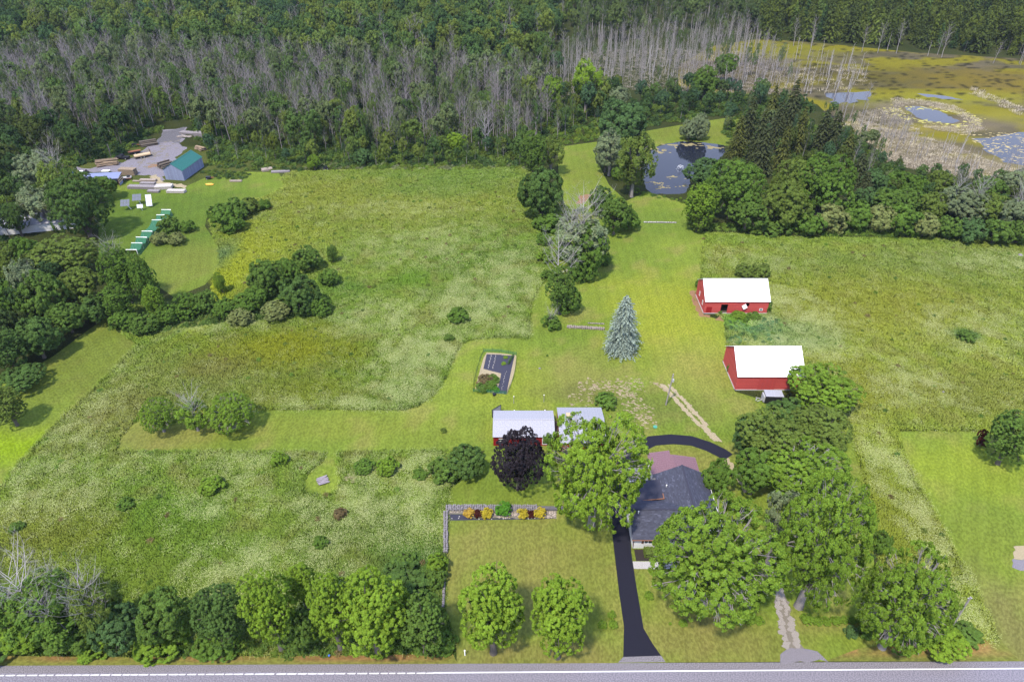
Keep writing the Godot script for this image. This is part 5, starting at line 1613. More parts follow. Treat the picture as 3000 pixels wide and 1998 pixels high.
func things() -> void:
	# cargo trailer by the lower barn
	var t := thing("cargo_trailer", "black cargo trailer with white roof by the lower barn", "trailer", Vector3(58.9, 0, -118.0), -0.05)
	part(t, "body", MB_box(Vector3(0, 1.35, 0), Vector3(3.9, 1.9, 2.2)).mesh(M.black))
	roof_sheets(t, Vector3(-2.0, 2.32, 1.15), Vector3.RIGHT, 4.0, Vector3(0, 0.06, -2.3), 0.8, M.grey_metal)
	part(t, "nose", MB_box(Vector3(-2.1, 1.2, 0), Vector3(0.3, 1.5, 1.7)).mesh(M.steel))
	var to := MB.new()
	for s in [-1.0, 1.0]:
		to.box(Transform3D(Basis(Vector3.UP, s * 0.42), Vector3(-2.75, 0.5, s * 0.35)), Vector3(1.6, 0.12, 0.1))
	to.bx(Vector3(-3.5, 0.4, 0), Vector3(0.25, 0.5, 0.14))
	part(t, "tongue", to.mesh(M.steel))
	for x in [-0.4, 0.6]:
		for z in [-1.15, 1.15]:
			wheel(t, Vector3(x, 0.36, z), 0.36, 0.2)
	# poles
	var up := thing("utility_pole", "weathered wooden utility pole standing alone in the lawn", "utility pole", Vector3(34.7, 0, -116.8))
	var b := MB.new()
	b.tube([Vector3(0, 0, 0), Vector3(0.25, 4.4, 0.0), Vector3(0.5, 8.8, -0.1)], [0.17, 0.15, 0.12], 10, Color.WHITE, true)
	part(up, "pole", b.mesh(M.grey_bark))
	part(up, "transformer", cyl(Vector3(0.62, 7.2, 0.24), 0.2, 0.7).mesh(M.steel))
	part(up, "crossarm", MB_box(Vector3(0.48, 8.3, 0), Vector3(0.1, 0.12, 0.7)).mesh(M.grey_bark))
	var u2 := thing("utility_pole", "grey utility pole rising out of the trees at the lower right", "utility pole", Vector3(70.3, 0, -62.3))
	b = MB.new()
	b.tube([Vector3.ZERO, Vector3(0, 8.4, 0)], [0.18, 0.13], 10, Color.WHITE, true)
	part(u2, "pole", b.mesh(M.grey_bark))
	part(u2, "crossarm", MB_box(Vector3(0, 8.1, 0), Vector3(0.7, 0.12, 0.12)).mesh(M.steel))
	# dark panel standing behind the long shed
	var dp := thing("trellis_panel", "tall dark framed mesh panel behind the long red shed", "panel", Vector3(-3.4, 0, -113.4), 0.75)
	part(dp, "frame", MB_frame(2.6, 2.1, 0.1).mesh(M.black))
	part(dp, "mesh", MB_box(Vector3(0, 1.15, 0), Vector3(2.4, 1.9, 0.03)).mesh(M.steel))
	# clothes posts
	var lab := ["slim wooden post left behind the long shed", "slim wooden post standing before the reseeded strip", "short post close behind the long shed roof", "short post behind the right end of the long shed"]
	var ps := [Vector3(0.4, 0, -117.3), Vector3(7.2, 0, -117.8), Vector3(0.5, 0, -112.6), Vector3(7.2, 0, -112.7)]
	for k in 4:
		var o := thing("wooden_post", lab[k], "post", ps[k], 0.0, "posts behind the long shed")
		b = MB.new()
		b.tube([Vector3.ZERO, Vector3(0, 2.0, 0)], [0.07, 0.06], 6, Color.WHITE, true)
		part(o, "shaft", b.mesh(M.grey_bark))
		part(o, "cap", MB_box(Vector3(0, 2.05, 0), Vector3(0.18, 0.1, 0.18)).mesh(M.white))
	var sp := thing("roadside_marker", "white marker post by the road left of the lawn maples", "marker", v3(Vector2(-7.29, -57.76)))
	part(sp, "post", MB_box(Vector3(0, 0.65, 0), Vector3(0.12, 1.3, 0.12)).mesh(M.white))
	part(sp, "cap", MB_box(Vector3(0, 1.34, 0), Vector3(0.2, 0.08, 0.2)).mesh(M.white))
	var bl := thing("roadside_marker", "small blue marker in the dry verge grass", "marker", v3(Vector2(-28.25, -57.53)))
	part(bl, "disc", cyl(Vector3(0, 0.4, 0), 0.16, 0.12).mesh(M.barrel_blue))
	part(bl, "stake", MB_box(Vector3(0, 0.18, 0), Vector3(0.04, 0.36, 0.04)).mesh(M.white))
	var sl := thing("septic_lid", "round pale green lid set in the lawn near the drive", "lid", v3(Vector2(31.00, -109.39)))
	part(sl, "lid", cyl(Vector3(0, 0.14, 0), 0.45, 0.22).mesh(M.teal))
	part(sl, "knob", cyl(Vector3(0, 0.27, 0), 0.1, 0.06).mesh(M.teal))
	var bk := thing("black_bucket", "black tub beside the garden plot fence", "bucket", v3(Vector2(-4.07, -120.08)))
	b = MB.new()
	b.tube([Vector3(0, 0, 0), Vector3(0, 0.55, 0)], [0.32, 0.38], 14, Color.WHITE, true)
	part(bk, "tub", b.mesh(M.black))
	b = MB.new()
	b.tube([Vector3(0, 0.52, 0), Vector3(0, 0.6, 0)], [0.42, 0.40], 14, Color.WHITE, true)
	part(bk, "rim", b.mesh(M.black))
	for q in [[Vector2(6.67, -130.04), "small white stone lying on the lawn right of the garden plot"], [Vector2(99.49, -121.22), "white rock in the meadow right of the lower barn"], [Vector2(169.07, -253.10), "white boulder at the near edge of the swamp"], [Vector2(157.11, -187.03), "pale boulder at the right edge of the meadow"]]:
		if q[1]:
			solo("rock", Q.stone2, v3(q[0]) + Vector3(0, 0.12, 0), q[1], "rock").scale = Vector3(0.6, 0.5, 0.5) * (1.0 if q[0].y > -150 else 2.6)
	# fountain jet in the pond
	var fo := thing("pond_fountain", "small white fountain spray in the pond", "fountain", v3(Vector2(66.00, -256.93)))
	var r := rnd(9)
	b = MB.new()
	for k in 240:
		var a := r.randf() * TAU
		var f := r.randf()
		var o := Vector3(cos(a), 0, sin(a)) * (0.15 + 1.5 * f)
		b.rhomb(o + Vector3(0, 2.4 * f * (1.0 - f) * 2.2 + 0.9 * (1 - f), 0), ball(r), ball(r), 0.10, 0.04, Color.WHITE)
	part(fo, "spray", b.mesh(M.spray), null, Transform3D.IDENTITY, true)
	part(fo, "nozzle", cyl(Vector3(0, 0.1, 0), 0.25, 0.25).mesh(M.black))
	# stone walls
	stone_wall("long grey stone wall behind the flower bed", Vector2(-12.55, -86.78), Vector2(9.71, -86.71), 1.1, 0.75, 0.42, M.stone, 21)
	stone_wall("grey stone wall down the left side of the front lawn", Vector2(-12.49, -85.93), Vector2(-11.75, -76.64), 1.0, 0.7, 0.42, M.stone, 22)
	stone_wall("narrow end of stone wall past the bright bush by the lawn", Vector2(-11.56, -71.67), Vector2(-11.33, -65.87), 0.6, 0.6, 0.42, M.stone, 23)
	stone_wall("tumbled pinkish stone wall left of the blue spruce", Vector2(14.37, -147.74), Vector2(24.14, -146.74), 1.0, 0.6, 0.5, M.stone_tan, 24)
	stone_wall("thin row of stones in the grass above the pinkish wall", Vector2(20.05, -149.64), Vector2(24.41, -149.23), 0.5, 0.3, 0.45, M.stone_tan, 25)
	stone_wall("low scattered row of white stones near the pond", Vector2(44.35, -210.34), Vector2(55.42, -210.01), 0.9, 0.3, 0.62, M.stone_pale, 26)
	# flower bed in front of the long wall
	var bd := MB.new()
	flat(bd, PackedVector2Array([Vector2(-12.0, -85.5), Vector2(-8.9, -85.5), Vector2(-7.0, -84.5), Vector2(-3.0, -84.6), Vector2(-0.3, -84.7), Vector2(1.3, -84.5), Vector2(8.3, -84.7), Vector2(8.3, -84.5), Vector2(4.6, -84.3), Vector2(-7.4, -84.1), Vector2(-11.8, -84.0)]), 0.050)
	structure("weed_cloth", bd.mesh(M.black_cloth))
	var pb := MB.new()
	flat(pb, PackedVector2Array([Vector2(-12.1, -86.2), Vector2(-8.9, -86.3), Vector2(-3.1, -86.5), Vector2(-0.3, -86.5), Vector2(8.4, -86.4), Vector2(8.3, -84.5), Vector2(6.4, -84.7), Vector2(3.5, -84.7), Vector2(0.8, -84.3), Vector2(-0.6, -85.0), Vector2(-3.7, -84.6), Vector2(-7.0, -84.6), Vector2(-9.0, -85.6), Vector2(-12.0, -85.5)]), 0.058)
	structure("pebble_bed", pb.mesh(M.gravel_tan))
	var xs := []
	var cs := []
	for k in 1500:
		var p: Vector2 = Vector2(-11.95, -86.15).lerp(Vector2(8.29, -86.15), r.randf())
		p.y += r.randf() * 1.7
		if (p.x < -7.2 and p.y > -85.9) or (p.y > -85.0 and p.x < 5.0 and N2.get_noise_2dv(p * 3) < 0.1):
			continue
		var tn := r.randf_range(0.5, 1.6)
		xs.append(Transform3D(Basis(Vector3.UP, r.randf() * TAU).scaled(Vector3(0.14, 0.08, 0.12) * r.randf_range(0.7, 1.4)), Vector3(p.x, 0.07, p.y)))
		cs.append(Color(0.42 * tn, 0.35 * tn, 0.30 * tn))
	swarm("pebbles", "pinkish grey pebbles spread through the flower bed", Q.pebble, xs, cs, "pebbles")
	var n := 0
	for p in [Vector2(-11.22, -84.43), Vector2(-9.96, -84.47), Vector2(-9.87, -84.88), Vector2(-6.16, -84.26), Vector2(-3.81, -84.26), Vector2(-1.62, -84.37), Vector2(3.04, -84.37), Vector2(3.74, -84.56)]:
		var so := solo("weight_stone", Q["stone%d" % (n % 5)], v3(p) + Vector3(0, 0.12, 0), "white stone weighing down the black cloth of the flower bed", "stone", "white stones on the flower bed cloth")
		so.material_override = M.stone_pale
		so.scale = Vector3(0.26, 0.2, 0.24)
		n += 1
	# garden plot
	var soil := MB.new()
	flat(soil, PackedVector2Array([Vector2(-6.3, -136.6), Vector2(-3.0, -136.3), Vector2(1.0, -135.5), Vector2(1.1, -134.8), Vector2(0.7, -129.7), Vector2(-0.1, -124.7), Vector2(-1.2, -120.5), Vector2(-3.8, -120.8), Vector2(-8.5, -121.7), Vector2(-8.5, -123.1), Vector2(-7.6, -130.2), Vector2(-7.0, -134.4)]), 0.036)
	structure("garden_soil", soil.mesh(M.straw))
	var cloth := MB.new()
	flat(cloth, PackedVector2Array([Vector2(-6.3, -135.9), Vector2(0.2, -135.3), Vector2(0.6, -135.0), Vector2(-0.1, -129.9), Vector2(-0.8, -124.6), Vector2(-1.3, -120.5), Vector2(-3.8, -120.9), Vector2(-2.9, -124.7), Vector2(-2.6, -128.2), Vector2(-6.9, -130.0)]), 0.040)
	flat(cloth, PackedVector2Array([Vector2(-6.2, -135.9), Vector2(-2.6, -135.7), Vector2(-3.1, -132.7), Vector2(-3.5, -129.0), Vector2(-4.6, -129.0), Vector2(-6.9, -130.1), Vector2(-6.6, -133.0)]), 0.044)
	flat(cloth, PackedVector2Array([Vector2(-2.5, -135.5), Vector2(-0.8, -135.3), Vector2(-0.9, -133.7), Vector2(-1.2, -130.4), Vector2(-0.1, -129.9), Vector2(-0.3, -128.5), Vector2(-0.9, -124.6), Vector2(-1.5, -120.5), Vector2(-3.8, -120.9), Vector2(-3.0, -123.9), Vector2(-2.6, -128.2), Vector2(-3.4, -129.0), Vector2(-3.1, -132.3)]), 0.048)
	flat(cloth, PackedVector2Array([Vector2(0.0, -135.3), Vector2(0.4, -135.2), Vector2(-0.2, -130.6), Vector2(-0.7, -130.6)]), 0.052)
	structure("weed_cloth", cloth.mesh(M.black_cloth))
	for k in 46:
		var p: Vector2
		if k < 16: p = Vector2(-5.13, -135.69).lerp(Vector2(-5.82, -129.73), k / 16.0)
		elif k < 28: p = Vector2(-4.05, -135.51).lerp(Vector2(-4.62, -129.73), (k - 16) / 12.0)
		elif k < 40: p = Vector2(-1.42, -128.88).lerp(Vector2(-2.52, -121.56), (k - 28) / 12.0)
		else: p = Vector2(-3.77, -120.85).lerp(Vector2(-1.56, -120.77), (k - 40) / 6.0)
		p += Vector2(r.randf_range(-0.12, 0.12), r.randf_range(-0.12, 0.12))
		var so := solo("weight_stone", Q["stone%d" % (k % 5)], v3(p) + Vector3(0, 0.1, 0), "pale stone in a row on the black cloth of the garden plot", "stone", "pale stones on the garden plot cloth")
		so.material_override = M.stone_pale
		so.scale = Vector3(0.22, 0.16, 0.2) * r.randf_range(0.8, 1.3)
	var fn := thing("wire_fence", "low green wire fence around the vegetable plot", "fence", Vector3.ZERO)
	var ring := [Vector2(-7.06, -136.87), Vector2(-4.78, -136.87), Vector2(-2.50, -136.69), Vector2(-0.88, -136.15), Vector2(1.14, -135.55), Vector2(0.94, -131.27), Vector2(0.40, -126.21), Vector2(-0.57, -122.50), Vector2(-1.26, -120.54), Vector2(-3.66, -120.70), Vector2(-4.97, -120.93), Vector2(-7.13, -121.09), Vector2(-9.00, -121.40), Vector2(-8.94, -124.58), Vector2(-8.42, -129.22), Vector2(-7.85, -133.37)]
	for k in ring.size():
		var p: Vector2 = ring[k]
		var q: Vector2 = ring[(k + 1) % ring.size()]
		b = MB.new()
		b.tube([v3(p), v3(p) + Vector3(0, 1.35, 0)], [0.035, 0.03], 5, Color.WHITE, true)
		part(fn, "post", b.mesh(M.green_post))
		b = MB.new()
		var side := Vector3(q.y - p.y, 0, p.x - q.x).normalized()
		b.quad(v3(p) + Vector3(0, 0.06, 0), v3(q) + Vector3(0, 0.06, 0), v3(q) + Vector3(0, 0.95, 0), v3(p) + Vector3(0, 0.95, 0), side, Color.WHITE)
		part(fn, "wire_mesh", b.mesh(M.fence_net))
	# fire ring of boards in the mown circle
	var bp := thing("board_heap", "weathered grey boards lying in the mown circle", "boards", v3(Vector2(-37.44, -93.76)), 0.5)
	var pl := MB.new()
	pl.bx(Vector3.ZERO, Vector3(2.1, 0.06, 0.26), Color(0.9, 0.85, 0.88))
	var pm := pl.mesh(M.stone)
	var list := []
	for k in 7:
		list.append([pm, null, Transform3D(Basis(Vector3.UP, 0.12 * sin(k * 2.0)) * Basis(Vector3.RIGHT, 0.08), Vector3(0.1 * cos(k * 3.0), 0.35 + 0.02 * (k % 3), -0.9 + k * 0.3))])
	pieces(bp, "board", list)
	b = MB.new()
	b.bx(Vector3(0, 0.15, 0), Vector3(1.8, 0.3, 1.6))
	part(bp, "bearers", b.mesh(M.brown))
	var st := MB.new()
	for k in 30:
		flat(st, blob(Vector2(-32.36, -94.72) + Vector2(r.randfn() * 0.7, r.randfn() * 0.4), r.randf_range(0.2, 0.6), r.randf_range(0.1, 0.3), 3000 + k), 0.10 + 0.0005 * k)
	structure("straw_patch", st.mesh(M.straw))

func cyl(p: Vector3, rad: float, h: float) -> MB:
	var b := MB.new()
	b.tube([p - Vector3(0, h / 2, 0), p + Vector3(0, h / 2, 0)], [rad, rad], 14, Color.WHITE, true)
	return b

func MB_frame(w: float, h: float, t: float) -> MB:
	var b := MB.new()
	b.bx(Vector3(0, 0.1, 0), Vector3(w, t, t))
	b.bx(Vector3(0, h + 0.1, 0), Vector3(w, t, t))
	b.bx(Vector3(-w / 2, h / 2 + 0.1, 0), Vector3(t, h, t))
	b.bx(Vector3(w / 2, h / 2 + 0.1, 0), Vector3(t, h, t))
	return b


# ---- planting ---------------------------------------------------------------------------------------------------

func yard_trees() -> void:
	var road := "trees along the road"
	var o := tree("sparse", -72.4, -61.0, 6.30, 6.30, 7.30, "leaf_green", "half dead vine hung tree at the lower left corner", road)
	broom(o, 6.5, 5.0, Vector3(1.5, 5.5, -1.0))
	broom(o, 3.4, 3.6, Vector3(-3.5, 5.0, 1.5), 1.9)
	broom(o, 3.0, 3.2, Vector3(3.5, 4.0, 2.5), 3.1)
	broom(o, 3.2, 3.0, Vector3(0.0, 3.6, 4.0), 4.4)
	tree("broad", -75.8, -60.9, 4.75, 2.38, 2.88, "leaf_bright", "green vine mass under the half dead corner tree", road)
	tree("shrub", -79.4, -59.8, 4.08, 2.04, 1.02, "leaf_dark", "dark thicket at the very lower left corner", road, "roadside_bush", "bush")
	o = tree("sparse", -63.0, -60.7, 3.30, 6.78, 7.78, "leaf_olive", "bare topped grey tree right of the corner tree", road)
	broom(o, 4.6, 5.0, Vector3(0.5, 4.5, 0), 1.0)
	tree("broad", -68.3, -59.4, 4.03, 2.56, 2.86, "leaf_mid", "green roadside bush below the bare topped tree", road, "roadside_bush", "bush")
	tree("broad", -60.6, -59.8, 4.13, 4.13, 4.63, "leaf_blue", "dark bluish roadside tree with matt leaves", road)
	tree("broad", -65.4, -59.6, 3.53, 1.77, 0.88, "leaf_bright", "low bright bush at the verge below the dark bluish tree", road, "roadside_bush", "bush")
	tree("broad", -53.1, -60.2, 4.39, 5.26, 5.76, "leaf_mid", "broad green roadside tree with yellowish lower leaves", road)
	tree("broad", -54.8, -59.9, 4.49, 2.24, 1.12, "leaf_bright", "yellow green bush spilling onto the verge", road, "roadside_bush", "bush")
	tree("broad", -43.7, -59.3, 4.03, 7.32, 8.32, "leaf_dark", "tall dark green roadside tree left of the lime maples", road)
	tree("broad", -46.0, -59.7, 3.94, 1.97, 0.99, "leaf_green", "leafy bush at the foot of the tall dark roadside tree", road, "roadside_bush", "bush")
	tree("broad", -35.9, -58.8, 3.82, 10.02, 11.52, "leaf_lime", "lime green roadside maple, leftmost of the lime row", road, "maple_tree")
	tree("broad", -32.9, -64.2, 2.70, 5.65, 8.65, "leaf_lime", "narrow lime maple between two bigger ones", road, "maple_tree")
	tree("broad", -32.3, -59.1, 2.99, 4.07, 4.57, "leaf_mid", "shaded green bush under the narrow lime maple", road, "roadside_bush", "bush")
	tree("big", -26.7, -58.8, 3.51, 9.67, 11.17, "leaf_lime", "lime roadside maple in the middle of the row", road, "maple_tree")
	tree("big", -20.8, -58.3, 5.40, 9.48, 10.98, "leaf_lime", "largest lime maple of the roadside row", road, "maple_tree")
	tree("broad", -16.7, -60.9, 2.32, 6.49, 7.49, "leaf_bright", "slim bright tree between the largest lime maple and dark tree", road)
	tree("broad", -13.4, -58.1, 3.74, 7.36, 8.16, "leaf_mid", "dark green tree at the right end of the roadside row", road)
	tree("shrub", -10.7, -59.4, 2.17, 1.09, 0.54, "leaf_green", "low bush at the verge beside the stone wall end", road, "roadside_bush", "bush")
	tree("shrub", -18.1, -70.1, 4.40, 2.20, 0.88, "leaf_dark", "dark green brush behind the roadside row by the wall", road, "roadside_bush", "bush")
	tree("shrub", -12.9, -73.0, 1.94, 2.41, 1.44, "leaf_bright", "rounded bright bush leaning over the stone wall", "", "bush", "bush")
	tree("big", -2.9, -58.2, 4.93, 9.80, 11.80, "leaf_lime", "left one of two lime maples on the front lawn", "lawn maples", "maple_tree")
	tree("big", 7.0, -57.5, 4.53, 9.55, 11.55, "leaf_lime", "right one of two lime maples on the front lawn", "lawn maples", "maple_tree")
	tree("big", 1.5, -92.1, 5.10, 7.10, 7.90, "leaf_purple", "dark purple maple in front of the long red shed", "", "purple_maple")
	tree("broad", 7.4, -101.4, 1.23, 1.44, 3.94, "leaf_green", "small green tree between purple maple and shed corner")
	tree("airy", 14.6, -82.7, 8.85, 11.78, 14.28, "leaf_lime", "huge airy lime tree left of the house", "", "maple_tree")
	tree("airy", 31.1, -65.6, 9.97, 10.33, 13.33, "leaf_bright", "huge spreading tree with pale branches in front of the house", "", "maple_tree")
	tree("shrub", -9.1, -96.3, 3.89, 3.34, 2.50, "leaf_dark", "dark rounded bush left of the purple maple", "", "bush", "bush")
	tree("shrub", -13.1, -95.2, 3.27, 2.90, 1.74, "leaf_mid", "green bush at the left side of the dark rounded bush", "", "bush", "bush")
	tree("shrub", 21.1, -117.0, 2.74, 1.37, 0.96, "leaf_green", "green shrub behind the grey roofed shed", "", "bush", "bush")
	# right of the house
	var east := "tall trees right of the house"
	tree("big", 68.1, -115.5, 7.80, 3.90, 5.90, "leaf_bright", "bright green tree beside the lower barn roof", east)
	tree("broad", 57.8, -106.6, 5.25, 2.63, 5.63, "leaf_dark", "dark green crown just below the black trailer", east)
	tree("broad", 47.7, -100.9, 3.68, 4.32, 5.82, "leaf_blue", "dark bluish tree at the end of the curved drive", east)
	tree("big", 51.3, -98.6, 7.03, 4.89, 7.39, "leaf_olive", "olive broad crown above the curved drive end", east)
	tree("big", 62.5, -101.8, 6.31, 3.72, 6.72, "leaf_olive", "olive green crown right of the olive broad one", east)
	tree("airy", 54.7, -89.9, 8.54, 4.27, 7.27, "leaf_bright", "light green wide crown in the middle of the right cluster", east)
	tree("broad", 46.2, -90.6, 4.52, 4.52, 6.02, "leaf_green", "green tree with yellowish tips beside the round shrub", east)
	tree("shrub", 39.3, -90.6, 2.98, 4.27, 4.47, "leaf_green", "dense round green bush by the house's right eave", "", "bush", "bush")
	tree("sparse", 46.4, -78.3, 3.00, 6.27, 8.27, "leaf_silver", "grey green feathery tree among the big right trees", east)
	tree("airy", 47.3, -66.2, 6.92, 13.18, 15.68, "leaf_bright", "tallest light green tree right of the gravel drive", east)
	tree("airy", 57.9, -59.1, 6.24, 9.81, 11.81, "leaf_bright", "wide twiggy tree at the lower right roadside", east)
	tree("broad", 59.9, -60.4, 3.39, 1.87, 2.37, "leaf_green", "darker lower tree left under the wide twiggy tree", east)
	tree("broad", 66.3, -59.0, 3.89, 1.95, 2.35, "leaf_lime", "yellow green bush on the verge under the twiggy tree", east, "roadside_bush", "bush")
	tree("shrub", 65.7, -77.6, 1.70, 3.07, 1.53, "leaf_green", "small green bush between the two big right trees", "", "bush", "bush")
	tree("shrub", 71.2, -60.7, 2.75, 1.37, 0.69, "leaf_mid", "low leafy bush at the foot of the lower right pole", "", "bush", "bush")
	tree("broad", 98.8, -98.5, 4.70, 7.21, 8.01, "leaf_mid", "dense round green tree at the right edge of the picture")
	tree("shrub", 98.1, -103.7, 1.27, 2.75, 1.92, "leaf_maroon", "small dark red shrub left of the dense right edge tree", "", "bush", "bush")
	# the strip of trees between the far meadow and the lawn
	var hr := "trees in the strip between meadow and lawn"
	tree("broad", 9.5, -211.3, 8.32, 9.00, 9.50, "leaf_dark", "big round dark tree at the upper end of the strip", hr)
	tree("broad", 8.2, -246.7, 5.16, 10.48, 10.98, "leaf_mid", "tall dark green tree at the forest corner by the lane", hr)
	o = tree("sparse", 15.0, -251.9, 5.27, 7.11, 9.11, "leaf_olive", "twiggy olive tree on the left side of the mown lane", hr)
	tree("shrub", 12.2, -205.3, 5.01, 3.74, 1.87, "leaf_green", "green brush below the big round dark tree", hr, "bush", "bush")
	o = tree("sparse", 20.2, -177.6, 9.04, 8.72, 10.72, "leaf_silver", "wide half dead tree with grey branches and thin leaves", hr)
	broom(o, 8.2, 6.5, Vector3(-0.5, 8.5, 0), 0.4)
	broom(o, 5.5, 6.0, Vector3(4.0, 7.5, 2.0), 2.4)
	tree("broad", 22.2, -174.2, 5.73, 8.19, 8.69, "leaf_green", "leafy middle of the half dead strip tree", hr)
	tree("broad", 20.6, -173.5, 4.80, 4.47, 2.68, "leaf_green", "green bush below the half dead strip tree", hr, "bush", "bush")
	tree("broad", 30.3, -215.2, 4.41, 5.10, 5.60, "leaf_dark", "dark small tree at the top right of the strip", hr)
	tree("broad", 33.2, -201.6, 5.29, 6.63, 7.13, "leaf_mid", "brownish green tree with a dead pale limb", hr)
	tree("shrub", 38.3, -205.7, 4.00, 4.00, 3.20, "leaf_green", "green bush at the right foot of the strip by the lawn", hr, "bush", "bush")
	var d := thing("dead_tree", "dead silver tree with spreading bare limbs above the ivy tree", "tree", v3(Vector2(13.01, -164.62)), 0.4, hr)
	part(d, "trunk", Q.bigdead0[0], M.pale_bark, Transform3D(Basis.from_scale(Vector3(17, 15, 17)), Vector3.ZERO))
	part(d, "branches", Q.bigdead0[1], M.pale_bark, Transform3D(Basis.from_scale(Vector3(17, 15, 17)), Vector3.ZERO))
	tree("broad", 12.9, -154.2, 4.11, 7.89, 8.39, "leaf_mid", "ivy clad leaning tree at the lower end of the strip", hr)
	tree("broad", 15.2, -154.7, 3.48, 5.03, 4.02, "leaf_green", "round green bush right of the ivy clad tree", hr, "bush", "bush")
	o = tree("shrub", 10.3, -147.7, 2.50, 2.50, 1.50, "leaf_green", "low bush with grey twigs at the end of the strip", hr, "bush", "bush")
	broom(o, 2.4, 2.2, Vector3(0, 0.8, 0))
	for q in [[Vector2(10.11, -195.01), 2.6, "leaf_green", "low green brush at the meadow edge of the strip, upper"], [Vector2(9.95, -183.59), 2.4, "leaf_bright", "bright brush at the meadow edge of the strip, middle"], [Vector2(16.49, -186.35), 3.2, "leaf_mid", "dark brush beneath the half dead tree's left side"], [Vector2(27.44, -182.23), 2.6, "leaf_green", "green brush beneath the half dead tree's right side"], [Vector2(10.30, -173.11), 2.0, "leaf_green", "low green brush at the meadow edge of the strip, lower"]]:
		tree("shrub", q[0].x, q[0].y, q[1], q[1] * 0.9, q[1] * 0.5, q[2], q[3], hr, "bush", "bush")
	tree("sparse", 35.1, -330.4, 7.31, 9.46, 15.46, "leaf_lime", "light lime tree standing tall left of the snag stand", hr)
	tree("sparse", 19.0, -323.0, 4.80, 6.93, 12.93, "leaf_bright", "slender light green tree at the head of the lane", hr)
	tree("broad", 95.8, -349.4, 6.46, 8.28, 9.28, "leaf_mid", "dark green tree before the snags, left of a pair", hr)
	tree("broad", 115.2, -383.0, 6.52, 6.02, 9.02, "leaf_green", "dark green tree before the snags, right of a pair", hr)
	tree("broad", -23.2, -277.2, 5.03, 3.80, 4.30, "leaf_lime", "yellow green bush tree at the forest edge of the far meadow", hr)
	tree("broad", -59.8, -262.4, 4.48, 3.28, 3.48, "leaf_blue", "dark round bush at the forest edge of the far meadow", hr, "bush", "bush")
	tree("broad", -77.5, -257.3, 2.71, 3.10, 3.30, "leaf_bright", "small bright bush at the forest edge, left of the dark one", hr, "bush", "bush")
	var wd := thing("dead_tree", "pale forked dead tree alone at the far meadow's forest edge", "tree", v3(Vector2(-10.83, -275.80)), 1.4, hr)
	part(wd, "trunk", Q.bigdead1[0], M.pale_bark, Transform3D(Basis.from_scale(Vector3(15, 16, 15)), Vector3.ZERO))
	part(wd, "branches", Q.bigdead1[1], M.pale_bark, Transform3D(Basis.from_scale(Vector3(15, 16, 15)), Vector3.ZERO))
	# blue spruce
	var bs := thing("blue_spruce", "tall silvery blue spruce standing alone on the lawn", "spruce", v3(Vector2(27.28, -137.46)))
	part(bs, "trunk", Q.trunk, M.bark, Transform3D(Basis.from_scale(Vector3(0.32, 11, 0.32)), Vector3.ZERO))
	part(bs, "branches", Q.bluespruce, M.needle_blue, Transform3D(Basis.from_scale(Vector3(1.03, 0.86, 1.03)), Vector3(0, 0.2, 0)))
	# round the pond
	var pn := "trees round the pond"
	tree("broad", 45.3, -278.5, 11.02, 10.23, 11.23, "leaf_blue", "large blue green tree left of the pond", pn)
	tree("broad", 50.4, -327.3, 5.71, 4.38, 8.38, "leaf_silver", "pale willow top behind the large blue green tree", pn)
	tree("sparse", 37.4, -251.5, 6.24, 8.07, 10.07, "leaf_silver", "silvery willow beside the mown lane", pn)
	tree("broad", 36.4, -255.3, 5.01, 6.87, 7.87, "leaf_silver", "silver leaved tree with dark trunk by the lane", pn)
	tree("sparse", 43.3, -231.4, 6.99, 9.71, 14.71, "leaf_olive", "airy olive tree with a bare trunk on the pond bank", pn)
	tree("broad", 43.0, -232.8, 5.26, 7.70, 9.70, "leaf_olive", "thicker olive foliage around the airy pond bank tree", pn)
	tree("shrub", 41.9, -248.3, 3.97, 3.19, 1.91, "leaf_green", "green bush under the willow at the pond's left bank", pn, "bush", "bush")
	tree("broad", 76.3, -291.6, 4.12, 4.94, 4.20, "leaf_silver", "grey green round bush at the pond's far bank, left", pn, "bush", "bush")
	tree("broad", 81.2, -293.1, 4.50, 6.14, 5.22, "leaf_silver", "grey green round bush at the pond's far bank, right", pn, "bush", "bush")
	tree("shrub", 79.5, -292.9, 2.65, 1.55, 0.93, "leaf_fresh", "small fresh green bush on the pond's far bank", pn, "bush", "bush")
	tree("broad", 71.6, -238.3, 7.62, 5.74, 6.24, "leaf_blue", "dark bluish tree on the pond's right bank", pn)
	tree("broad", 60.7, -204.0, 5.59, 9.15, 9.65, "leaf_bright", "bright yellow green tree at the pond's near right corner", pn)
	tree("broad", 61.1, -205.1, 4.28, 3.93, 2.75, "leaf_olive", "olive bush at the foot of the bright yellow green tree", pn, "bush", "bush")
	tree("big", 73.9, -213.6, 10.09, 10.43, 10.93, "leaf_green", "large green tree right of the pond", pn)
	tree("broad", 76.8, -204.7, 6.36, 5.49, 5.99, "leaf_mid", "darker green tree in front of the large pond tree", pn)
	tree("broad", 88.3, -205.2, 7.31, 8.31, 8.81, "leaf_olive", "olive green tree left of the round topped maple", pn)
	tree("big", 96.5, -220.1, 7.69, 9.06, 10.06, "leaf_olive", "yellowish half of the twin round topped maples", pn)
	tree("big", 104.5, -214.8, 9.83, 10.50, 11.50, "leaf_green", "deep green half of the twin round topped maples", pn)
	tree("broad", 86.0, -204.0, 5.70, 2.85, 1.71, "leaf_mid", "dark bush below the olive tree at the meadow edge", pn, "bush", "bush")
	var k := 0
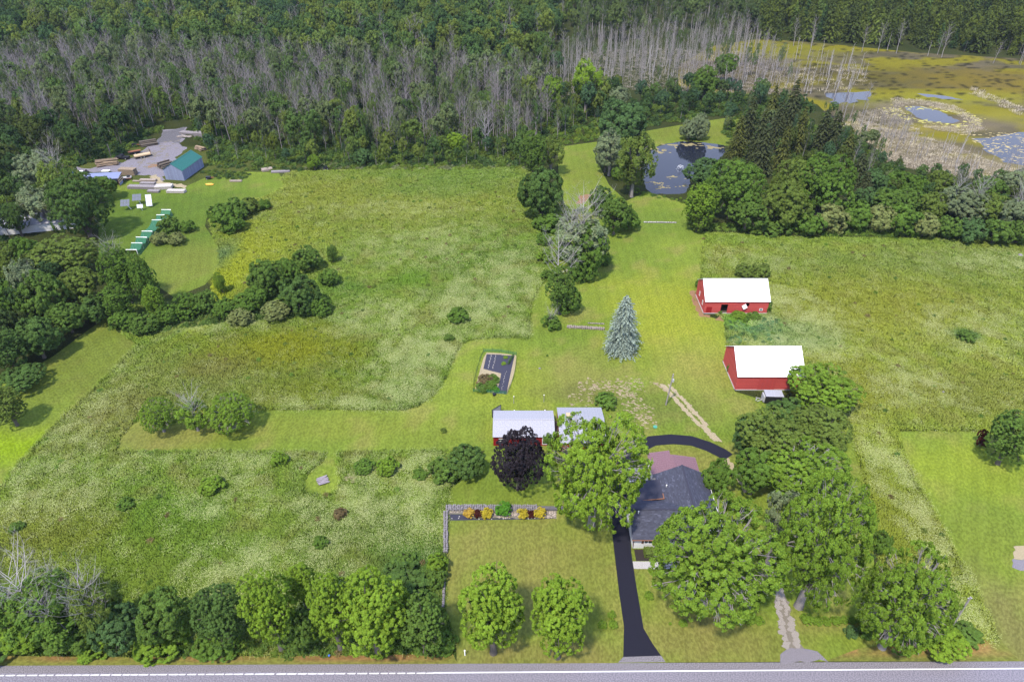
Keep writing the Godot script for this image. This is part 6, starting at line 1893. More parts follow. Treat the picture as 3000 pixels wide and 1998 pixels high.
	var sl := ["dark spruce at the pond side of the grove", "tall dark spruce with drooping olive boughs", "dark spruce in the left middle of the grove", "spruce at the back of the grove", "central spruce of the dark grove", "tallest spruce at the top of the grove", "spruce behind the twin maples", "dark pointed spruce, left of a pointed pair", "dark pointed spruce, right of a pointed pair", "spruce at the right end of the grove", "low dark spruce right of the twin maples", "front spruce above the large pond tree", "spruce between pond tree and twin maples", "dark spruce low at the right of the maples"]
	for q in [[91.51, -271.80, 17], [100.29, -287.30, 20], [98.12, -266.93, 19], [114.79, -304.26, 20], [108.22, -276.82, 21], [123.57, -304.26, 22], [118.18, -276.82, 19], [128.53, -279.38, 17], [132.29, -276.82, 17], [128.73, -255.33, 15], [127.71, -240.36, 13], [95.81, -253.10, 18], [104.10, -255.33, 18], [122.90, -224.85, 12]]:
		var s := thing("dark_spruce", sl[k], "spruce", Vector3(q[0], 0, q[1]), k * 1.3, "dark spruce grove by the pond")
		var g := 1.0 + 0.08 * (k % 3)
		part(s, "trunk", Q.trunk, M.bark, Transform3D(Basis.from_scale(Vector3(0.3, q[2] * 0.7, 0.3)), Vector3.ZERO))
		part(s, "branches", Q["spruce%d" % (k % 3)], M.needle_dark if k % 3 else M.needle_olive, Transform3D(Basis.from_scale(Vector3(g, q[2] / 20.0, g)), Vector3(0, 0.3, 0)))
		k += 1
	# wood and bushes along the right meadow's far edge
	var er := "bushes along the far edge of the right meadow"
	var words := ["green sumac", "pale green sumac", "dark leafy bush", "blue green bush", "grey green brush", "olive brush"]
	var mats := ["leaf_green", "leaf_cream", "leaf_mid", "leaf_blue", "leaf_silver", "leaf_olive"]
	var near := ["below the twin maples", "right of the twin maples", "near the spruce grove end", "before the swamp snags", "below the reed bank", "at the right picture edge"]
	var r := rnd(31)
	var row := [[96.2, -201.6, 4.79, 0.59, 0], [103.9, -203.4, 5.38, 0.58, 1], [112.4, -205.3, 5.70, 0.65, 0], [119.7, -204.0, 5.40, 0.63, 1], [126.6, -202.1, 5.64, 0.60, 0], [133.0, -200.4, 4.49, 0.56, 1], [122.4, -220.2, 4.82, 0.94, 3], [128.2, -216.9, 5.94, 0.75, 2], [136.1, -217.7, 5.37, 0.94, 2], [141.9, -214.2, 5.30, 0.94, 5], [150.2, -216.5, 6.23, 1.00, 4], [156.1, -213.5, 5.87, 1.00, 4], [160.8, -210.1, 5.80, 0.95, 5], [165.5, -206.2, 6.29, 1.00, 4], [140.2, -199.2, 4.19, 0.60, 2], [145.9, -197.0, 4.71, 0.53, 3], [153.3, -195.5, 4.68, 0.53, 2], [160.9, -195.5, 4.68, 0.71, 2], [131.6, -234.7, 5.37, 0.88, 3], [138.6, -232.7, 5.34, 0.76, 0], [145.0, -231.3, 5.00, 0.75, 0], [154.0, -232.3, 5.64, 0.72, 5], [179.9, -231.4, 6.24, 0.75, 4], [169.1, -228.5, 5.57, 0.78, 2]]
	var used := {}
	for q in row:
		var w := int(clampf((q[0] / (90.0 - q[1]) - 0.22) / 0.085, 0, 5))
		var lb: String = words[q[4]] + " " + near[w]
		used[lb] = used.get(lb, 0) + 1
		if used[lb] > 1: lb = ["", "", "farther ", "smaller "][mini(used[lb], 3)] + lb
		var c: Array = q
		var oo := tree("broad" if q[3] > 0.68 else "shrub", c[0], c[1], c[2], c[2] * 0.95, c[2] * 0.75, mats[q[4]], lb, er, "bush", "bush")
		if q[4] == 4:
			broom(oo, c[2] * 0.75, c[2] * 0.8, Vector3(0, c[2] * 0.7, 0), r.randf() * 6.0)
	# left woods
	var lw := "trees of the dense wood at the left edge"
	tree("big", -136.7, -199.8, 9.31, 10.93, 11.23, "leaf_dark", "big dark tree at the left edge of the far yard lawn", lw)
	tree("broad", -146.1, -229.2, 5.57, 4.07, 4.37, "leaf_mid", "rounded apple like tree in front of the lean-to", lw)
	o = tree("sparse", -151.2, -217.0, 7.00, 9.34, 11.34, "leaf_olive", "grey twiggy olive tree left of the big dark tree", lw)
	broom(o, 5.5, 8.0, Vector3(0, 6, 0))
	tree("broad", -167.8, -231.0, 7.99, 7.63, 9.63, "leaf_silver", "pale silvery green tree above the pale roofed building", lw)
	tree("sparse", -153.3, -206.8, 7.08, 7.08, 8.08, "leaf_silver", "thin grey green tree in front of the pale roofed building", lw)
	tree("broad", -159.0, -200.0, 3.60, 6.21, 6.71, "leaf_dark", "dark tree at the left of the pale roofed building", lw)
	tree("big", -127.3, -171.7, 9.38, 5.24, 8.24, "leaf_olive", "wide olive brown crown below the pale roofed building", lw)
	tree("broad", -137.6, -171.3, 4.93, 6.17, 8.17, "leaf_green", "green crown left of the wide olive brown one", lw)
	tree("broad", -141.4, -168.5, 4.14, 7.29, 8.29, "leaf_olive", "olive crown cut by the left picture edge", lw)
	o = tree("broad", -105.4, -159.9, 4.89, 10.07, 10.37, "leaf_green", "ivy draped column tree, left of a pair by the netting", lw, "ivy_tree")
	broom(o, 4.0, 4.5, Vector3(0.5, 9.5, -0.5))
	tree("broad", -102.9, -150.8, 4.08, 6.17, 6.47, "leaf_green", "hanging ivy skirt under the left ivy column", lw, "ivy_tree")
	tree("broad", -97.4, -156.1, 3.44, 9.63, 9.93, "leaf_green", "ivy draped column tree, right of a pair by the netting", lw, "ivy_tree")
	tree("broad", -94.1, -151.5, 2.96, 5.75, 6.05, "leaf_bright", "lower bright ivy shoulder of the right ivy column", lw, "ivy_tree")
	tree("broad", -116.3, -157.7, 5.60, 4.96, 6.96, "leaf_olive", "shaded olive tree between the wide crown and ivy columns", lw)
	tree("broad", -121.6, -150.3, 5.62, 7.12, 8.12, "leaf_mid", "shaded green tree in the left wood's middle", lw)
	tree("sparse", -127.4, -154.6, 4.56, 7.48, 9.48, "leaf_silver", "grey green thin tree in the left wood's middle", lw)
	tree("broad", -109.9, -149.7, 4.54, 3.54, 3.84, "leaf_dark", "dark bush at the top end of the left mown strip", lw)
	tree("broad", -114.2, -145.6, 4.89, 4.24, 4.54, "leaf_mid", "leafy edge tree above the left mown strip", lw)
	tree("broad", -130.2, -150.0, 4.50, 6.01, 7.01, "leaf_green", "bright green tree at the left picture edge", lw)
	tree("broad", -115.3, -134.5, 5.89, 5.24, 5.54, "leaf_dark", "dark glossy tree overhanging the left mown strip", lw)
	tree("broad", -118.3, -128.6, 4.56, 6.75, 7.25, "leaf_dark", "very dark tree at the left edge above the mown strip", lw)
	tree("broad", -113.3, -122.8, 5.00, 2.50, 2.80, "leaf_dark", "low dark bush at the lower end of the left wood", lw)
	tree("broad", -107.5, -110.0, 3.69, 5.48, 5.78, "leaf_olive", "round olive tree standing free at the left edge", "")
	# hedge from the left wood to the dark clump in the meadow
	var hg := "bushes of the hedge across the left meadow"
	var hl := [[-101.0, -147.9, 3.85, 0.76, "leaf_green", "pale vine covered bush at the left end of the hedge"], [-95.0, -145.9, 3.82, 0.65, "leaf_mid", "low bush next to the ivy columns' foot"], [-90.6, -150.1, 3.66, 0.81, "leaf_green", "green bush in the hedge right of the ivy columns"], [-86.5, -153.4, 3.95, 0.94, "leaf_green", "rounded leafy bush in the hedge under the small lawn"],
		[-82.9, -155.6, 3.52, 1.00, "leaf_mid", "darker bush left of the ivy stub"], [-82.0, -165.2, 1.84, 2.27, "leaf_bright", "ivy clad stub standing up from the hedge"], [-76.2, -153.0, 3.48, 0.87, "leaf_green", "bush at the foot of the ivy clad stub"], [-71.7, -149.9, 3.20, 0.64, "leaf_cream", "cream flowering bush at the hedge's near side"],
		[-71.0, -155.1, 3.98, 0.82, "leaf_green", "green bush in the hedge before the dark clump"], [-68.9, -165.2, 5.36, 1.09, "leaf_mid", "tall dark clump tree, left in the meadow clump"], [-64.7, -168.8, 4.22, 1.18, "leaf_green", "clump tree behind the round dark bush"], [-61.0, -178.8, 4.39, 0.94, "leaf_mid", "rounded tree at the back of the meadow clump"],
		[-54.4, -183.1, 1.72, 2.15, "leaf_mid", "slim small tree right of the meadow clump"], [-57.0, -156.0, 5.85, 0.92, "leaf_dark", "round dark bush at the front of the meadow clump"], [-62.7, -152.6, 3.93, 0.65, "leaf_cream", "pale flowering bush left of the round dark bush"], [-51.7, -154.7, 3.27, 0.79, "leaf_green", "green bush at the right end of the hedge"], [-52.6, -169.8, 3.24, 0.77, "leaf_green", "low green bush right of the clump trees"], [-69.5, -157.8, 3.55, 1.00, "leaf_green", "mid green bush below the tall dark clump tree"]]
	for q in hl:
		var c: Array = q
		var tall: float = clampf(q[3], 0.7, 2.2)
		tree("broad", c[0], c[1], c[2], c[2] * tall, c[2] * tall * 0.8, q[4], q[5], hg, "bush", "bush")
	# apple trees in the mown bay
	tree("airy", -74.8, -108.1, 3.67, 3.99, 4.59, "leaf_bright", "left one of three old apple trees in the mown bay", "old apple trees", "apple_tree")
	o = tree("sparse", -67.6, -108.4, 3.50, 3.50, 4.30, "leaf_bright", "middle apple tree of three with bare grey twigs", "old apple trees", "apple_tree")
	broom(o, 4.0, 3.6, Vector3(-0.3, 2.2, 0))
	tree("airy", -59.8, -108.9, 4.98, 3.94, 4.54, "leaf_bright", "right and largest of three old apple trees", "old apple trees", "apple_tree")
	# bushes round the little pool in the far meadow
	for q in [[-98.5, -212.3, 4.11, 1.07, "leaf_green", "green bush at the left of the far meadow pool"], [-93.8, -213.7, 4.42, 0.73, "leaf_mid", "dark bush beside the far meadow pool"], [-86.6, -220.9, 2.42, 1.12, "leaf_green", "upright bush right of the far meadow pool"], [-90.8, -217.9, 3.89, 0.62, "leaf_olive", "brownish bush behind the far meadow pool"], [-92.9, -204.7, 4.85, 0.47, "leaf_green", "low bush in front of the far meadow pool"],
		[-111.9, -194.9, 2.62, 1.00, "leaf_cream", "pale round bush by the netting, left of a pair"], [-106.5, -194.8, 2.76, 1.00, "leaf_cream", "pale round bush by the netting, right of a pair"], [-112.4, -203.9, 3.42, 0.75, "leaf_mid", "dark bush behind the two pale round bushes"], [-106.4, -203.7, 2.56, 0.61, "leaf_green", "low green bush right of the netting"]]:
		var c: Array = q
		tree("shrub", c[0], c[1], c[2], c[2] * 0.9, c[2] * 0.6, q[4], q[5], "", "bush", "bush")
	# lone shrubs in the meadows
	for q in [[-14.4, -151.4, 3.00, 0.77, "leaf_green", "lone green shrub with a yellow top in the far meadow"], [-16.1, -142.0, 1.33, 0.75, "leaf_mid", "small dark shrub near the curve of the meadow edge"], [-58.6, -91.9, 2.37, 0.64, "leaf_bright", "bright green spreading shrub in the lower left meadow"], [-73.5, -87.5, 1.65, 0.65, "leaf_green", "shrub with olive leaves in the lower left meadow"], [-47.4, -98.9, 1.77, 0.80, "leaf_bright", "green shrub below the mown bay's edge"], [-25.0, -96.6, 2.26, 0.85, "leaf_bright", "lime shrub at the top of the lower meadow"], [-34.4, -78.6, 1.40, 0.78, "leaf_green", "leafy shrub in the middle of the lower meadow"], [-91.0, -82.1, 1.27, 0.62, "leaf_mid", "dark low shrub at the left of the lower meadow"], [-29.9, -97.1, 2.10, 0.53, "leaf_green", "low wide brush right of the mown circle"], [-18.3, -95.1, 1.55, 0.60, "leaf_green", "brush between lime shrub and dark rounded bush"], [-32.2, -85.1, 1.30, 0.75, "leaf_brown", "rusty brown weed clump in the lower meadow"], [-19.0, -74.1, 2.26, 0.60, "leaf_mid", "dark brush by the left stone wall"], [-13.0, -70.7, 1.91, 1.15, "leaf_mid", "dark brush behind the bright wall bush"],
		[116.1, -142.4, 2.44, 0.59, "leaf_mid", "dark green round patch bush in the right meadow"], [68.2, -174.8, 2.80, 0.82, "leaf_olive", "thin brushy shrub behind the upper barn, left"], [72.8, -175.0, 3.06, 0.83, "leaf_olive", "thin brushy shrub behind the upper barn, right"], [69.0, -156.0, 1.65, 1.29, "leaf_green", "vine bush on the right corner of the upper barn"], [53.5, -168.3, 1.12, 1.33, "leaf_green", "small bush at the left back corner of the upper barn"], [56.2, -154.4, 0.59, 1.00, "leaf_mid", "tiny dark bush at the upper barn doorway"], [52.3, -128.9, 1.04, 2.20, "leaf_green", "green growth on the left wall of the lower barn"], [60.8, -152.8, 1.86, 0.50, "leaf_bright", "yellow green weeds along the upper barn front"], [64.7, -152.4, 1.86, 0.50, "leaf_green", "green weeds along the upper barn front, right part"]]:
		var c: Array = q
		var f: float = clampf(q[3], 0.5, 1.6)
		tree("shrub", c[0], c[1], c[2], c[2] * f, c[2] * f * 0.55, q[4], q[5], "", "bush", "bush")
	# clipped and planted shrubs near the house
	var sm := "planted shrubs on the front lawns"
	for q in [[22.8, -67.8, 0.82, "leaf_bright", "single round shrub right of the black driveway"], [14.5, -62.6, 0.74, "leaf_bright", "left shrub of three beside the driveway"], [16.2, -64.4, 0.71, "leaf_bright", "top shrub of three beside the driveway"], [16.2, -62.6, 0.79, "leaf_bright", "right shrub of three beside the driveway"],
		[27.5, -62.9, 0.70, "leaf_bright", "shrub at the left of the row under the big front tree"], [36.6, -63.2, 0.75, "leaf_bright", "left shrub of three by the gravel drive"], [38.2, -63.2, 0.79, "leaf_bright", "middle shrub of three by the gravel drive"], [39.8, -63.3, 0.84, "leaf_bright", "right shrub of three by the gravel drive"], [41.7, -67.9, 0.68, "leaf_green", "shrub under the front tree's right edge"],
		[47.6, -63.4, 1.03, "leaf_bright", "first shrub of the row right of the gravel drive"], [49.3, -63.2, 0.84, "leaf_bright", "second shrub of the row right of the gravel drive"], [50.7, -63.2, 0.79, "leaf_bright", "third shrub of the row right of the gravel drive"], [52.2, -63.2, 0.84, "leaf_bright", "fourth shrub of the row right of the gravel drive"], [53.6, -63.5, 0.70, "leaf_bright", "fifth shrub of the row right of the gravel drive"], [54.9, -63.5, 0.70, "leaf_bright", "sixth shrub of the row right of the gravel drive"], [56.4, -63.3, 0.93, "leaf_bright", "last shrub of the row right of the gravel drive"], [53.8, -61.2, 1.10, "leaf_blue", "dark spiky plant below the shrub row"], [56.1, -61.1, 1.15, "leaf_green", "green plant mass right of the dark spiky plant"],
		[-8.0, -85.1, 1.06, "leaf_gold", "gold shrub, leftmost in the flower bed"], [-4.7, -85.1, 1.14, "leaf_yellow", "yellow shrub left of the big green bed shrub"], [2.0, -85.1, 1.08, "leaf_yellow", "yellow shrub right of the big green bed shrub"], [5.3, -85.1, 1.17, "leaf_yellow", "yellow shrub, rightmost in the flower bed"], [-6.4, -85.2, 0.84, "leaf_maroon", "dark maroon shrub at the left of the flower bed"], [3.6, -85.1, 0.81, "leaf_maroon", "dark maroon shrub at the right of the flower bed"], [-1.5, -85.8, 1.58, "leaf_fresh", "large bright green shrub in the middle of the flower bed"],
		[8.7, -135.1, 0.32, "leaf_mid", "tiny dark sapling on the lawn right of the garden plot"], [-14.7, -108.0, 0.68, "leaf_olive", "thin young sapling on the mown strip"], [25.5, -63.0, 0.28, "leaf_bright", "tiny shrub under the big front tree"]]:
		var c: Array = q
		tree("shrub", c[0], c[1], c[2], c[2] * 0.95, c[2] * 0.6, q[3], q[4], sm, "shrub", "shrub")
	# inside the garden plot
	for q in [[-6.3, -124.7, 2.03, "leaf_brown", "brownish dry plants in the garden plot"], [-4.5, -125.5, 1.64, "leaf_green", "green leafy plants in the garden plot, upper"], [-5.0, -122.8, 1.71, "leaf_green", "green leafy plants in the garden plot, lower"], [-6.9, -122.2, 1.71, "leaf_mid", "darker plants in the garden plot's lower left"], [-4.1, -121.9, 1.21, "leaf_fresh", "bright low plants in the garden plot's corner"]]:
		var c: Array = q
		tree("shrub", c[0], c[1], c[2], c[2] * 0.7, c[2] * 0.25, q[3], q[4], "", "garden_plants", "plants")
	for q in [[-2.0, -132.0, 0.68, "leaf_bright", "bright green squash plant on the black cloth"], [-1.6, -134.5, 0.64, "leaf_bright", "pale green plant at the top of the garden plot"]]:
		var c: Array = q
		tree("shrub", c[0], c[1], c[2], c[2] * 0.4, c[2] * 0.15, q[3], q[4], "", "garden_plants", "plants")
	var bean := thing("bean_row", "narrow green bean row along a green trellis in the plot", "plants", v3(Vector2(-0.28, -133.37)), -0.35)
	var bm := MB.new()
	for i in 300:
		var p := Vector3(r.randf_range(-0.2, 0.2), r.randf_range(0.05, 1.0), r.randf_range(-1.9, 1.9))
		bm.rhomb(p, (ball(r) + Vector3(0, 0.5, 0)).normalized(), ball(r), 0.12, 0.07, Color(0.8, 0.8, 0.8))
	part(bean, "foliage", bm.mesh(M.leaf_blue))
	var ts := MB.new()
	for i in 4:
		ts.tube([Vector3(0, 0, -1.8 + i * 1.2), Vector3(0, 1.15, -1.8 + i * 1.2)], [0.03, 0.03], 5, Color.WHITE)
	part(bean, "stakes", ts.mesh(M.green_post))

const EYE := 101.0
const PITCH := 35.5

func grass() -> void:
	var r := rnd(71)
	var xs := [[], []]
	var cs := [[], []]
	var hx := []
	var hc := []
	for poly in [meadow_w, meadow_e]:
		var lo: Vector2 = poly[0]
		var hi: Vector2 = poly[0]
		for p in poly:
			lo = lo.min(p); hi = hi.max(p)
		hi.x = minf(hi.x, 190.0)
		lo.x = maxf(lo.x, -160.0)
		var z := hi.y
		while z > lo.y:
			var step := 0.42 + 0.0016 * maxf(0.0, -z - 90.0)
			var x := lo.x
			while x < hi.x:
				var p := Vector2(x + r.randf() * step, z + r.randf() * step)
				x += step
				if absf(p.x) > 24.0 - p.y * 0.86 or not inside(p, poly) or blocked(p):
					continue
				var c := meadow_color(p)
				var t := r.randf_range(0.93, 1.08)
				var sc := r.randf_range(0.75, 1.3) * step / 0.46
				var edge := 1.0
				for dd in [Vector2(0.9, 0), Vector2(-0.9, 0), Vector2(0, 0.9), Vector2(0, -0.9)]:
					if inside(p + dd, lawn_main) or inside(p + dd, lawn_east) or inside(p + dd, lawn_west):
						edge = 1.5
						break
				var bend := Basis(Vector3.UP, r.randf() * TAU)
				var k := r.randi() % 2
				xs[k].append(Transform3D(bend.scaled(Vector3(sc, r.randf_range(0.7, 1.2) * edge, sc)), Vector3(p.x, 0, p.y)))
				cs[k].append(Color(c.r * t * 1.55, c.g * t * 1.55, c.b * t * 1.6))
				var s := seeds(p)
				if r.randf() < s * 1.1:
					var m := r.randf_range(0.75, 1.15)
					hx.append(Transform3D(bend.scaled(Vector3(sc, r.randf_range(0.75, 1.1), sc)), Vector3(p.x + r.randf() * 0.3, 0, p.y + r.randf() * 0.3)))
					hc.append(Color(0.50 * m, 0.52 * m, 0.24 * m).lerp(Color(c.r * 1.8, c.g * 1.8, c.b * 1.8), 0.15 + r.randf() * 0.6))
			z -= step
	swarm("meadow_grass", "tall olive green grass filling the unmown meadows", Q.grass0, xs[0], cs[0], "grass")
	swarm("meadow_grass", "tall yellow green grass mixed through the unmown meadows", Q.grass1, xs[1], cs[1], "grass")
	swarm("seed_heads", "pale cream seed heads standing over the meadow grass", Q.heads, hx, hc, "grass")
	var wx := []
	var wc := []
	for poly in [meadow_w, meadow_e]:
		mounds(poly, 5.2, [Color(0.055, 0.105, 0.022), Color(0.085, 0.150, 0.022), Color(0.110, 0.150, 0.030), Color(0.120, 0.095, 0.040)], 0.55, 640, wx, wc, 0.42)
	var wx2 := []
	var wc2 := []
	for i in wx.size():
		if not blocked(Vector2(wx[i].origin.x, wx[i].origin.z)):
			wx2.append(wx[i]); wc2.append(wc[i])
	swarm("meadow_weeds", "darker weed clumps dotted through the meadow grass", Q.mound1, wx2, wc2, "weeds")
	print("grass ", xs[0].size() + xs[1].size(), " heads ", hx.size())

var footprints: Array = [Rect2(51.3, -164.5, 18.0, 10.5), Rect2(51.0, -133.5, 16.5, 12.0), Rect2(-4.5, -112, 24, 9)]
func blocked(p: Vector2) -> bool:
	for k in keep_out:
		if inside(p, k):
			return true
	for f in footprints:
		if f.has_point(p):
			return true
	return p.y > -56.8

func mounds(poly: PackedVector2Array, step: float, colours: Array, size: float, sd: int, xs: Array, cs: Array, share := 1.0) -> void:
	var r := rnd(sd)
	var lo := poly[0]
	var hi := poly[0]
	for p in poly:
		lo = lo.min(p); hi = hi.max(p)
	var z := hi.y
	while z > lo.y:
		var x := lo.x
		while x < hi.x:
			var p := Vector2(x + r.randf() * step, z + r.randf() * step)
			x += step
			if not inside(p, poly) or r.randf() > share:
				continue
			var c: Color = colours[r.randi() % colours.size()]
			var t := r.randf_range(0.7, 1.3)
			var s := size * r.randf_range(0.6, 1.4)
			xs.append(Transform3D(Basis(Vector3.UP, r.randf() * TAU).scaled(Vector3(s, s * r.randf_range(0.6, 1.1), s)), Vector3(p.x, 0, p.y)))
			cs.append(c * t * 1.3)
		z -= step

# ---- the woods behind ---------------------------------------------------------------------------------------------

var wood_bins := {}

func plant(poly: PackedVector2Array, step: float, mix: Array, sd: int, tints: Array, scale_ := 1.0) -> void:
	var r := rnd(sd)
	var lo := poly[0]
	var hi := poly[0]
	for p in poly:
		lo = lo.min(p); hi = hi.max(p)
	var z := hi.y
	while z > lo.y:
		var x := lo.x
		while x < hi.x:
			var p := Vector2(x + r.randf() * step * 0.95, z - r.randf() * step * 0.95)
			x += step
			if not inside(p, poly):
				continue
			var u := r.randf()
			var kind := ""
			for m in mix:
				u -= m[1]
				if u <= 0.0:
					kind = m[0]
					break
			if kind == "":
				continue
			var c: Color = tints[r.randi() % tints.size()]
			if not wood_bins.has(kind):
				wood_bins[kind] = []
			wood_bins[kind].append([p, r.randf_range(0.58, 1.24) * scale_, r.randf() * TAU, c * r.randf_range(0.8, 1.2), r.randi()])
		z -= step

func seen_at(p: Vector2, h: float) -> bool:
	var t := deg_to_rad(PITCH)
	var d := (EYE - h) * sin(t) - p.y * cos(t)
	var up := (h - EYE) * cos(t) - p.y * sin(t)
	return absf(p.x / d) < 0.74 and absf(up / d) < 0.495

func place_words(p: Vector2, second := false) -> String:
	var marks := [["green shed", Vector2(-127, -254)], ["track", Vector2(-128, -290)], ["lean-to", Vector2(-153, -243)], ["left edge", Vector2(-230, -320)], ["meadow's left end", Vector2(-95, -262)], ["meadow's middle", Vector2(-45, -262)], ["meadow's right end", Vector2(0, -262)], ["mown lane", Vector2(26, -300)], ["pond", Vector2(60, -275)], ["spruce grove", Vector2(110, -290)], ["swamp pool", Vector2(168, -345)], ["swamp water", Vector2(205, -290)], ["yellow mat", Vector2(130, -470)], ["conifer wood", Vector2(330, -450)], ["snag stand", Vector2(70, -400)], ["lush wood", Vector2(-60, -470)], ["top left", Vector2(-300, -480)], ["far bank", Vector2(210, -480)], ["right edge", Vector2(330, -480)], ["top middle", Vector2(60, -560)]]
	marks.sort_custom(func(a, b): return a[1].distance_to(p) < b[1].distance_to(p))
	var v: Vector2 = p - marks[0][1]
	var side := ("behind" if v.y < 0 else "before") if absf(v.y) > absf(v.x) else ("left of" if v.x < 0 else "right of")
	var w: String = side + " the " + marks[0][0]
	if second:
		var d := v.length()
		w = ("close " if d < 14.0 else ("well " if d > 34.0 else "")) + w + ", towards " + marks[1][0]
	return w

func woods() -> void:
	var green := [Color(0.070, 0.116, 0.030), Color(0.055, 0.098, 0.030), Color(0.092, 0.132, 0.032), Color(0.046, 0.088, 0.036), Color(0.105, 0.140, 0.028)]
	var grey_green := [Color(0.100, 0.128, 0.055), Color(0.085, 0.118, 0.045), Color(0.074, 0.115, 0.036)]
	# bands of the wood, from survey points on the ground
	var front := PackedVector2Array([Vector2(-137.6, -293.9), Vector2(-127.4, -279.4), Vector2(-120.5, -266.0), Vector2(-107.9, -265.0), Vector2(-91.6, -263.1), Vector2(-78.4, -258.5), Vector2(-48.0, -262.2), Vector2(-21.9, -259.9), Vector2(4.0, -262.2), Vector2(7.0, -282.0), Vector2(-14.2, -284.6), Vector2(-51.3, -284.6), Vector2(-88.9, -287.3), Vector2(-128.3, -304.3)])
	plant(front, 7.0, [["leafy", 0.62], ["thin", 0.25], ["dead", 0.05]], 501, green, 0.62)
	var dead_band := PackedVector2Array([Vector2(-145.4, -313.4), Vector2(-134.2, -293.9), Vector2(-121.6, -284.6), Vector2(-86.1, -275.8), Vector2(-50.0, -275.8), Vector2(-13.9, -276.8), Vector2(6.9, -279.4), Vector2(16.2, -304.3), Vector2(19.2, -374.5), Vector2(-43.0, -396.4), Vector2(-147.4, -420.5), Vector2(-226.4, -425.6), Vector2(-285.4, -420.5), Vector2(-303.6, -401.0), Vector2(-230.6, -287.3), Vector2(-210.4, -284.6), Vector2(-191.0, -290.0), Vector2(-173.5, -292.8), Vector2(-161.3, -313.4), Vector2(-151.8, -319.7)])
	plant(dead_band, 5.0, [["dead", 0.52], ["thin", 0.28], ["leafy", 0.16]], 502, grey_green, 0.98)
	var left_edge := PackedVector2Array([Vector2(-234.3, -287.3), Vector2(-210.4, -284.6), Vector2(-191.0, -290.0), Vector2(-173.5, -292.8), Vector2(-163.4, -304.3), Vector2(-157.9, -287.3), Vector2(-163.1, -270.8), Vector2(-173.4, -259.9), Vector2(-183.3, -262.2), Vector2(-199.2, -271.8), Vector2(-190.0, -244.5), Vector2(-196.0, -228.6)])
	plant(left_edge, 7.5, [["leafy", 0.7], ["dead", 0.14], ["thin", 0.12]], 503, [Color(0.034, 0.062, 0.022), Color(0.045, 0.074, 0.022), Color(0.055, 0.072, 0.020)], 0.9)
	var lush := PackedVector2Array([Vector2(-317.1, -399.2), Vector2(-285.4, -420.5), Vector2(-226.4, -425.6), Vector2(-147.4, -420.5), Vector2(-43.0, -396.4), Vector2(19.2, -374.5), Vector2(26.9, -387.4), Vector2(19.9, -453.0), Vector2(44.9, -532.6), Vector2(89.9, -640.7), Vector2(109.4, -796.0), Vector2(-665.1, -796.0), Vector2(-342.2, -374.5)])
	plant(lush, 8.0, [["leafy", 0.76], ["thin", 0.06], ["dead", 0.12], ["conifer", 0.015]], 504, green, 1.12)
	var lane_wood := PackedVector2Array([Vector2(8.2, -279.4), Vector2(16.6, -304.3), Vector2(18.3, -343.5), Vector2(34.5, -362.4), Vector2(55.8, -370.4), Vector2(54.8, -329.5), Vector2(42.2, -310.3), Vector2(31.8, -304.3), Vector2(23.3, -292.8), Vector2(17.3, -287.3)])
	plant(lane_wood, 7.0, [["leafy", 0.42], ["thin", 0.34], ["dead", 0.14]], 505, green, 0.85)
	var snags := PackedVector2Array([Vector2(19.0, -344.9), Vector2(34.7, -364.7), Vector2(56.1, -372.9), Vector2(83.3, -370.4), Vector2(104.3, -362.4), Vector2(135.9, -362.4), Vector2(157.1, -391.9), Vector2(160.7, -441.7), Vector2(162.2, -483.5), Vector2(124.8, -496.7), Vector2(73.8, -490.0), Vector2(45.4, -464.7), Vector2(26.3, -420.5)])
	plant(snags, 5.6, [["snag", 0.60], ["dead", 0.24], ["thin", 0.05]], 506, grey_green, 0.95)
	var snag_back := PackedVector2Array([Vector2(33.5, -453.0), Vector2(72.9, -483.5), Vector2(123.9, -492.6), Vector2(162.2, -483.5), Vector2(176.6, -532.6), Vector2(182.5, -600.6), Vector2(135.6, -737.2), Vector2(82.5, -640.7), Vector2(48.0, -532.6)])
	plant(snag_back, 8.0, [["thin", 0.42], ["snag", 0.28], ["leafy", 0.22]], 507, [Color(0.060, 0.090, 0.030), Color(0.075, 0.105, 0.034)], 1.2)
	var swamp_snags := PackedVector2Array([Vector2(135.9, -362.4), Vector2(152.9, -347.1), Vector2(168.8, -343.5), Vector2(187.7, -362.4), Vector2(202.0, -401.0), Vector2(196.5, -430.9), Vector2(174.0, -441.7), Vector2(156.6, -420.5)])
	plant(swamp_snags, 7.0, [["snag", 0.62], ["dead", 0.10]], 508, grey_green, 0.95)
	var swamp_low := PackedVector2Array([Vector2(148.1, -322.9), Vector2(165.9, -336.4), Vector2(176.3, -304.3), Vector2(183.2, -287.3), Vector2(187.8, -262.2), Vector2(198.5, -253.1), Vector2(192.0, -242.4), Vector2(171.4, -250.9), Vector2(152.4, -264.5), Vector2(148.9, -304.3)])
	plant(swamp_low, 5.0, [["snag", 0.42], ["dead", 0.12]], 509, grey_green, 0.8)
	var conifers := PackedVector2Array([Vector2(164.8, -487.3), Vector2(206.9, -479.6), Vector2(255.9, -462.3), Vector2(313.7, -441.7), Vector2(360.8, -430.9), Vector2(685.8, -796.0), Vector2(145.4, -796.0), Vector2(171.2, -640.7), Vector2(172.8, -564.8)])
	plant(conifers, 7.4, [["conifer", 0.82], ["leafy", 0.05]], 510, [Color(0.066, 0.088, 0.020), Color(0.090, 0.118, 0.022), Color(0.052, 0.072, 0.020)], 1.12)
	var con_edge := PackedVector2Array([Vector2(166.8, -479.6), Vector2(204.1, -472.1), Vector2(251.4, -453.0), Vector2(307.1, -430.9), Vector2(299.5, -418.5), Vector2(244.9, -439.5), Vector2(200.4, -462.3), Vector2(163.8, -469.6)])
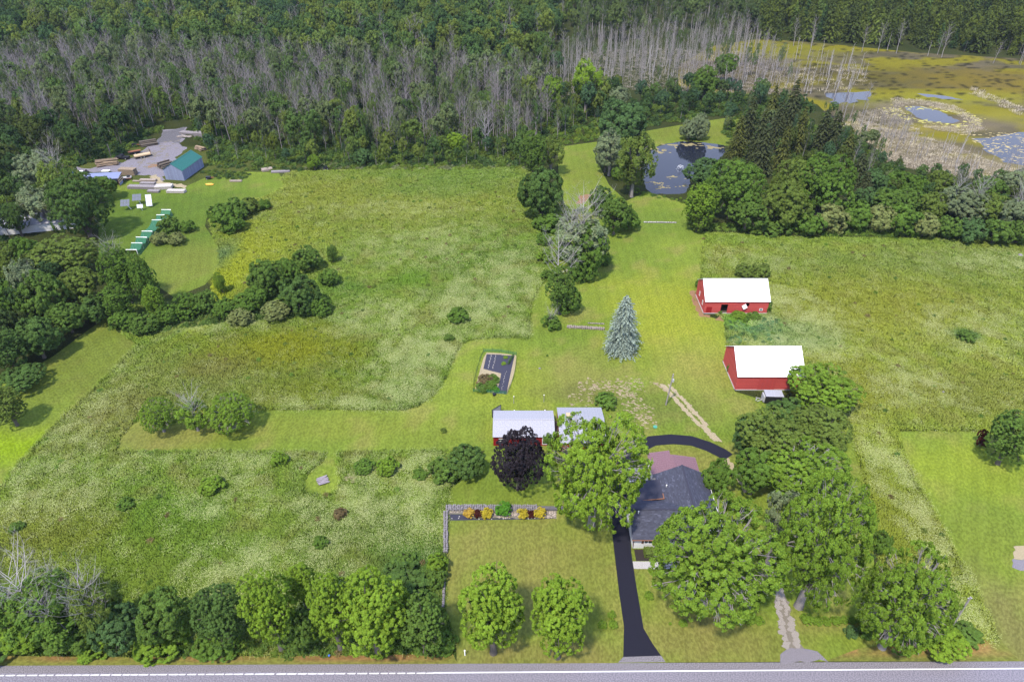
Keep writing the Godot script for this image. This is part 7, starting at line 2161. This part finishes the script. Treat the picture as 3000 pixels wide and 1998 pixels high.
	plant(con_edge, 6.0, [["dead", 0.17], ["snag", 0.08]], 511, grey_green, 1.0)
	var pond_back := PackedVector2Array([Vector2(54.6, -328.2), Vector2(63.7, -347.1), Vector2(82.3, -364.7), Vector2(104.3, -362.4), Vector2(125.3, -356.9), Vector2(134.3, -343.5), Vector2(140.5, -336.4), Vector2(121.0, -328.2), Vector2(106.5, -328.2), Vector2(77.2, -316.5), Vector2(59.9, -309.1), Vector2(53.2, -310.3)])
	plant(pond_back, 6.5, [["leafy", 0.68], ["thin", 0.14]], 512, [Color(0.048, 0.086, 0.030), Color(0.062, 0.098, 0.032), Color(0.042, 0.080, 0.044)], 0.62)
	var right_back := PackedVector2Array([Vector2(129.3, -236.3), Vector2(146.3, -250.9), Vector2(168.4, -245.3), Vector2(188.3, -236.3), Vector2(196.3, -232.4), Vector2(180.3, -207.5), Vector2(170.7, -207.5), Vector2(151.9, -214.2), Vector2(131.3, -221.2)])
	plant(right_back, 6.5, [["leafy", 0.62], ["thin", 0.20], ["dead", 0.06]], 513, [Color(0.050, 0.084, 0.028), Color(0.062, 0.090, 0.036), Color(0.046, 0.086, 0.034)], 0.45)
	var grove_back := PackedVector2Array([Vector2(95.8, -310.3), Vector2(108.6, -328.2), Vector2(124.6, -332.9), Vector2(139.7, -328.2), Vector2(139.4, -310.3), Vector2(142.5, -292.8), Vector2(140.1, -262.2), Vector2(133.3, -236.3), Vector2(123.7, -232.4), Vector2(125.4, -262.2), Vector2(111.8, -253.1), Vector2(95.0, -253.1), Vector2(88.5, -266.9)])
	plant(grove_back, 7.0, [["leafy", 0.40], ["thin", 0.34], ["dead", 0.06]], 515, [Color(0.060, 0.090, 0.040), Color(0.075, 0.105, 0.050), Color(0.050, 0.080, 0.034)], 0.62)
	var reed_edge := PackedVector2Array([Vector2(149.8, -332.9), Vector2(152.1, -307.2), Vector2(152.0, -259.9), Vector2(149.0, -247.9), Vector2(132.4, -234.4), Vector2(132.1, -253.1), Vector2(139.7, -292.8)])
	plant(reed_edge, 5.5, [["leafy", 0.50], ["thin", 0.34], ["dead", 0.06]], 516, [Color(0.070, 0.105, 0.045), Color(0.085, 0.118, 0.052), Color(0.056, 0.095, 0.036)], 0.5)
	var left_top := PackedVector2Array([Vector2(-223.7, -255.3), Vector2(-193.7, -262.2), Vector2(-174.4, -255.3), Vector2(-168.4, -248.7), Vector2(-172.3, -236.3), Vector2(-169.9, -221.2), Vector2(-197.9, -217.7)])
	plant(left_top, 7.0, [["leafy", 0.85]], 517, [Color(0.046, 0.080, 0.026), Color(0.060, 0.096, 0.030)], 0.75)
	var left_fill := PackedVector2Array([Vector2(-132.4, -124.7), Vector2(-124.2, -128.0), Vector2(-122.0, -138.6), Vector2(-120.8, -150.3), Vector2(-118.2, -161.2), Vector2(-127.6, -183.6), Vector2(-134.4, -173.1), Vector2(-157.5, -195.0), Vector2(-178.2, -224.8), Vector2(-199.8, -224.8)])
	plant(left_fill, 8.0, [["leafy", 0.85]], 514, [Color(0.034, 0.062, 0.022), Color(0.045, 0.070, 0.022)], 0.72)
	var names := {"leafy": ["woodland_tree", "leafy tree", "tree", 5], "thin": ["thin_tree", "thin leaved tree", "tree", 5], "dead": ["dead_tree", "grey dead tree", "tree", 6], "snag": ["bare_snag", "pale bare snag", "tree", 4], "conifer": ["conifer_tree", "dark conifer", "tree", 3]}
	var leafs := {}
	for k in 9:
		var c := [[0.036, 0.066, 0.023, "dark"], [0.050, 0.090, 0.028, "deep green"], [0.066, 0.112, 0.030, "mid green"], [0.086, 0.130, 0.030, "light green"], [0.048, 0.090, 0.042, "blue green"], [0.094, 0.124, 0.050, "grey green"], [0.054, 0.074, 0.020, "dark olive"], [0.080, 0.105, 0.021, "olive"], [0.106, 0.142, 0.030, "yellow green"]][k] as Array
		leafs[k] = [leaf("wood_leaf_%d" % k, c[0] * 1.15, c[1] * 1.15, c[2] * 1.15), Vector3(c[0], c[1], c[2]), c[3]]
	for kind in names:
		var info: Array = names[kind]
		var list: Array = wood_bins.get(kind, [])
		list.sort_custom(func(a, b): return a[0].y > b[0].y)
		var shown := 0
		var used := {}
		var xs := {}
		var cs := {}
		for e in list:
			var p: Vector2 = e[0]
			var v: int = e[4] % info[3]
			var proto: Dictionary = Q["%s%d" % [kind, v]]
			if shown < 295 and seen_at(p, 8.0 * e[1]):
				shown += 1
				var best := 0
				var bd := 1e9
				var cv := Vector3(e[3].r, e[3].g, e[3].b)
				for k in leafs:
					var d: float = leafs[k][1].distance_to(cv)
					if d < bd:
						bd = d; best = k
				var size: String = "tall " if e[1] > 1.02 else ("low " if e[1] < 0.66 else "")
				var lb: String = size + ((leafs[best][2] + " ") if proto.has("crown") else "") + info[1] + " " + place_words(p, true)
				var o := thing(info[0], lb, info[2], v3(p), e[2], info[1] + "s " + place_words(p))
				var sx := Transform3D(Basis.from_scale(Vector3.ONE * e[1]), Vector3.ZERO)
				part(o, "trunk", proto.trunk, null, sx)
				if proto.has("branches"):
					part(o, "branches", proto.branches, null, sx)
				if proto.has("crown"):
					part(o, "crown", proto.crown, leafs[best][0], sx)
			else:
				if not xs.has(v):
					xs[v] = []; cs[v] = []
				xs[v].append(Transform3D(Basis(Vector3.UP, e[2]).scaled(Vector3.ONE * e[1]), v3(p)))
				cs[v].append(e[3] * 1.5)
		for v in xs:
			swarm("far_" + info[0] + "s", "distant " + info[1] + "s massed in the far wood", Q["%s%d" % [kind, v]].both, xs[v], cs[v], "trees")
		print(kind, " ", list.size())
	# undergrowth
	var ux := []
	var uc := []
	var low := [Color(0.050, 0.088, 0.022), Color(0.070, 0.110, 0.022), Color(0.040, 0.070, 0.022), Color(0.085, 0.125, 0.022)]
	mounds(front, 2.6, low, 1.7, 601, ux, uc)
	mounds(dead_band, 4.2, low, 1.9, 602, ux, uc, 0.85)
	mounds(lane_wood, 3.0, low, 1.6, 603, ux, uc)
	mounds(left_edge, 3.2, [Color(0.030, 0.058, 0.020), Color(0.045, 0.080, 0.020)], 1.7, 604, ux, uc)
	mounds(pond_back, 2.8, low, 1.6, 605, ux, uc)
	mounds(right_back, 2.6, low, 1.7, 606, ux, uc)
	mounds(reed_edge, 2.6, low, 1.3, 632, ux, uc)
	mounds(left_top, 3.0, low, 1.5, 633, ux, uc)
	mounds(grove_back, 3.0, low, 1.5, 619, ux, uc)
	mounds(left_fill, 3.2, [Color(0.030, 0.058, 0.020), Color(0.045, 0.080, 0.020)], 1.8, 607, ux, uc)
	mounds(PackedVector2Array([Vector2(63.6, -204.9), Vector2(88.3, -201.1), Vector2(124.4, -199.6), Vector2(165.3, -198.6), Vector2(169.1, -204.9), Vector2(127.3, -205.9), Vector2(90.1, -206.8), Vector2(67.8, -210.1)]), 1.5, [Color(0.095, 0.155, 0.024), Color(0.075, 0.125, 0.024), Color(0.110, 0.170, 0.030)], 1.0, 608, ux, uc)
	mounds(PackedVector2Array([Vector2(20.0, -284.6), Vector2(36.4, -291.7), Vector2(40.6, -304.3), Vector2(30.3, -310.3), Vector2(18.0, -301.3)]), 2.0, [Color(0.110, 0.155, 0.022), Color(0.080, 0.130, 0.022)], 1.1, 609, ux, uc)
	mounds(PackedVector2Array([Vector2(-150.1, -310.3), Vector2(-134.3, -310.3), Vector2(-120.7, -282.0), Vector2(-111.7, -266.0), Vector2(-100.3, -263.1), Vector2(-78.1, -257.6), Vector2(-91.2, -255.3), Vector2(-112.7, -258.5), Vector2(-120.9, -262.2), Vector2(-129.8, -282.0)]), 2.2, low, 1.2, 630, ux, uc, 0.8)
	mounds(PackedVector2Array([Vector2(-185.4, -259.9), Vector2(-168.4, -270.8), Vector2(-157.9, -287.3), Vector2(-158.0, -309.1), Vector2(-155.3, -313.4), Vector2(-163.4, -304.3), Vector2(-175.2, -284.6), Vector2(-192.1, -271.8)]), 2.2, low, 1.2, 631, ux, uc, 0.9)
	mounds(PackedVector2Array([Vector2(-121.8, -255.3), Vector2(-114.3, -248.7), Vector2(-102.0, -246.6), Vector2(-100.4, -252.2), Vector2(-112.0, -256.7)]), 1.6, low, 0.9, 610, ux, uc)
	mounds(PackedVector2Array([Vector2(-81.6, -257.6), Vector2(3.9, -258.5), Vector2(8.9, -253.1), Vector2(4.0, -262.2), Vector2(-82.9, -263.1)]), 1.6, [Color(0.085, 0.140, 0.022), Color(0.110, 0.150, 0.026), Color(0.15, 0.17, 0.08)], 1.0, 611, ux, uc)
	mounds(PackedVector2Array([Vector2(-105.5, -147.3), Vector2(-95.1, -144.3), Vector2(-80.0, -149.3), Vector2(-48.9, -154.1), Vector2(-50.0, -158.9), Vector2(-81.9, -154.5), Vector2(-97.7, -150.3)]), 1.4, [Color(0.070, 0.115, 0.024), Color(0.055, 0.095, 0.022)], 1.0, 612, ux, uc)
	mounds(PackedVector2Array([Vector2(-80.4, -59.7), Vector2(-57.2, -58.2), Vector2(-32.2, -57.9), Vector2(-9.3, -58.4), Vector2(-9.4, -60.4), Vector2(-32.7, -60.0), Vector2(-58.2, -60.4), Vector2(-82.2, -62.6)]), 1.2, [Color(0.090, 0.140, 0.022), Color(0.065, 0.110, 0.022)], 0.9, 613, ux, uc)
	mounds(PackedVector2Array([Vector2(48.0, -233.2), Vector2(63.5, -231.6), Vector2(67.1, -207.5), Vector2(59.2, -204.3), Vector2(60.5, -224.8)]), 1.6, [Color(0.110, 0.17, 0.022), Color(0.080, 0.13, 0.022)], 0.6, 614, ux, uc, 0.6)
	mounds(PackedVector2Array([Vector2(42.6, -246.6), Vector2(48.2, -236.3), Vector2(49.4, -232.4), Vector2(43.4, -234.4)]), 1.4, [Color(0.115, 0.18, 0.022), Color(0.090, 0.14, 0.022)], 0.7, 615, ux, uc)
	mounds(PackedVector2Array([Vector2(57.6, -151.4), Vector2(65.2, -151.4), Vector2(68.5, -154.5), Vector2(71.9, -150.3), Vector2(67.6, -140.4), Vector2(57.4, -139.5), Vector2(55.0, -140.4)]), 1.1, [Color(0.080, 0.155, 0.060), Color(0.070, 0.130, 0.050), Color(0.095, 0.17, 0.045)], 0.55, 616, ux, uc, 0.6)
	mounds(PackedVector2Array([Vector2(64.8, -79.7), Vector2(66.3, -77.8), Vector2(63.1, -65.8), Vector2(60.3, -64.2), Vector2(62.0, -71.5)]), 1.3, low, 0.8, 617, ux, uc, 0.7)
	mounds(PackedVector2Array([Vector2(53.7, -61.9), Vector2(60.3, -59.7), Vector2(73.5, -60.0), Vector2(73.6, -62.6), Vector2(63.1, -62.6)]), 1.3, low, 0.9, 618, ux, uc, 0.8)
	swarm("undergrowth", "green undergrowth and brush under the woods and hedges", Q.mound0, ux, uc, "undergrowth")
	# swamp reeds and brown brush
	var rx := []
	var rc := []
	var tans := [Color(0.38, 0.335, 0.275), Color(0.31, 0.27, 0.23), Color(0.42, 0.37, 0.29), Color(0.26, 0.225, 0.195)]
	mounds(PackedVector2Array([Vector2(20.0, -343.5), Vector2(34.5, -362.4), Vector2(55.8, -370.4), Vector2(103.8, -360.0), Vector2(137.4, -360.0), Vector2(157.1, -391.9), Vector2(159.0, -436.2), Vector2(142.4, -453.0), Vector2(89.9, -464.7), Vector2(44.4, -453.0)]), 2.0, [Color(0.24, 0.21, 0.195), Color(0.30, 0.265, 0.25), Color(0.19, 0.18, 0.12)], 1.2, 620, rx, rc, 0.9)
	mounds(PackedVector2Array([Vector2(160.4, -322.9), Vector2(172.4, -304.3), Vector2(187.0, -287.3), Vector2(191.4, -271.8), Vector2(199.9, -255.3), Vector2(192.0, -242.4), Vector2(170.7, -249.6), Vector2(151.4, -262.2), Vector2(147.0, -304.3)]), 1.15, tans, 1.15, 621, rx, rc, 0.8)
	mounds(PackedVector2Array([Vector2(193.2, -354.6), Vector2(206.9, -350.8), Vector2(218.6, -339.9), Vector2(218.0, -319.7), Vector2(212.4, -304.3), Vector2(200.5, -298.4), Vector2(189.9, -304.3), Vector2(186.4, -309.1), Vector2(202.3, -309.1), Vector2(211.5, -313.4), Vector2(212.4, -328.2), Vector2(205.8, -339.9), Vector2(196.8, -343.5), Vector2(187.1, -336.4)]), 1.15, tans, 1.1, 622, rx, rc)
	mounds(PackedVector2Array([Vector2(182.9, -336.4), Vector2(189.6, -335.0), Vector2(184.5, -313.4), Vector2(181.2, -298.4), Vector2(167.1, -292.8), Vector2(159.3, -310.3), Vector2(163.1, -329.5)]), 1.4, tans, 1.1, 623, rx, rc, 0.7)
	mounds(PackedVector2Array([Vector2(245.1, -374.5), Vector2(247.7, -356.9), Vector2(249.4, -336.4), Vector2(241.2, -322.9), Vector2(239.9, -343.5), Vector2(237.3, -362.4)]), 2.0, tans, 1.5, 624, rx, rc)
	mounds(PackedVector2Array([Vector2(151.0, -410.6), Vector2(207.7, -420.5), Vector2(193.0, -374.5), Vector2(162.9, -362.4), Vector2(143.0, -370.4)]), 4.0, tans, 2.0, 625, rx, rc, 0.6)
	swarm("swamp_reeds", "dry tan reeds and brush standing in the swamp", Q.reed, rx, rc, "reeds")

func _ready() -> void:
	var cam := Camera3D.new()
	cam.name = "camera"
	cam.position = Vector3(0, EYE, 0)
	cam.rotation_degrees = Vector3(-PITCH, 0, 0)
	cam.fov = 53.08
	cam.near = 1.0
	cam.far = 4000.0
	add_child(cam)
	var env := Environment.new()
	env.background_mode = Environment.BG_SKY
	var sky := Sky.new()
	var sm := ProceduralSkyMaterial.new()
	sm.sky_top_color = Color(0.56, 0.64, 0.82)
	sm.sky_horizon_color = Color(0.84, 0.86, 0.92)
	sm.sky_curve = 0.2
	sm.ground_horizon_color = Color(0.5, 0.52, 0.5)
	sm.ground_bottom_color = Color(0.2, 0.22, 0.18)
	sky.sky_material = sm
	env.sky = sky
	env.background_energy_multiplier = 1.6
	env.tonemap_mode = Environment.TONE_MAPPER_LINEAR
	env.tonemap_exposure = 1.85
	env.sdfgi_enabled = true
	env.ssao_enabled = true
	env.ssil_enabled = true
	env.fog_enabled = true
	env.fog_density = 0.00004
	env.fog_light_color = Color(0.72, 0.77, 0.86)
	var we := WorldEnvironment.new()
	we.name = "environment"
	we.environment = env
	add_child(we)
	var sun := DirectionalLight3D.new()
	sun.name = "sun"
	sun.light_color = Color(1.0, 0.965, 0.90)
	sun.light_energy = 1.2
	sun.light_angular_distance = 4.0
	sun.shadow_enabled = true
	add_child(sun)
	sun.look_at_from_position(Vector3.ZERO, Vector3(0.25, -0.87, -0.43))
	N1.seed = 1; N1.frequency = 0.018; N1.fractal_octaves = 3
	N2.seed = 2; N2.frequency = 0.075; N2.fractal_octaves = 3
	N3.seed = 3; N3.frequency = 0.30; N3.fractal_octaves = 3
	var t0 := Time.get_ticks_msec()
	materials()
	plants()
	print("plants ", Time.get_ticks_msec() - t0)
	ground()
	print("ground ", Time.get_ticks_msec() - t0)
	buildings()
	things()
	print("things ", Time.get_ticks_msec() - t0)
	yard_trees()
	print("trees ", Time.get_ticks_msec() - t0)
	woods()
	grass()
	print("done ", Time.get_ticks_msec() - t0)
